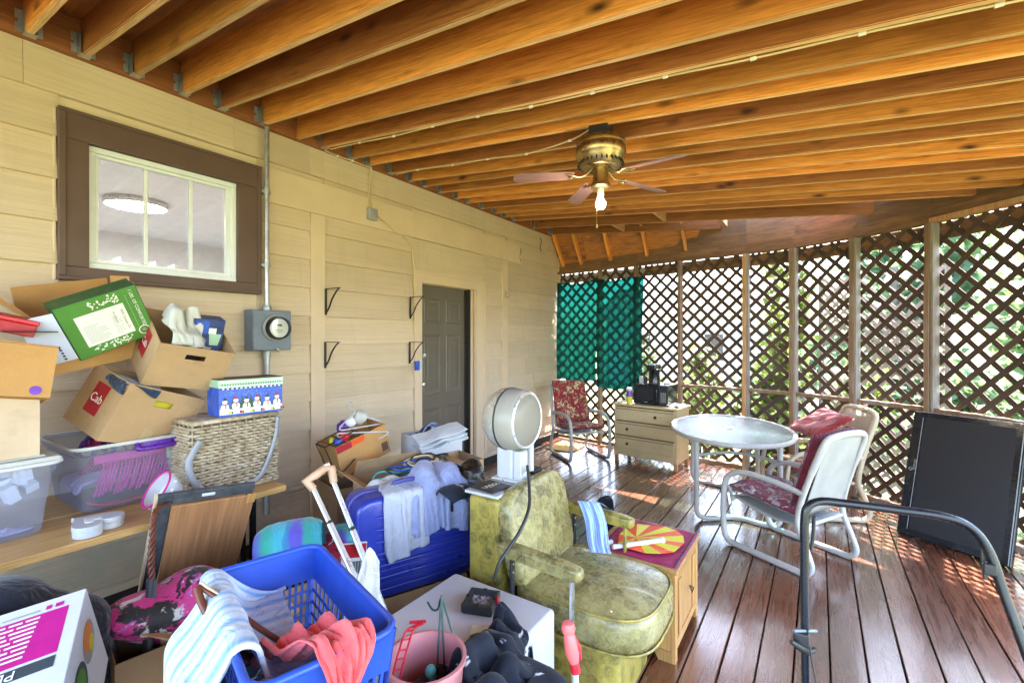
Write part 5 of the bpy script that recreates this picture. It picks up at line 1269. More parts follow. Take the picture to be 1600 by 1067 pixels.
# striped towel over the left rim
tw_rim = [cbox(Mb, (0, LD - .012, 0), (LW, LD + .006, LH + .006), .012), cbox(Mb, (LW - .012, 0, 0), (LW + .006, LD, LH + .006), .012)]
tl = cloth('striped_towel', .60, .74, .024, lambda a, b: Mb @ Vector((LW - .24 + a * .85, LD + .06 + b * .8, LH + .06 + .03 * math.cos(b * 6))), [cbox(Mb, (0, LD - .03, 0), (LW, LD + .006, LH + .008), .014), cbox(Mb, (LW - .02, LD - .2, 0), (LW + .006, LD, LH + .008), .014), cbox(Mb, (.05, .05, 0), (LW - .02, LD - .02, .20), .01), cbox(Mb, (.15, LD + .02, -.4), (LW - .1, LD + .10, LH - .10), .01)], 'blue_stripe', None, 60, .012, wav=.03, floor=.2)
tag(tl, 'fluffy blue and white striped towel hanging over the basket corner', 'towel')
# wooden handles lying across the towel
hr = thing('bag_handle', 'brown wooden bag handles resting on the striped towel', 'handle', at(310, 922, 1.30))
o0 = at(310, 922, 1.30)
tube('bar', [at(x_, y_, t_) - o0 for x_, y_, t_ in ((308, 918, 1.30), (318, 948, 1.27), (345, 990, 1.24), (372, 1015, 1.22), (395, 1030, 1.21))], .0105, 'brown_rod', hr, 8, smooth_n=5)
tube('bar', [at(x_, y_, t_) - o0 for x_, y_, t_ in ((312, 915, 1.31), (360, 948, 1.27), (410, 984, 1.25), (452, 1010, 1.24))], .0075, 'brown_rod', hr, 8, smooth_n=5)
tube('edge', [at(x_, y_, t_) - o0 + Vector((.0, 0, .008)) for x_, y_, t_ in ((314, 914, 1.308), (340, 932, 1.292), (372, 954, 1.276))], .004, 'pale_wood', hr, 6, smooth_n=4)
# telescopic luggage handle on a dark trolley case
lt = thing('trolley_case', 'dark trolley case with tall silver telescopic handle and tan grip', 'suitcase', (1.98, 1.25, 0))
l0 = Vector((1.98, 1.25, 0))
def lp(px, py, t): return at(px, py, t) - l0
A0, A1 = lp(487, 757, 2.20), lp(556, 905, 2.03); B0, B1_ = lp(517, 742, 2.26), lp(601, 955, 2.03)
for a, b in ((A0, A1), (B0, B1_)):
    m_ = a.lerp(b, .42); tube('pole', [a, m_], .0125, 'alum', lt, 10, flat=.8); tube('pole', [m_, b], .0155, 'alum', lt, 10, flat=.8); tube('pole_sleeve', [m_ - (b - a) * .012, m_ + (b - a) * .012], .0165, 'black_plastic', lt, 10, flat=.82)
tube('grip', [A0 + (A0 - A1) * -.05, A0 + Vector((-.012, -.02, .02)), A0.lerp(B0, .2) + Vector((0, 0, .035)), A0.lerp(B0, .65) + Vector((0, 0, .048)), B0 + Vector((.004, .0, .035)), B0 + (B0 - B1_) * -.06], [.019, .023, .021, .020, .022, .018], 'grip_tan', lt, 10)
tube('grip_button', [A0.lerp(B0, .62) + Vector((0, 0, .06)), A0.lerp(B0, .9) + Vector((0, .0, .06))], .010, 'alum', lt, 8)
dirp = (A1 - A0).normalized(); e2 = (B1_ - A1)
o = box('case_body', (-.10, -.10, -.02), (.30, .12, .50), 'black_plastic', lt, .03); o.matrix_local = FM(lp(585, 960, 2.12) + Vector((-.12, -.08, -.60)), Vector((.5, .86, 0)), Vector((-.86, .5, .25)))
# magazine beside the poles
mgz = thing('magazine', 'red and white magazine with barcode standing behind the luggage handle', 'magazine', M=FM(at(538, 905, 2.18), Vector((.55, .75, -.05)), Vector((-.8, .5, .3))))
box('pages', (-.02, 0, -.10), (.09, .008, .20), 'paper_white', mgz, .001)
flats('cover', [(0, rect(-.018, .12, .088, .198), 0)] + [(1, rect(.005 + k * .006, .03, .008 + k * .006 + .002 * (k % 2), .10), 0) for k in range(11)] + [(2, rect(-.018, .0, .088, .012), 0)], ['print_red', 'print_dark', 'print_blue'], mgz)
# rolled sleeping bag
sr = thing('sleeping_bag', 'teal and purple nylon sleeping bag rolled up behind the blue basket', 'sleeping bag', M=FM(at(455, 852, 2.25), Vector((.62, .75, .1)), Vector((-.75, .6, .1))))
grid_mesh('roll', lambda u, v: Vector(((u - .5) * .30, .12 * math.cos(v * 6.283) * (1 + .012 * math.sin(u * 40)) * (1 - abs(u - .5) ** 4 * 5), .12 * math.sin(v * 6.283) * (1 + .012 * math.sin(u * 40 + 1)) * (1 - abs(u - .5) ** 4 * 5))), 48, 24, 'sleep_roll', sr)
sp_ = thing('cardboard_box', 'cardboard box under the rolled sleeping bag', 'box', M=FM(at(455, 852, 2.25) + Vector((.10, -.28, 0)) * 1 - Vector((0, 0, at(455, 852, 2.25).z)), Vector((.2, .98, 0)), Vector((-.98, .2, 0)))); carton(sp_, .42, .30, at(455, 852, 2.25).z - .13, 'card_dark')
# blue hard shell suitcase on a carton
Msu = FM((1.72, 1.53, .30), Vector((.39, .92, 0)), Vector((-.92, .39, 0)))
sc_ = thing('suitcase', 'bright blue ribbed hard shell suitcase standing on its long side', 'suitcase', M=Msu)
SW, SD, SH = .70, .26, .545
def shell(root, w_, d_, h_, mat):
    bm = bmesh.new(); bm_box(bm, (0, 0, 0), (w_, d_, h_)); 
    ve = [e for e in bm.edges if abs(e.verts[0].co.y - e.verts[1].co.y) > .01]
    bmesh.ops.bevel(bm, geom=ve, offset=.085, segments=6, profile=.5, affect='EDGES')
    rest_ = [e for e in bm.edges if abs(e.verts[0].co.y - e.verts[1].co.y) < 1e-5 and len(e.link_faces) == 2 and abs(e.link_faces[0].normal.dot(e.link_faces[1].normal)) < .5]
    bmesh.ops.bevel(bm, geom=rest_, offset=.03, segments=4, profile=.5, affect='EDGES'); return auto(finish('shell', bm, mat, root), 60)
shell(sc_, SW, SD, SH, 'case_blue')
for k in range(7):
    z = .06 + k * .064; x1_ = SW - .06; x0_ = .10
    o = tube('rib', [(x0_, .002, z), (x0_ + .02, -.006, z), (x1_ - .02, -.006, z), (x1_, .002, z)], .008, 'case_blue', sc_, 8)
for k in range(7):
    z = .092 + k * .064; tube('groove', [(x0_ + .02, .0005, z), (x1_ - .02, .0005, z)], .003, 'case_trim', sc_, 6)
tube('zip_band', [(x_, SD * .5, z_) for x_, z_ in [(a, b) for a, b, _ in rrect(SW, SH, .085, 0, .003)]], .011, 'case_trim', sc_, 8, closed=True)
tube('carry_handle', [(.24, .13, SH), (.26, .13, SH + .03), (.42, .13, SH + .03), (.44, .13, SH)], .012, 'case_trim', sc_, 8, smooth_n=4)
sb = thing('cardboard_box', 'cardboard box under the blue suitcase', 'box', M=Msu @ Matrix.Translation((.03, .01, -.30))); carton(sb, .62, .26, .297, 'card')
coll = [cbox(Msu, (0, 0, 0), (SW, SD, SH), .012)]
rp = Msu @ Vector((.40, .06, SH))
rpale = cloth('white_robe', .40, .56, .02, lambda a, b: Msu @ Vector((.26 + a * .5 + .02 * math.sin(b * 12),   .10 - (b + .04) * .34, SH + .08 + .04 * math.sin(a * 45))) + Vector((0, 0, -max(0, b) * .5)), coll, 'robe_pale', None, 75, .012, wav=.022)
tag(rpale, 'pale grey robe sleeve hanging down the front of the blue suitcase', 'robe')
rblu = cloth('blue_robe', .98, .78, .024, lambda a, b: Msu @ Vector((.46 + a * .62, .14 + b * .72, SH + .13 + .06 * math.cos(a * 6) + .03 * math.sin(b * 15 + a * 9))), coll + lump(Msu @ Vector((.50, .14, SH + .03)), .10, .10, .03, 8, (.04, .07)), 'robe', None, 65, .013, wav=.05, shrink=.72)
tag(rblu, 'lavender blue robe heaped over the top of the blue suitcase', 'robe')
# red striped carton with hangers by the wall
M9 = FM(Vector((.821, 2.05, .902)) + Vector((-.03, .27, -.96)).normalized() * .237, (.12, .96, .27), (-.99, .11, .06))
B9 = thing('cardboard_box', 'tilted cardboard box with red stripe holding hangers against the wall', 'box', M=M9)
carton(B9, .43, .26, .237, 'card_orange')
flats('print', [(0, rect(.002, .185, .125, .235), 0), (1, rect(.125, .19, .235, .233), 0), (2, rect(.36, .03, .415, .10), 0), (3, rect(.32, .205, .40, .210), 0), (3, rect(.32, .215, .40, .220), 0)] + [(3, rect(.05 + k * .03, .03 + .012 * k, .30, .033 + .012 * k), 0) for k in range(5)], ['print_red', 'vermilion', 'trim_brown', 'print_orange'], B9)
def hanger(name, label, M, mat, r=.006):
    h = thing(name, label, 'hanger', M=M)
    tube('frame', [(0, 0, .10), (.10, 0, .05), (.19, 0, .0), (.20, 0, -.02), (.18, 0, -.028), (-.18, 0, -.028), (-.20, 0, -.02), (-.19, 0, 0), (-.10, 0, .05), (0, 0, .10)], r, mat, h, 7); tube('hook', [(0, 0, .095), (0, 0, .13), (-.025, 0, .15), (-.03, 0, .18), (.0, 0, .205), (.032, 0, .185)], r * .9, mat, h, 7, smooth_n=5)
hanger('clothes_hanger', 'white plastic hanger on top of the red striped box', M9 @ Matrix.Translation((.26, .06, .30)) @ Euler((R(-40), R(18), R(10))).to_matrix().to_4x4(), 'white_paint')
hanger('clothes_hanger', 'second white hanger hooked over the front of the red striped box', M9 @ Matrix.Translation((.24, .02, .22)) @ Euler((R(-15), R(200), R(-12))).to_matrix().to_4x4(), 'white_paint')
wr = thing('wire_rack', 'black wire rack tangled at the left end of the red striped box', 'rack', M=M9 @ Matrix.Translation((-.04, .0, .06)) @ Matrix.Rotation(R(-14), 4, 'Y'))
for pts in ([(0, 0, 0), (.02, 0, .22), (.26, .0, .18), (.28, 0, .16)], [(0, .12, 0), (.02, .12, .22), (.26, .12, .18)], [(.02, 0, .22), (.02, .12, .22)], [(.26, 0, .18), (.26, .12, .18)], [(0, 0, .05), (-.05, .02, .10), (-.03, .04, .02), (.05, -.02, -.02), (.16, -.02, .0)], [(.14, 0, .20), (.14, .12, .20)]): tube('wire', pts, .005, 'navy' if False else 'iron_black', wr, 6)
for k, (m_, a, b, c_, r_) in enumerate((('red_plastic', .12, .08, .26, .045), ('print_blue', .06, .07, .25, .032), ('bag_white', .31, .14, .32, .06), ('ceramic', .24, .16, .31, .05), ('handle_purple', .18, .18, .29, .05), ('yellow_print', .05, .12, .25, .03))):
    q = grid_mesh('toy', lambda u, v, r_=r_: Vector((r_ * math.sin(v * 3.1416) * math.cos(u * 6.283) * (1 + .15 * math.sin(u * 19 + v * 7)), r_ * math.sin(v * 3.1416) * math.sin(u * 6.283), r_ * .9 * math.cos(v * 3.1416) * (1 + .1 * math.sin(u * 12.57)))), 18, 10, m_)
    q.matrix_world = M9 @ Matrix.Translation((a, b, c_)); tag(q, ['red toy figure', 'blue round toy', 'white crumpled bag', 'white cup shape', 'purple stuffed toy', 'yellow small toy'][k] + ' inside the red striped box', 'toy')
# boxes carrying that pile
sup = thing('cardboard_box', 'brown cardboard box supporting the red striped box', 'box', (.88, 2.02, 0), R(78)); carton(sup, .46, .42, .62, 'card_dark', slots=('left',))
B10 = thing('cardboard_box', 'open cardboard box of tangled cords behind the blue suitcase', 'box', M=FM((1.40, 1.95, .30), (.30, .95, 0), (-.95, .30, 0))); carton(B10, .60, .45, .42, 'card', flaps=(('front', .13, 125), ('left', .15, 60), ('back', .13, -30), ('right', .15, 75)))
sup2 = thing('cardboard_box', 'cardboard box at floor level under the open box of cords', 'box', M=FM((1.38, 1.97, 0), (.30, .95, 0), (-.95, .30, 0))); carton(sup2, .55, .42, .298, 'card')
for k, (m_, lb) in enumerate((('teal_plastic', 'teal cord coiled in the open cardboard box'), ('wire_green', 'dark green cord coiled in the open cardboard box'), ('print_blue', 'blue cord coiled in the open cardboard box'), ('wire_cream', 'cream cord looped over the open cardboard box'), ('black_plastic', 'black cord coiled in the open cardboard box'))):
    c0 = B10.matrix_world @ Vector((.16 + .09 * k, .16 + .03 * k, .42 + .01 * k)); ph_ = k * 1.3
    q = tube('cord', [c0 + Vector(((.08 + .05 * math.sin(i * .8 + ph_)) * math.cos(i * .62 + ph_), (.13 + .04 * math.sin(i * 1.1)) * math.sin(i * .62 + ph_), .03 * math.sin(i * .9 + ph_) + .03)) for i in range(22)], .007, m_, None, 7, smooth_n=4); tag(q, lb, 'cord')
rs = cloth('red_cloth', .26, .22, .022, lambda a, b: B10.matrix_world @ Vector((.14 + a, .09 + b, .50)), [cbox(B10.matrix_world, (.02, .02, 0), (.58, .43, .40))], 'red_back', None, 30, .006, wav=.03, shrink=.75); tag(rs, 'crumpled red cloth at the left of the open box of cords', 'cloth')
pf = cloth('patterned_cloth', .46, .40, .024, lambda a, b: at(520, 832, 2.42) + Vector((b * .8, a * .8, .05)), lump(at(520, 850, 2.42), .07, .08, .02, 6, (.05, .07)) + [abox((1.15, 1.3, 0), (1.66, 1.84, .48))], 'red_floral', None, 45, .008, wav=.04, shrink=.8); tag(pf, 'red floral patterned cloth heaped behind the luggage handle', 'cloth')
sup3 = thing('cardboard_box', 'low cardboard box under the red floral cloth', 'box', (1.64, 1.32, 0), R(90)); carton(sup3, .48, .44, .47, 'card')
# white box with clothes at the door, folded towel
B11 = thing('cardboard_box', 'white cardboard box of dark clothes standing by the door', 'box', M=FM((1.05, 2.66, .40), (.30, .95, 0), (-.95, .30, 0))); carton(B11, .40, .34, .48, 'paper_white')
sup4 = thing('cardboard_box', 'cardboard box under the white box by the door', 'box', M=FM((1.07, 2.64, 0), (.30, .95, 0), (-.95, .30, 0))); carton(sup4, .44, .38, .398, 'card')
for k, (m_, lb, off, w_) in enumerate((('navy', 'black clothes heaped in the white box by the door', (.22, .20, .60), .36), ('shirt_stripe', 'bright blue shirt in the white box by the door', (.20, .10, .56), .32), ('maroon_cloth', 'magenta cloth peeking from the white box by the door', (.27, .07, .55), .14))):
    c0 = B11.matrix_world @ Vector(off); q = cloth('clothes', w_, w_ * .8, .022, lambda a, b, c0=c0: c0 + Vector((b, a, .0)), [cbox(B11.matrix_world, (.02, .02, 0), (.38, .32, .47)), ('ball', np.array(B11.matrix_world @ Vector((.22, .20, .46))), .10)], m_, None, 30, .01, wav=.035, shrink=.8); tag(q, lb, 'clothes')
Mtw = FM(B11.matrix_world @ Vector((-.08, -.20, .40)), (.42, .90, .20), (-.90, .42, .12))
ft = thing('folded_towel', 'thick folded white towel lying in front of the white box', 'towel', M=Mtw)
for k in range(3):
    grid_mesh('fold', lambda u, v, k=k: Vector((.40 * u + .01 * math.sin(v * 8 + k), (.26 - .012 * k) * (.5 + .5 * math.cos(v * 6.283)) , k * .034 + .017 * (1 + math.sin(v * 6.283)) * (1 + .08 * math.sin(u * 14 + k)) + .006 * math.sin(u * 9 + v * 5 + k))), 30, 22, 'towel_white', ft)
ts = thing('cardboard_box', 'cardboard box hidden below the folded white towel', 'box', M=FM((1.36, 2.42, 0), (.30, .95, 0), (-.95, .30, 0))); carton(ts, .50, .36, .74, 'card')
bb = cloth('bin_bag', .62, .50, .026, lambda a, b: at(728, 722, 3.0) + Vector((b, a, .06)), lump(at(728, 745, 3.0), .10, .12, .04, 10, (.05, .09)), 'bin_bag', None, 40, .003, wav=.06, shrink=.7, floor=.1); tag(bb, 'black plastic bag heaped beyond the lavender robe', 'bag')
mc = cloth('mixed_clothes', .40, .34, .024, lambda a, b: at(700, 728, 2.95) + Vector((b, a, .05)), [('ball', np.array(at(705, 762, 2.9)), .15)], 'black_print', None, 36, .006, wav=.05, shrink=.75, floor=.1); tag(mc, 'mottled dark clothes between white towel and black bag', 'clothes')
sup5 = thing('cardboard_box', 'cardboard box under the black plastic bag', 'box', (1.95, 2.55, 0), R(80)); carton(sup5, .55, .40, .58, 'card')
# pink bucket in front of the white cube
bu = thing('bucket', 'large pale pink plastic bucket beside the blue basket', 'bucket', (2.65, 1.08, .30))
lathe('shell', [(0, 0), (.088, 0), (.094, .006), (.122, .36), (.131, .365), (.131, .378), (.120, .378), (.090, .015), (0, .012)], 'bucket_pink', bu, 40)
bs = thing('stool', 'low stool under the pink bucket', 'stool', (2.65, 1.08, 0)); box('seat', (-.11, -.11, .26), (.11, .11, .298), 'white_plastic', bs, .01)
for sx in (-.085, .085):
    for sy in (-.085, .085): box('leg', (sx - .016, sy - .016, 0), (sx + .016, sy + .016, .259), 'white_plastic', bs, .004)

for k, (nm, lb, px_, py_, t_, m_, sz_) in enumerate((('navy_bundle', 'dark navy garment wedged between blue suitcase and white cube', 634, 950, 2.32, 'navy', .30), ('dark_clothes', 'dark clothes on the floor under the end of the bench', 430, 905, 2.30, 'jacket', .42), ('teal_print_cloth', 'teal printed cloth heaped left of the blue suitcase', 548, 815, 2.45, 'sleep_roll', .30), ('pink_cloth', 'pink patterned cloth below the luggage handle', 512, 880, 2.20, 'red_floral', .30), ('black_heap', 'shiny black bag heaped behind the lavender robe', 672, 735, 2.78, 'bin_bag', .36), ('white_heap', 'white crumpled clothes behind the blue suitcase left corner', 600, 745, 2.75, 'wash_white', .30), ('mottled_heap', 'black and white patterned clothes right of the lavender robe', 712, 755, 2.62, 'black_print', .30), ('denim_cloth', 'navy cloth heaped on the black bag by the hood dryer', 738, 752, 2.75, 'denim', .26))):
    c0 = at(px_, py_, t_)
    q = cloth(nm, sz_, sz_ * .9, .02, lambda a, b, c0=c0: c0 + Vector((b, a, .06)), lump(c0 - Vector((0, 0, .07)), sz_ * .18, sz_ * .2, .02, 6, (.05, .07)), m_, None, 34, .008, wav=.045, shrink=.7, floor=max(.02, c0.z - .20)); tag(q, lb, 'clothes')

# ================================================================== MIDDLE: SALON CHAIR, WHITE CUBE, NIGHTSTAND
YC = 2.165
ch = thing('salon_chair', 'olive green brocade vinyl salon chair with padded arms', 'chair', (2.70, YC, 0))
def soft_slab(name, L, Wd, th, mat, parent, nexp=4.0, dome=.03, seg=40, rings=8):
    """cushion slab: superellipse outline L x Wd (centre origin), thickness th, rounded edge, domed top"""
    bm = bmesh.new(); rows = []
    prof = [(0.0, 0), (.55, 0), (.88, .004), (.97, .02), (1.0, .25), (1.0, .75), (.975, .95), (.93, 1.0), (.80, 1.04), (.55, 1.08), (.28, 1.10), (0.0, 1.105)]
    for k, (r_, z_) in enumerate(prof):
        zz = z_ * th if z_ <= 1 else th + (z_ - 1) / .105 * dome
        if r_ == 0: rows.append([bm.verts.new((0, 0, zz))]); continue
        rows.append([])
        for q in range(seg):
            a = 2 * math.pi * q / seg; ca, sa = math.cos(a), math.sin(a)
            sx = math.copysign(abs(ca) ** (2 / nexp), ca); sy = math.copysign(abs(sa) ** (2 / nexp), sa)
            rows[-1].append(bm.verts.new((sx * L / 2 * r_, sy * Wd / 2 * r_, zz)))
    for A, B in zip(rows, rows[1:]):
        for q in range(seg):
            u = []
            for v_ in (A[q % len(A)], A[(q + 1) % len(A)], B[(q + 1) % len(B)], B[q % len(B)]):
                if v_ not in u: u.append(v_)
            if len(u) > 2: bm.faces.new(u)
    bmesh.ops.recalc_face_normals(bm, faces=bm.faces[:]); return auto(finish(name, bm, mat, parent, True), 70)
def se_loop(L, Wd, z, nexp=4.0, seg=48, k=1.0):
    out = []
    for q in range(seg):
        a = 2 * math.pi * q / seg; ca, sa = math.cos(a), math.sin(a)
        out.append((math.copysign(abs(ca) ** (2 / nexp), ca) * L / 2 * k, math.copysign(abs(sa) ** (2 / nexp), sa) * Wd / 2 * k, z))
    return out
st_ = soft_slab('seat_cushion', .72, .62, .15, 'vinyl_green', ch, 3.4, .035); st_.location = (.06, 0, .34)
o = tube('seat_piping', se_loop(.72, .62, .15, 3.4, k=.965), .006, 'vinyl_gold', ch, 6, closed=True); o.location = (.06, 0, .338)
o = tube('seat_piping', se_loop(.72, .62, .0, 3.4, k=.995), .006, 'vinyl_gold', ch, 6, closed=True); o.location = (.06, 0, .345)
prism('skirt', [(-.30, -.26), (.20, -.26), (.27, -.20), (.27, .20), (.20, .26), (-.30, .26)], .02, .345, 'vinyl_gold', ch, bevel=.02, seg=3)
bk_ = soft_slab('back_cushion', .50, .60, .085, 'vinyl_green', ch, 4.5, .03); bk_.matrix_local = Matrix.Translation((-.305, 0, .675)) @ Matrix.Rotation(R(78), 4, 'Y')
o = tube('back_piping', se_loop(.50, .60, .085, 4.5, k=.965), .0055, 'vinyl_gold', ch, 6, closed=True); o.matrix_local = bk_.matrix_local.copy()
for yy in (-.13, .13): o = lathe('button', [(0, .0), (.016, -.001), (.017, .004), (.010, .010), (0, .012)], 'vinyl_gold', ch, 16); o.matrix_local = bk_.matrix_local @ Matrix.Translation((-.04, yy, .108))
hs = box('housing', (-.52, -.295, .02), (-.315, .30, .885), 'vinyl_gold', ch, .03, 4)
for sgn_, zz in ((-1, .70), (1, .70)):
    ay = sgn_ * .335
    a_ = soft_slab('arm_pad', .44, .075, .05, 'vinyl_gold' if sgn_ > 0 else 'vinyl_green', ch, 5, .012); a_.matrix_local = Matrix.Translation((-.07, ay, zz - .05)) @ Matrix.Rotation(R(3), 4, 'Y')
    box('arm_support', (.095, ay - .016, .38), (.107, ay + .016, zz - .048), 'steel' if sgn_ < 0 else 'vinyl_gold', ch, .002); box('arm_support', (-.22, ay - .014, .36), (-.208, ay + .014, zz - .046), 'iron_black', ch, .002)
    for z in (.62, .58): lathe('bolt', [(0, 0), (.006, 0), (.005, .004), (0, .004)], 'steel', ch, 8, loc=(-.2075, ay, z), rot=(0, math.pi / 2, 0))
# hood dryer standing on the chair housing
dr = thing('hair_dryer_hood', 'salon hood dryer with smoky dome and white stand on the chair', 'hair dryer', (2.275, 2.16, .905))
box('column', (-.085, -.045, .0), (.02, .04, .24), 'white_paint', dr, .012, 3); box('front_column', (.0205, -.036, .0), (.075, .036, .165), 'white_paint', dr, .008); box('foot', (-.10, -.075, .0), (.105, .075, .012), 'alum', dr, .004)
tube('hinge_bracket', [(.088, -.03, .045), (.094, -.02, .06), (.094, .02, .06), (.088, .03, .045)], .004, 'steel', dr, 6)
tube('side_tube', [(.05, .10, .03), (.05, .10, .19)], .021, 'white_paint', dr, 14)
Md = Matrix.Translation((-.03, .0, .335)) @ Matrix.Rotation(R(90), 4, 'Y') @ Matrix.Rotation(R(0), 4, 'X')
RD = .172
prof = [(0, -RD * .80)] + [(RD * math.sin(a), -RD * .80 * math.cos(a)) for a in np.linspace(.15, 1.57, 14)] + [(RD * 1.0, .01)]
o = lathe('dome_back', prof, 'hood_shell' if 'hood_shell' in MATS else 'hood_clear', dr, 48); o.matrix_local = Md
prof2 = [(RD * 1.0, .014), (RD * .995, .05), (RD * .955, .095), (RD * .90, .118), (RD * .86, .124), (RD * .83, .118), (RD * .86, .10)]
o = lathe('dome_front', prof2, 'hood_clear', dr, 48); o.matrix_local = Md
o = lathe('visor', [(RD * .84, .122), (RD * .70, .140), (RD * .45, .152), (0, .158)], 'visor', dr, 40); o.matrix_local = Md
o = lathe('inner_shell', [(0, -RD * .55), (RD * .45, -RD * .50), (RD * .75, -RD * .25), (RD * .86, .02), (RD * .86, .10)], 'frame_cream', dr, 40); o.matrix_local = Md
o = lathe('band', [(RD * 1.0, .008), (RD * 1.018, .009), (RD * 1.018, .017), (RD * 1.0, .018)], 'black_plastic', dr, 48); o.matrix_local = Md
o = lathe('front_ring', [(RD * .90, .117), (RD * .905, .124), (RD * .86, .130), (RD * .82, .126), (RD * .82, .117)], 'alum', dr, 48); o.matrix_local = Md
brd = thing('white_board', 'white board with black booklet lying on the green chair housing', 'board', (2.27, 2.14, .887))
box('board', (-.11, -.27, 0), (.10, .27, .016), 'white_paint', brd, .004)
bkl = thing('booklet', 'black booklet with white script on the white board', 'booklet', M=FM((2.20, 1.90, .9045), (.12, .99, 0), (-.99, .12, 0)))
box('cover', (0, -.13, 0), (.15, .03, .008), 'black_plastic', bkl, .001); tube('script_mark', [(.02, -.035, .0088), (.04, -.06, .0088), (.05, -.03, .0088), (.062, -.058, .0088), (.075, -.03, .0088), (.085, -.055, .0088), (.10, -.035, .0088), (.115, -.052, .0088), (.13, -.035, .0088)], .0024, 'print_white', bkl, 5, smooth_n=4, flat=.3); tube('underline', [(.05, -.068, .0088), (.14, -.056, .0088)], .002, 'print_white', bkl, 5, flat=.3)
rm = thing('switch_box', 'small black control box at the right end of the white board', 'control', (2.30, 2.33, .9045)); box('case', (-.035, -.05, 0), (.035, .05, .022), 'black_plastic', rm, .004); lathe('dial', [(0, 0), (.014, 0), (.012, .014), (0, .014)], 'black_gloss', rm, 14, loc=(0, .01, .022))
cb = tube('power_cord', [at(x_, y_, t_) for x_, y_, t_ in ((824, 728, 2.52), (827, 760, 2.38), (826, 795, 2.24), (812, 830, 2.16), (795, 856, 2.12), (780, 880, 2.09), (772, 905, 2.08))], .0085, 'black_plastic', None, 8, smooth_n=6); tag(cb, 'black power cord hanging down from the hood dryer', 'cord')
sh_ = thing('wood_shim', 'two thin tan wood scraps beside the hood dryer base', 'wood', at(775, 745, 2.75))
for k in range(2): o = prism('piece', [(0, 0), (.09, -.02), (.02, .12)], 0, .006, 'pale_wood', sh_); o.matrix_local = Matrix.Translation((.02 * k, .05 * k, -.05)) @ Euler((R(80), 0, R(30 + 15 * k))).to_matrix().to_4x4()
# white cube table
cu_ = thing('cube_table', 'white moulded cube table carrying the black ashtray', 'table', (2.465, 1.50, 0))
box('shell', (-.285, -.27, .0), (.285, .275, .52), 'white_plastic', cu_, .02, 4)
a0 = atz(752, 948, .522)
at_ = thing('ashtray', 'square black ashtray full of ash on the white cube', 'ashtray', a0, R(20))
bm = bmesh.new()
AO, AI = .068, .052
def sqr(h_, z): return [bm.verts.new((sx * h_, sy * h_, z)) for sx, sy in ((-1, -1), (1, -1), (1, 1), (-1, 1))]
rg = [sqr(AO - .006, 0), sqr(AO, .01), sqr(AO, .042), sqr(AO - .003, .045), sqr(AI, .045), sqr(AI - .008, .016)]
for A, B in zip(rg, rg[1:]):
    for q in range(4): bm.faces.new((A[q], A[(q + 1) % 4], B[(q + 1) % 4], B[q]))
bm.faces.new(rg[0][::-1]); bm.faces.new(rg[-1]); auto(finish('dish', bm, 'black_plastic', at_), 40)
grid_mesh('ash', lambda u, v: Vector(((u - .5) * .09, (v - .5) * .09, .022 + .009 * math.sin(u * 17 + v * 5) * math.sin(v * 13) + .004 * math.sin(u * 41 + v * 37))), 22, 22, 'ash', at_)
for sx, sy in ((-1, 0), (1, 0), (0, -1), (0, 1)): box('rest', (sx * .06 - .008, sy * .06 - .008, .040), (sx * .06 + .008, sy * .06 + .008, .0462), 'dark_gap', at_)
trk = thing('trinket_figure', 'small striped trinket figure beside the ashtray', 'trinket', atz(778, 952, .522), .4)
lathe('body', [(0, 0), (.012, 0), (.014, .02), (.008, .035), (.010, .045), (.006, .055), (0, .057)], 'print_red', trk, 12); lathe('band', [(.0142, .012), (.0148, .015), (.0142, .019)], 'print_white', trk, 12); lathe('band', [(.0125, .024), (.0135, .026), (.0115, .03)], 'print_blue', trk, 12)
tq = thing('trinket_beads', 'turquoise and gold bead cluster next to the ashtray', 'beads', atz(792, 965, .522))
for k in range(9): lathe('bead', [(0, -.008), (.007, -.004), (.008, 0), (.007, .004), (0, .008)], 'teal_plastic' if k % 2 else 'brass', tq, 10, loc=(.016 * math.cos(k * 2.1) * (1 + k * .12), .016 * math.sin(k * 2.1) * (1 + k * .12), .009))
ctb = thing('cream_card', 'cream card lying under the edge of the black shirt', 'card', atz(755, 985, .522), .5); box('card', (-.05, -.03, 0), (.05, .03, .003), 'label_pale', ctb)
# shirt over the near corner
sbx = thing('cardboard_box', 'cardboard box below the black printed shirt', 'box', (2.64, .93, 0)); carton(sbx, .36, .28, .55, 'card')
ts_ = cloth('black_shirt', 1.10, .98, .026, lambda a, b: (2.80 + a * .75, 1.32 + b * .85, .86 + .05 * math.cos(b * 5)), [abox((2.18, 1.23, 0), (2.75, 1.775, .52), .012), abox((2.60, .92, 0), (3.02, 1.22, .56), .012), ('ball', np.array((2.70, 1.60, .62)), .05)] + lump((2.66, 1.46, .57), .10, .10, .03, 8, (.025, .045)) + lump((2.80, 1.18, .62), .14, .18, .03, 12, (.03, .05)) + [abox((2.60, 1.2, 0), (2.98, 1.44, .52), .01)], 'black_print', None, 45, .006, wav=.07, shrink=.66, fric=.85)
tag(ts_, 'black hooded shirt with white print thrown over the white cube corner', 'shirt')
sk = thing('ice_scraper', 'ice scraper with red and coral handle standing in front of the cube', 'scraper', at(905, 1075, 1.48))
s0 = at(905, 1075, 1.48); hd_ = at(888, 985, 1.50) - s0
tube('shaft', [(0, 0, -.25), hd_ * .45], .013, 'alum', sk, 10); tube('grip', [hd_ * .42, hd_ * .62, hd_ * .86, hd_ * .98], [.014, .024, .021, .016], 'coral_plastic', sk, 12); tube('collar', [hd_ * .28, hd_ * .45], .0165, 'red_plastic', sk, 12); lathe('end_cap', [(0, .03), (.018, .026), (.024, .01), (.020, -.004), (0, -.006)], 'coral_plastic', sk, 16, loc=hd_)
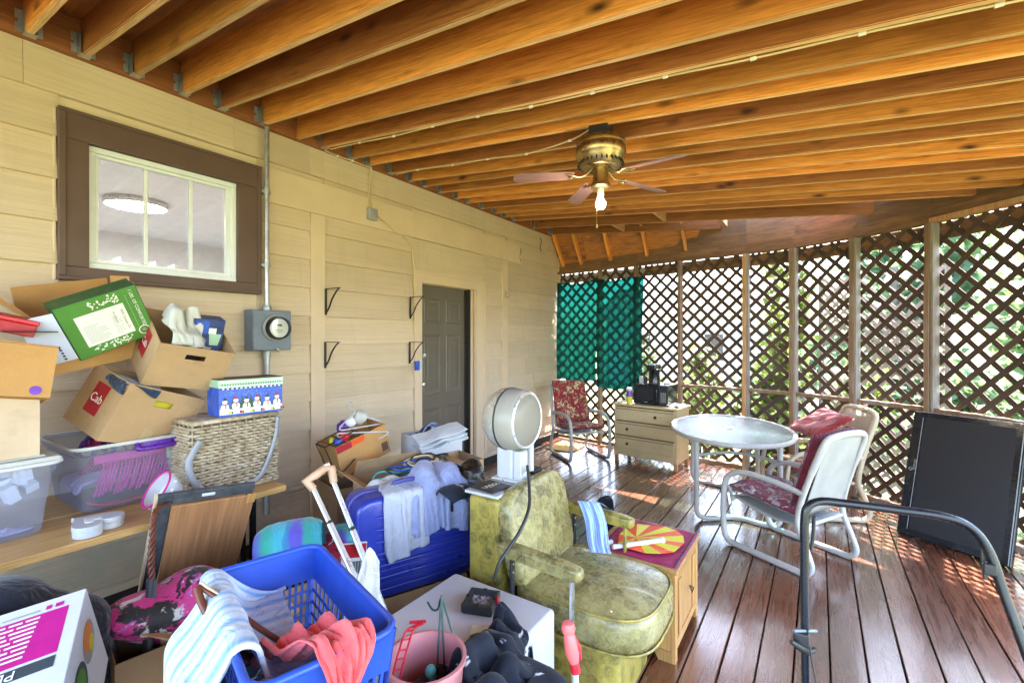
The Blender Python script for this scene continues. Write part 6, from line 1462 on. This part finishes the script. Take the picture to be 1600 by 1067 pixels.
tube('grip_inlay', [hd_ * .5 + Vector((.018, .01, 0)), hd_ * .7 + Vector((.02, .012, 0)), hd_ * .88 + Vector((.016, .008, 0))], [.006, .010, .006], 'red_plastic', sk, 8)
wh = thing('wire_hanger', 'dark green wire hanger standing upright beside the pink bucket', 'hanger', at(688, 1075, 1.52)); w0 = at(688, 1075, 1.52)
tube('wire', [at(x_, y_, t_) - w0 for x_, y_, t_ in ((668, 940, 1.62), (676, 952, 1.60), (684, 951, 1.60), (687, 940, 1.60), (690, 930, 1.60))], .0035, 'wire_green', wh, 6, smooth_n=5)
tube('wire', [at(x_, y_, t_) - w0 for x_, y_, t_ in ((690, 930, 1.60), (684, 1020, 1.56), (681, 1090, 1.53))], .0035, 'wire_green', wh, 6); tube('wire', [at(x_, y_, t_) - w0 for x_, y_, t_ in ((690, 930, 1.60), (712, 1008, 1.60), (722, 1050, 1.58))], .0035, 'wire_green', wh, 6); tube('wire', [at(x_, y_, t_) - w0 for x_, y_, t_ in ((690, 931, 1.60), (694, 1040, 1.56), (696, 1090, 1.54))], .0035, 'wire_green', wh, 6)
rc = thing('red_chain', 'red plastic chain strip hanging over the pink bucket rim', 'chain', at(645, 980, 1.56)); r0 = at(645, 980, 1.56)
ca_ = [at(x_, y_, t_) - r0 for x_, y_, t_ in ((655, 975, 1.60), (640, 985, 1.57), (630, 1015, 1.50), (622, 1045, 1.46), (614, 1085, 1.42))]; cc = catmull(ca_, 6)
for e in (-1, 1): tube('edge_strand', [q + Vector((.008 * e, .010 * e, 0)) for q in cc], .0035, 'red_plastic', rc, 6)
for q in cc[::3]: tube('rung', [q + Vector((-.008, -.010, 0)), q + Vector((.008, .010, 0))], .0035, 'red_plastic', rc, 6)
tube('toggle', [at(640, 972, 1.60) - r0, at(665, 970, 1.62) - r0], .006, 'red_plastic', rc, 6)
tl_ = thing('teal_toy', 'small teal plastic toy at the bottom edge beside the black shirt', 'toy', at(673, 1070, 1.50)); lathe('head', [(0, -.02), (.016, -.012), (.019, .002), (.012, .016), (0, .02)], 'teal_plastic', tl_, 14, loc=(0, 0, .045)); tube('body', [(0, 0, -.12), (.004, .005, .03)], .011, 'teal_plastic', tl_, 10)
# nightstand
Mn = Matrix.Translation((3.085, 2.455, 0)) @ Matrix.Rotation(R(90), 4, 'Z')      # local x along its front (+Y), y to the back (-X)
ns_ = thing('nightstand', 'small oak nightstand with panelled door beside the salon chair', 'nightstand', M=Mn)
NW, ND, NH = .53, .46, .47
box('side_panel', (0, .0205, .06), (.02, ND, NH), 'oak', ns_, .002); box('side_panel', (NW - .02, .0205, .06), (NW, ND, NH), 'oak', ns_, .002); box('back_panel', (.0205, ND - .01, .06), (NW - .0205, ND, NH), 'oak', ns_); box('shelf', (.0205, .021, .07), (NW - .0205, ND - .011, .085), 'oak', ns_)
box('top', (-.014, -.014, NH + .0005), (NW + .014, ND + .01, NH + .024), 'oak', ns_, .005)
for x0, x1 in ((0, .045), (NW - .045, NW)): box('stile', (x0, 0, .0), (x1, .020, NH), 'oak', ns_, .002)
box('rail', (.0455, .0005, NH - .05), (NW - .0455, .0195, NH), 'oak', ns_, .002); box('rail', (.0455, .0005, .06), (NW - .0455, .0195, .105), 'oak', ns_, .002); box('door_panel', (.049, .006, .109), (NW - .049, .014, NH - .054), 'oak', ns_, .002)
for x0 in (.075, NW - .135): box('door_strip', (x0, -.003, .12), (x0 + .06, .0055, NH - .065), 'oak', ns_, .003)
for x0 in (.0, NW - .02): prism('foot', [(0.0205, 0), (.09, 0), (.12, .058), (0.0205, .058)], x0, x0 + .02, 'oak', ns_, axis='x')
tube('pull', [(.30, -.004, .28), (.275, -.022, .268), (.27, -.024, .262), (.325, -.022, .262), (.30, -.004, .28)], .0035, 'iron_black', ns_, 6)
Mtop = Mn @ Matrix.Translation((0, 0, NH + .0255))
rn = grid_mesh('runner', lambda u, v: Mtop @ Vector((.012 + (NW - .02) * u, -.005 + (ND - .02) * v, .002 + .0015 * math.sin(u * 30) * math.sin(v * 23))), 24, 24, 'maroon_cloth', None, .003); tag(rn, 'maroon cloth with dark lace edge covering the nightstand top', 'cloth')
bm = bmesh.new()
for k in range(26): bmesh.ops.create_icosphere(bm, subdivisions=1, radius=.0065, matrix=Mtop @ Matrix.Translation((.015 + (NW - .03) * k / 25, .004, .007)))
lc = finish('lace_edge', bm, 'slate_grey', None, True); tag(lc, 'dark bead lace along the front edge of the maroon cloth', 'lace', kind='stuff')
um = thing('printed_sheet', 'folded red and yellow printed sheet lying on the maroon cloth', 'sheet', M=Mtop @ Matrix.Translation((.27, .20, .008)))
bm = bmesh.new(); nseg = 14
ctr = bm.verts.new((-.05, .08, .010)); rim_ = []
outl = [(-.20, -.02), (-.17, -.10), (-.10, -.15), (-.03, -.165), (.05, -.17), (.13, -.145), (.20, -.09), (.205, -.02), (.19, .07), (.15, .14), (.05, .175), (-.06, .18), (-.16, .15), (-.21, .07)]
for k, (a, b) in enumerate(outl): rim_.append(bm.verts.new((a, b, .003 + .006 * (k % 2))))
for k in range(nseg):
    f = bm.faces.new((ctr, rim_[k], rim_[(k + 1) % nseg])); f.material_index = k % 2
o = finish('sheet', bm, None, um, False, mats=['yellow_print', 'vermilion']); md = o.modifiers.new('s', 'SOLIDIFY'); md.thickness = .002; md.offset = 1
for k, (x0, y0, x1, y1) in enumerate(((-.20, .02, .03, -.14), (-.14, .05, -.24, .12))):
    pr = thing('paper_roll', ['white paper roll lying across the front of the printed sheet', 'short white paper roll behind the chair arm'][k], 'roll', M=Mtop @ Matrix.Translation((.20, .30, .032)))
    a_ = Vector((x0, y0 + .02, 0)); b_ = Vector((x1, y1 - .02, 0)); tube('roll', [a_, b_], .013, 'paper_white', pr, 14); tube('end_cap', [b_, b_ + (b_ - a_).normalized() * .02], .017, 'paper_white', pr, 14)
jn = cloth('jeans', .46, .36, .024, lambda a, b: Vector((2.55 + a * .7, 2.83 + b * .75, .66 + .04 * math.sin(a * 12))), [cbox(Mn, (0, 0, 0), (NW, ND, NH + .03), .012), ] + lump((2.57, 2.84, .54), .09, .08, .02, 6, (.035, .06)), 'denim', None, 45, .012, wav=.05, shrink=.7); tag(jn, 'dark blue jeans crumpled at the back of the nightstand', 'jeans')
jn2 = cloth('black_bundle', .34, .30, .024, lambda a, b: Vector((2.48 + a * .7, 2.98 + b * .75, .68)), [cbox(Mn, (0, 0, 0), (NW, ND + .1, NH + .03), .012), ] + lump((2.48, 2.96, .55), .07, .07, .03, 6, (.035, .06)), 'navy', None, 40, .012, wav=.05, shrink=.7); tag(jn2, 'black garment bundled behind the blue jeans', 'clothes')
def bshirt(u, v):
    px_ = 903 + 33 * u + 22 * v + 3 * math.sin(v * 5); py_ = 782 + 3 * u + 80 * v; t_ = 2.60 - .17 * v - .05 * v * v + .010 * math.sin(u * 14 + v * 3) + .006 * math.sin(u * 27)
    return at(px_, py_, t_)
bs_ = grid_mesh('blue_shirt', bshirt, 24, 24, 'shirt_stripe', None, .006); tag(bs_, 'blue striped shirt hanging beside the chair back onto the seat', 'shirt')

# ================================================================== RIGHT: PATIO FURNITURE
def patio_chair(name, label, loc, fwd, frame='frame_white', style=0):
    c_ = thing(name, label, 'chair', M=FM(loc, Vector((fwd[0], fwd[1], 0)), Vector((-fwd[1], fwd[0], 0))), group='patio armchairs')
    hw = .29
    for s_ in (-1, 1):
        y = s_ * hw
        pth = [(-.40, y * .92, .93), (-.335, y * .96, .74), (-.27, y, .52), (-.25, y, .36), (-.31, y, .20), (-.345, y, .09), (-.30, y, .028), (-.20, y, .024), (.0, y, .024), (.22, y, .024), (.31, y, .034), (.352, y, .10), (.36, y, .24), (.355, y, .42), (.325, y, .54), (.25, y, .60), (.12, y, .625), (-.08, y, .615), (-.292, y, .585)]
        tube('side_frame', pth, .0235, frame, c_, 12, smooth_n=5, flat=.85)
    tube('back_arch', [(-.335, -hw * .96, .74), (-.40, -hw * .93, .92), (-.418, -hw * .80, .985), (-.425, -hw * .4, 1.005), (-.427, 0, 1.01), (-.425, hw * .4, 1.005), (-.418, hw * .80, .985), (-.40, hw * .93, .92), (-.335, hw * .96, .74)], .0235, frame, c_, 12, smooth_n=5)
    for x_, z_ in ((-.25, .33), (.28, .385)): tube('cross_bar', [(x_, -hw, z_), (x_, hw, z_)], .015, frame, c_, 10)
    grid_mesh('back_sling', lambda u, v: Vector((-.255 - .160 * v + .022 * math.sin(u * 3.1416), (u - .5) * 2 * hw * (.86 - .08 * v), .40 + .585 * v)), 10, 12, 'sling' if frame == 'frame_white' else 'frame_cream', c_, .006)
    grid_mesh('seat_sling', lambda u, v: Vector((-.25 + .54 * v, (u - .5) * 2 * (hw - .02), .345 + .055 * v - .035 * math.sin(v * 3.1416) - .01 * math.sin(u * 3.1416))), 10, 10, 'sling' if frame == 'frame_white' else 'frame_cream', c_, .006)
    return c_
def cushion(name, L, Wd, th, mat, parent, M, puff=1.0, tuft=0, back=None):
    """pad in the local xy plane with rounded puffed edges"""
    def F(side):
        def f(u, v):
            a, b = u * 2 - 1, v * 2 - 1; e = max(0.0, (1 - abs(a) ** 5) * (1 - abs(b) ** 5)) ** .45
            wv_ = .007 * math.sin(u * 11 + v * 7) + .005 * math.sin(v * 17 - u * 5)
            cr = 1 - .35 * math.exp(-((u - .5) ** 2) * 60) * tuft - .35 * math.exp(-((v - .5) ** 2) * 60) * tuft
            r_ = .985 if abs(a) > .9 and abs(b) > .9 else 1
            return Vector((a * L / 2 * r_, b * Wd / 2 * r_, side * (th / 2 * e * cr) + wv_ * e))
        return f
    o = grid_mesh(name, F(1), 22, 22, mat, parent); o.matrix_local = M
    o2 = grid_mesh(name + '_underside', F(-1), 22, 22, back or mat, o)
    pts = [(-L / 2 * .985, -Wd / 2 * .985, 0), (0, -Wd / 2, 0), (L / 2 * .985, -Wd / 2 * .985, 0), (L / 2, 0, 0), (L / 2 * .985, Wd / 2 * .985, 0), (0, Wd / 2, 0), (-L / 2 * .985, Wd / 2 * .985, 0), (-L / 2, 0, 0)]
    tube('piping', pts, .005, back or mat, o, 6, closed=True)
    return o
SEATM = Matrix.Translation((.035, 0, .435)) @ Matrix.Rotation(R(-6), 4, 'Y'); BACKM = Matrix.Translation((-.285, 0, .715)) @ Matrix.Rotation(R(72.5), 4, 'Y')
# far chair by the house corner
c1 = patio_chair('patio_chair', 'white patio armchair with red floral cushion in the far house corner', (.86, 6.00, 0), (.785, -.62))
def pad(c_, nm, lb, mats, seat=True, back=True):
    k = thing(nm, lb, 'cushion', M=c_.matrix_world.copy()); return k
k1 = pad(c1, 'chair_cushion', 'red floral chair pad on the far armchair', None); cushion('seat_pad', .54, .54, .09, 'floral', k1, SEATM, back='wine'); cushion('back_pad', .62, .53, .10, 'floral', k1, BACKM @ Matrix.Translation((-.03, 0, .03)), tuft=1, back='wine')
# near chair with its back to the camera
c2_ = patio_chair('patio_chair', 'white tubular patio armchair seen from behind nearest the camera', (3.50, 4.245, 0), (-.878, .478))
k2 = pad(c2_, 'chair_cushion', 'grey and maroon floral chair pad on the nearest armchair', None); cushion('seat_pad', .56, .54, .10, 'floral_grey', k2, SEATM @ Matrix.Translation((.02, 0, .01)), tuft=1, back='wine'); cushion('back_pad', .60, .53, .10, 'floral_grey', k2, BACKM @ Matrix.Translation((-.01, 0, .03)), back='wine')
# arched chair behind the table
c3 = patio_chair('patio_chair', 'cream patio armchair with arched back behind the glass table', (3.66, 5.42, 0), (-.90, -.42), 'frame_cream')
k3 = pad(c3, 'chair_cushion', 'floral chair pad folded over with its red underside showing', None)
cushion('seat_pad', .54, .52, .09, 'floral', k3, SEATM, back='wine'); cushion('back_pad', .42, .53, .08, 'wine', k3, Matrix.Translation((-.20, 0, .64)) @ Matrix.Rotation(R(68), 4, 'Y')); cushion('folded_pad', .40, .56, .10, 'red_back', k3, Matrix.Translation((-.06, 0, .85)) @ Matrix.Rotation(R(30), 4, 'Y'), back='floral')
# glass table
TH_ = .755
dv_ = Vector((-.24, .97, 0)).normalized()
tb = thing('glass_table', 'oval patio table with rippled glass top and white tube legs', 'table', M=FM((2.95, 5.17, 0), dv_, Vector((-dv_.y, dv_.x, 0))))
TA, TB_ = .80, .56
el = [(TA * math.cos(a), TB_ * math.sin(a), TH_) for a in np.linspace(0, 2 * math.pi, 65)[:-1]]
tube('rim', el, .019, 'frame_white', tb, 10, closed=True, flat=1.15)
bm = bmesh.new(); vs = [bm.verts.new((x_ * .985, y_ * .985, TH_ + .008)) for x_, y_, _ in el]; bm.faces.new(vs); g_ = finish('glass_top', bm, 'table_glass', tb); md = g_.modifiers.new('s', 'SOLIDIFY'); md.thickness = .005
lathe('umbrella_ring', [(.020, 0), (.034, 0), (.034, .006), (.022, .008)], 'frame_white', tb, 20, loc=(0, 0, TH_ + .0145))
for e in (-1, 1):
    tube('leg_frame', [(e * .60, -.34, TH_ - .02), (e * .60, -.34, .30), (e * .60, -.34, .10), (e * .585, -.30, .035), (e * .56, -.20, .024), (e * .47, 0, .024), (e * .56, .20, .024), (e * .585, .30, .035), (e * .60, .34, .10), (e * .60, .34, .30), (e * .60, .34, TH_ - .02)], .0225, 'frame_white', tb, 12, smooth_n=5)
    tube('stretcher', [(e * .60, -.34, .60), (e * .40, -.10, .60), (e * .40, .10, .60), (e * .60, .34, .60)], .014, 'frame_white', tb, 10, smooth_n=5)
tube('lower_brace', [(-.47, 0, .026), (0, 0, .14), (.47, 0, .026)], .016, 'frame_white', tb, 10, smooth_n=8)
# dresser
Mdr = FM((1.375, 6.03, 0), Vector((.992, -.12, 0)), Vector((.12, .992, 0)))
ds = thing('dresser', 'cream three drawer dresser with scalloped base by the lattice wall', 'dresser', M=Mdr)
DW, DD, DH = .86, .44, .80
box('carcass', (0, .012, .10), (DW, DD, DH - .03), 'dresser', ds, .004); box('top', (-.018, -.012, DH - .0295), (DW + .018, DD + .01, DH), 'dresser', ds, .006)
for k in range(3):
    z0 = .185 + k * .195
    d_ = box('drawer', (.035, -.006, z0), (DW - .035, .0115, z0 + .178), 'dresser', ds, .005); box('groove', (.035, -.0085, z0 + .150), (DW - .035, -.0062, z0 + .158), 'dresser_line', d_); box('shadow_gap', (.03, .004, z0 + .179), (DW - .03, .0118, z0 + .194), 'dresser_line', ds)
    for q, xx in enumerate((.20, .27, .59, .66)):
        if (k, q) in ((0, 0), (1, 0), (2, 2)): lathe('pull', [(0, 0), (.016, .002), (.012, .010), (.020, .020), (.010, .028), (0, .029)], 'iron_black', d_, 10, loc=(xx, -.007, z0 + .085), rot=(math.pi / 2, 0, 0))
        else: lathe('screw_hole', [(0, 0), (.005, 0), (.004, .001), (0, .001)], 'dresser_line', d_, 8, loc=(xx, -.0065, z0 + .085), rot=(math.pi / 2, 0, 0))
ap = [(0.0, .18)] + [(DW * k / 40, .10 + .018 * abs(math.sin(k / 40 * math.pi * 5)) + .02 * math.sin(k / 40 * math.pi)) for k in range(41)] + [(DW, .18)]
prism('apron', ap, .0, .0115, 'dresser', ds, axis='y')
for xx in (.0, DW - .045):
    for yy in (.0125, DD - .05): box('leg', (xx, yy, 0), (xx + .045, yy + .045, .0995), 'oak' , ds, .006)
mw = thing('microwave', 'black microwave oven on top of the dresser', 'microwave', M=Mdr @ Matrix.Translation((.25, .07, DH + .001)))
box('case', (0, .014, .008), (.47, .33, .27), 'black_gloss', mw, .006); box('door', (0, 0, .010), (.355, .0135, .268), 'black_gloss', mw, .004); box('door_window', (.045, -.003, .065), (.285, -.0005, .225), 'screen', mw, .001); tube('door_handle', [(.335, -.004, .04), (.335, -.024, .07), (.335, -.028, .14), (.335, -.024, .21), (.335, -.004, .24)], .008, 'black_gloss', mw, 8, smooth_n=4)
box('control_panel', (.356, .0, .010), (.470, .0135, .268), 'black_plastic', mw, .003); flats('keypad', [(0, rect(.378 + .025 * (k % 3), .05 + .022 * (k // 3), .395 + .025 * (k % 3), .064 + .022 * (k // 3)), 0) for k in range(18)] + [(1, rect(.375, .205, .450, .24), 0), (0, rect(.15, .035, .20, .041), 0)], ['galv_dull', 'screen'], mw, Matrix.Translation((0, 0, 0)))
for xx in (.03, .44):
    for yy in (.04, .30): box('foot', (xx - .012, yy - .012, 0), (xx + .012, yy + .012, .0078), 'black_plastic', mw)
cmk = thing('coffee_maker', 'black coffee maker standing on the microwave', 'coffee maker', M=Mdr @ Matrix.Translation((.50, .17, DH + .272)))
lathe('body', [(0, 0), (.075, 0), (.078, .01), (.072, .03), (.072, .17), (.078, .18), (.086, .19), (.088, .25), (.080, .262), (0, .265)], 'black_gloss', cmk, 24); box('brew_head', (-.06, -.115, .185), (.06, -.03, .255), 'black_gloss', cmk, .012); box('drip_tray', (-.055, -.12, .0), (.055, -.06, .018), 'black_plastic', cmk, .004); lathe('silver_band', [(.0885, .195), (.0895, .2), (.0885, .206)], 'steel', cmk, 24)
for k, (m_, lb, xx, r_, h_) in enumerate((('white_paint', 'white cup on the microwave', .30, .028, .09), ('black_plastic', 'dark tumbler next to the white cup on the microwave', .365, .028, .085))):
    q = thing('cup', lb, 'cup', M=Mdr @ Matrix.Translation((xx, .20, DH + .272))); lathe('body', [(0, 0), (r_ * .85, 0), (r_, h_), (r_ * .92, h_), (r_ * .8, .006), (0, .005)], m_, q, 20)
cn_ = thing('wipes_canister', 'tall wipes canister with white lid, purple and yellow label', 'canister', M=Mdr @ Matrix.Translation((.20, .05, DH + .001)))
lathe('can', [(0, 0), (.036, 0), (.038, .004), (.038, .095), (.038, .175), (.036, .18)], 'yellow_print', cn_, 24, mi=[0, 0, 0, 1, 0], mats=['yellow_print', 'print_purple']); lathe('lid', [(.037, .178), (.039, .18), (.039, .205), (.034, .215), (0, .216)], 'paper_white', cn_, 24)
pp = grid_mesh('paper_clutter', lambda u, v: Mdr @ Vector((.70 + .17 * u, .05 + .28 * v, DH + .012 + .012 * math.sin(u * 9 + v * 7) + .01 * math.sin(v * 15))), 12, 12, 'paper_white', None, .003); tag(pp, 'crumpled white paper on the right end of the dresser', 'paper')
# green netting sheets
def hang_net(name, label, x0, x1, zt_, zb_, ph):
    def F(u, v):
        X_ = x0 + (x1 - x0) * u; Y_ = ringY(X_) - .085; sag = .03 * math.sin(u * math.pi) * (1 - v)
        return Vector((X_ + .01 * math.sin(v * 5 + ph), Y_ - .012 * math.sin(u * 13 + ph) * (.3 + v) - .010 * math.sin(u * 29 + v * 4 + ph) - .02 * math.sin(v * 3.1), zt_ + (zb_ - zt_) * v - sag + .012 * math.sin(u * 9 + ph)))
    o = grid_mesh(name, F, 34, 30, 'netting', None, 0); tag(o, label, 'netting', 'green netting sheets'); return o
hang_net('green_netting', 'left sheet of green shade netting nearest the house wall', .03, .80, 2.60, .985, .3); hang_net('green_netting', 'right sheet of green shade netting next to bare lattice', .80, 1.57, 2.60, .90, 1.7)
wp = grid_mesh('torn_plastic', lambda u, v: Vector((.05 + 1.5 * u, ringY(.05 + 1.5 * u) + .055, 2.78 - .22 * v + .03 * math.sin(u * 17) * v)), 30, 6, 'bag_clear', None); tag(wp, 'torn clear plastic strip above the green netting', 'plastic')
# television leaning on its side
A_ = Vector((4.265, 5.176, .012)); B_ = Vector((4.875, 4.816, .012)); dx_ = (B_ - A_).normalized()
nrm_ = Vector((-dx_.y, dx_.x, 0)); lean = (nrm_ * .30 + Vector((0, 0, 1))).normalized()
TVW, TVH = (B_ - A_).length + .0, 1.07
tv = thing('television', 'large black flat television standing on its side against the lattice', 'television', M=FM(A_, dx_, nrm_ - lean * nrm_.dot(lean)))
box('bezel', (0, 0, 0), (TVW, .045, TVH), 'black_gloss', tv, .008, 3); box('screen', (.085, -.002, .055), (TVW - .055, -.0003, TVH - .045), 'screen', tv, 0); box('rear_case', (.06, .0455, .08), (TVW - .06, .10, TVH - .08), 'black_plastic', tv, .02)
box('speaker_line', (.070, -.0025, .05), (.0735, -.0003, TVH - .05), 'galv_dull', tv); box('side_trim', (TVW - .0185, -.004, .01), (TVW - .0135, -.0005, TVH - .01), 'galv_dull', tv); lathe('power_ring', [(.010, 0), (.014, 0), (.014, .002), (.010, .002)], 'galv_dull', tv, 18, loc=(.035, -.0005, .56), rot=(math.pi / 2, 0, 0)); lettering('SAMSUNG', .020, 'galv_dull', tv, onface(.058, .60, -.0012, R(-90)))
# mower handle in the foreground
mo = thing('lawn_mower', 'black bent tube push mower handle in the right foreground', 'mower', (4.35, 1.15, 0)); m0 = Vector((4.35, 1.15, 0))
def mp(px, py, t): return at(px, py, t) - m0
hp_ = [mp(1262, 1200, 1.42), mp(1258, 1000, 1.42), mp(1257, 860, 1.42), mp(1257, 815, 1.42), mp(1262, 792, 1.42), mp(1282, 783, 1.42), mp(1320, 786, 1.41), mp(1400, 796, 1.38), mp(1470, 806, 1.35), mp(1515, 823, 1.33), mp(1545, 860, 1.31), mp(1570, 930, 1.28), mp(1600, 1010, 1.24), mp(1640, 1120, 1.19)]
tube('handle_tube', hp_, .0122, 'black_tube', mo, 14, smooth_n=6)
tube('bail_bar', [mp(1268, 860, 1.42), mp(1270, 840, 1.42), mp(1272, 806, 1.41)], .005, 'black_plastic', mo, 8, smooth_n=4); tube('bail_bar', [mp(1540, 905, 1.31), mp(1535, 870, 1.32), mp(1536, 845, 1.32)], .005, 'black_plastic', mo, 8, smooth_n=4)
box('clamp', (-.022, -.016, -.02), (.022, .016, .02), 'black_plastic', mo, .006, loc=mp(1252, 995, 1.42)); tube('clamp_bolt', [mp(1240, 985, 1.40), mp(1275, 985, 1.42)], .005, 'meter_grey', mo, 8); tube('wing_knob', [mp(1236, 1002, 1.40), mp(1250, 1010, 1.41), mp(1262, 1018, 1.42), mp(1274, 1014, 1.42)], [.006, .012, .012, .008], 'black_plastic', mo, 8); tube('cable', [mp(1262, 985, 1.405), mp(1268, 1030, 1.40), mp(1278, 1080, 1.39)], .0028, 'black_plastic', mo, 6); box('clamp', (-.014, -.012, -.016), (.014, .012, .016), 'black_plastic', mo, .004, loc=mp(1546, 888, 1.30))
dk = box('deck_shell', (-.25, -.40, .07), (.25, .12, .20), 'black_tube', mo, .05, 4); lathe('engine', [(0, .2), (.14, .2), (.14, .30), (.11, .33), (0, .34)], 'black_plastic', mo, 24, loc=(0, -.15, 0))
for sx in (-.27, .27):
    for sy in (-.36, .08): lathe('wheel', [(0, -.02), (.06, -.022), (.085, -.02), (.09, 0), (.085, .02), (.06, .022), (0, .02)], 'black_plastic', mo, 20, loc=(sx, sy, .09), rot=(0, math.pi / 2, 0))
for q in (hp_[0], hp_[-1]): tube('lower_tube', [q, Vector((math.copysign(.2, q.x - .2), .05, .18))], .0135, 'black_tube', mo, 12)
lf = grid_mesh('fallen_leaves', lambda u, v: Vector((.25 + .45 * u, 6.1 + .5 * v, .012 + .03 * abs(math.sin(u * 21 + v * 13)) * math.sin(u * 3.14) * math.sin(v * 3.14))), 16, 16, 'card_orange', None); tag(lf, 'heap of dry brown leaves in the far corner behind the chair', 'leaves', kind='stuff')
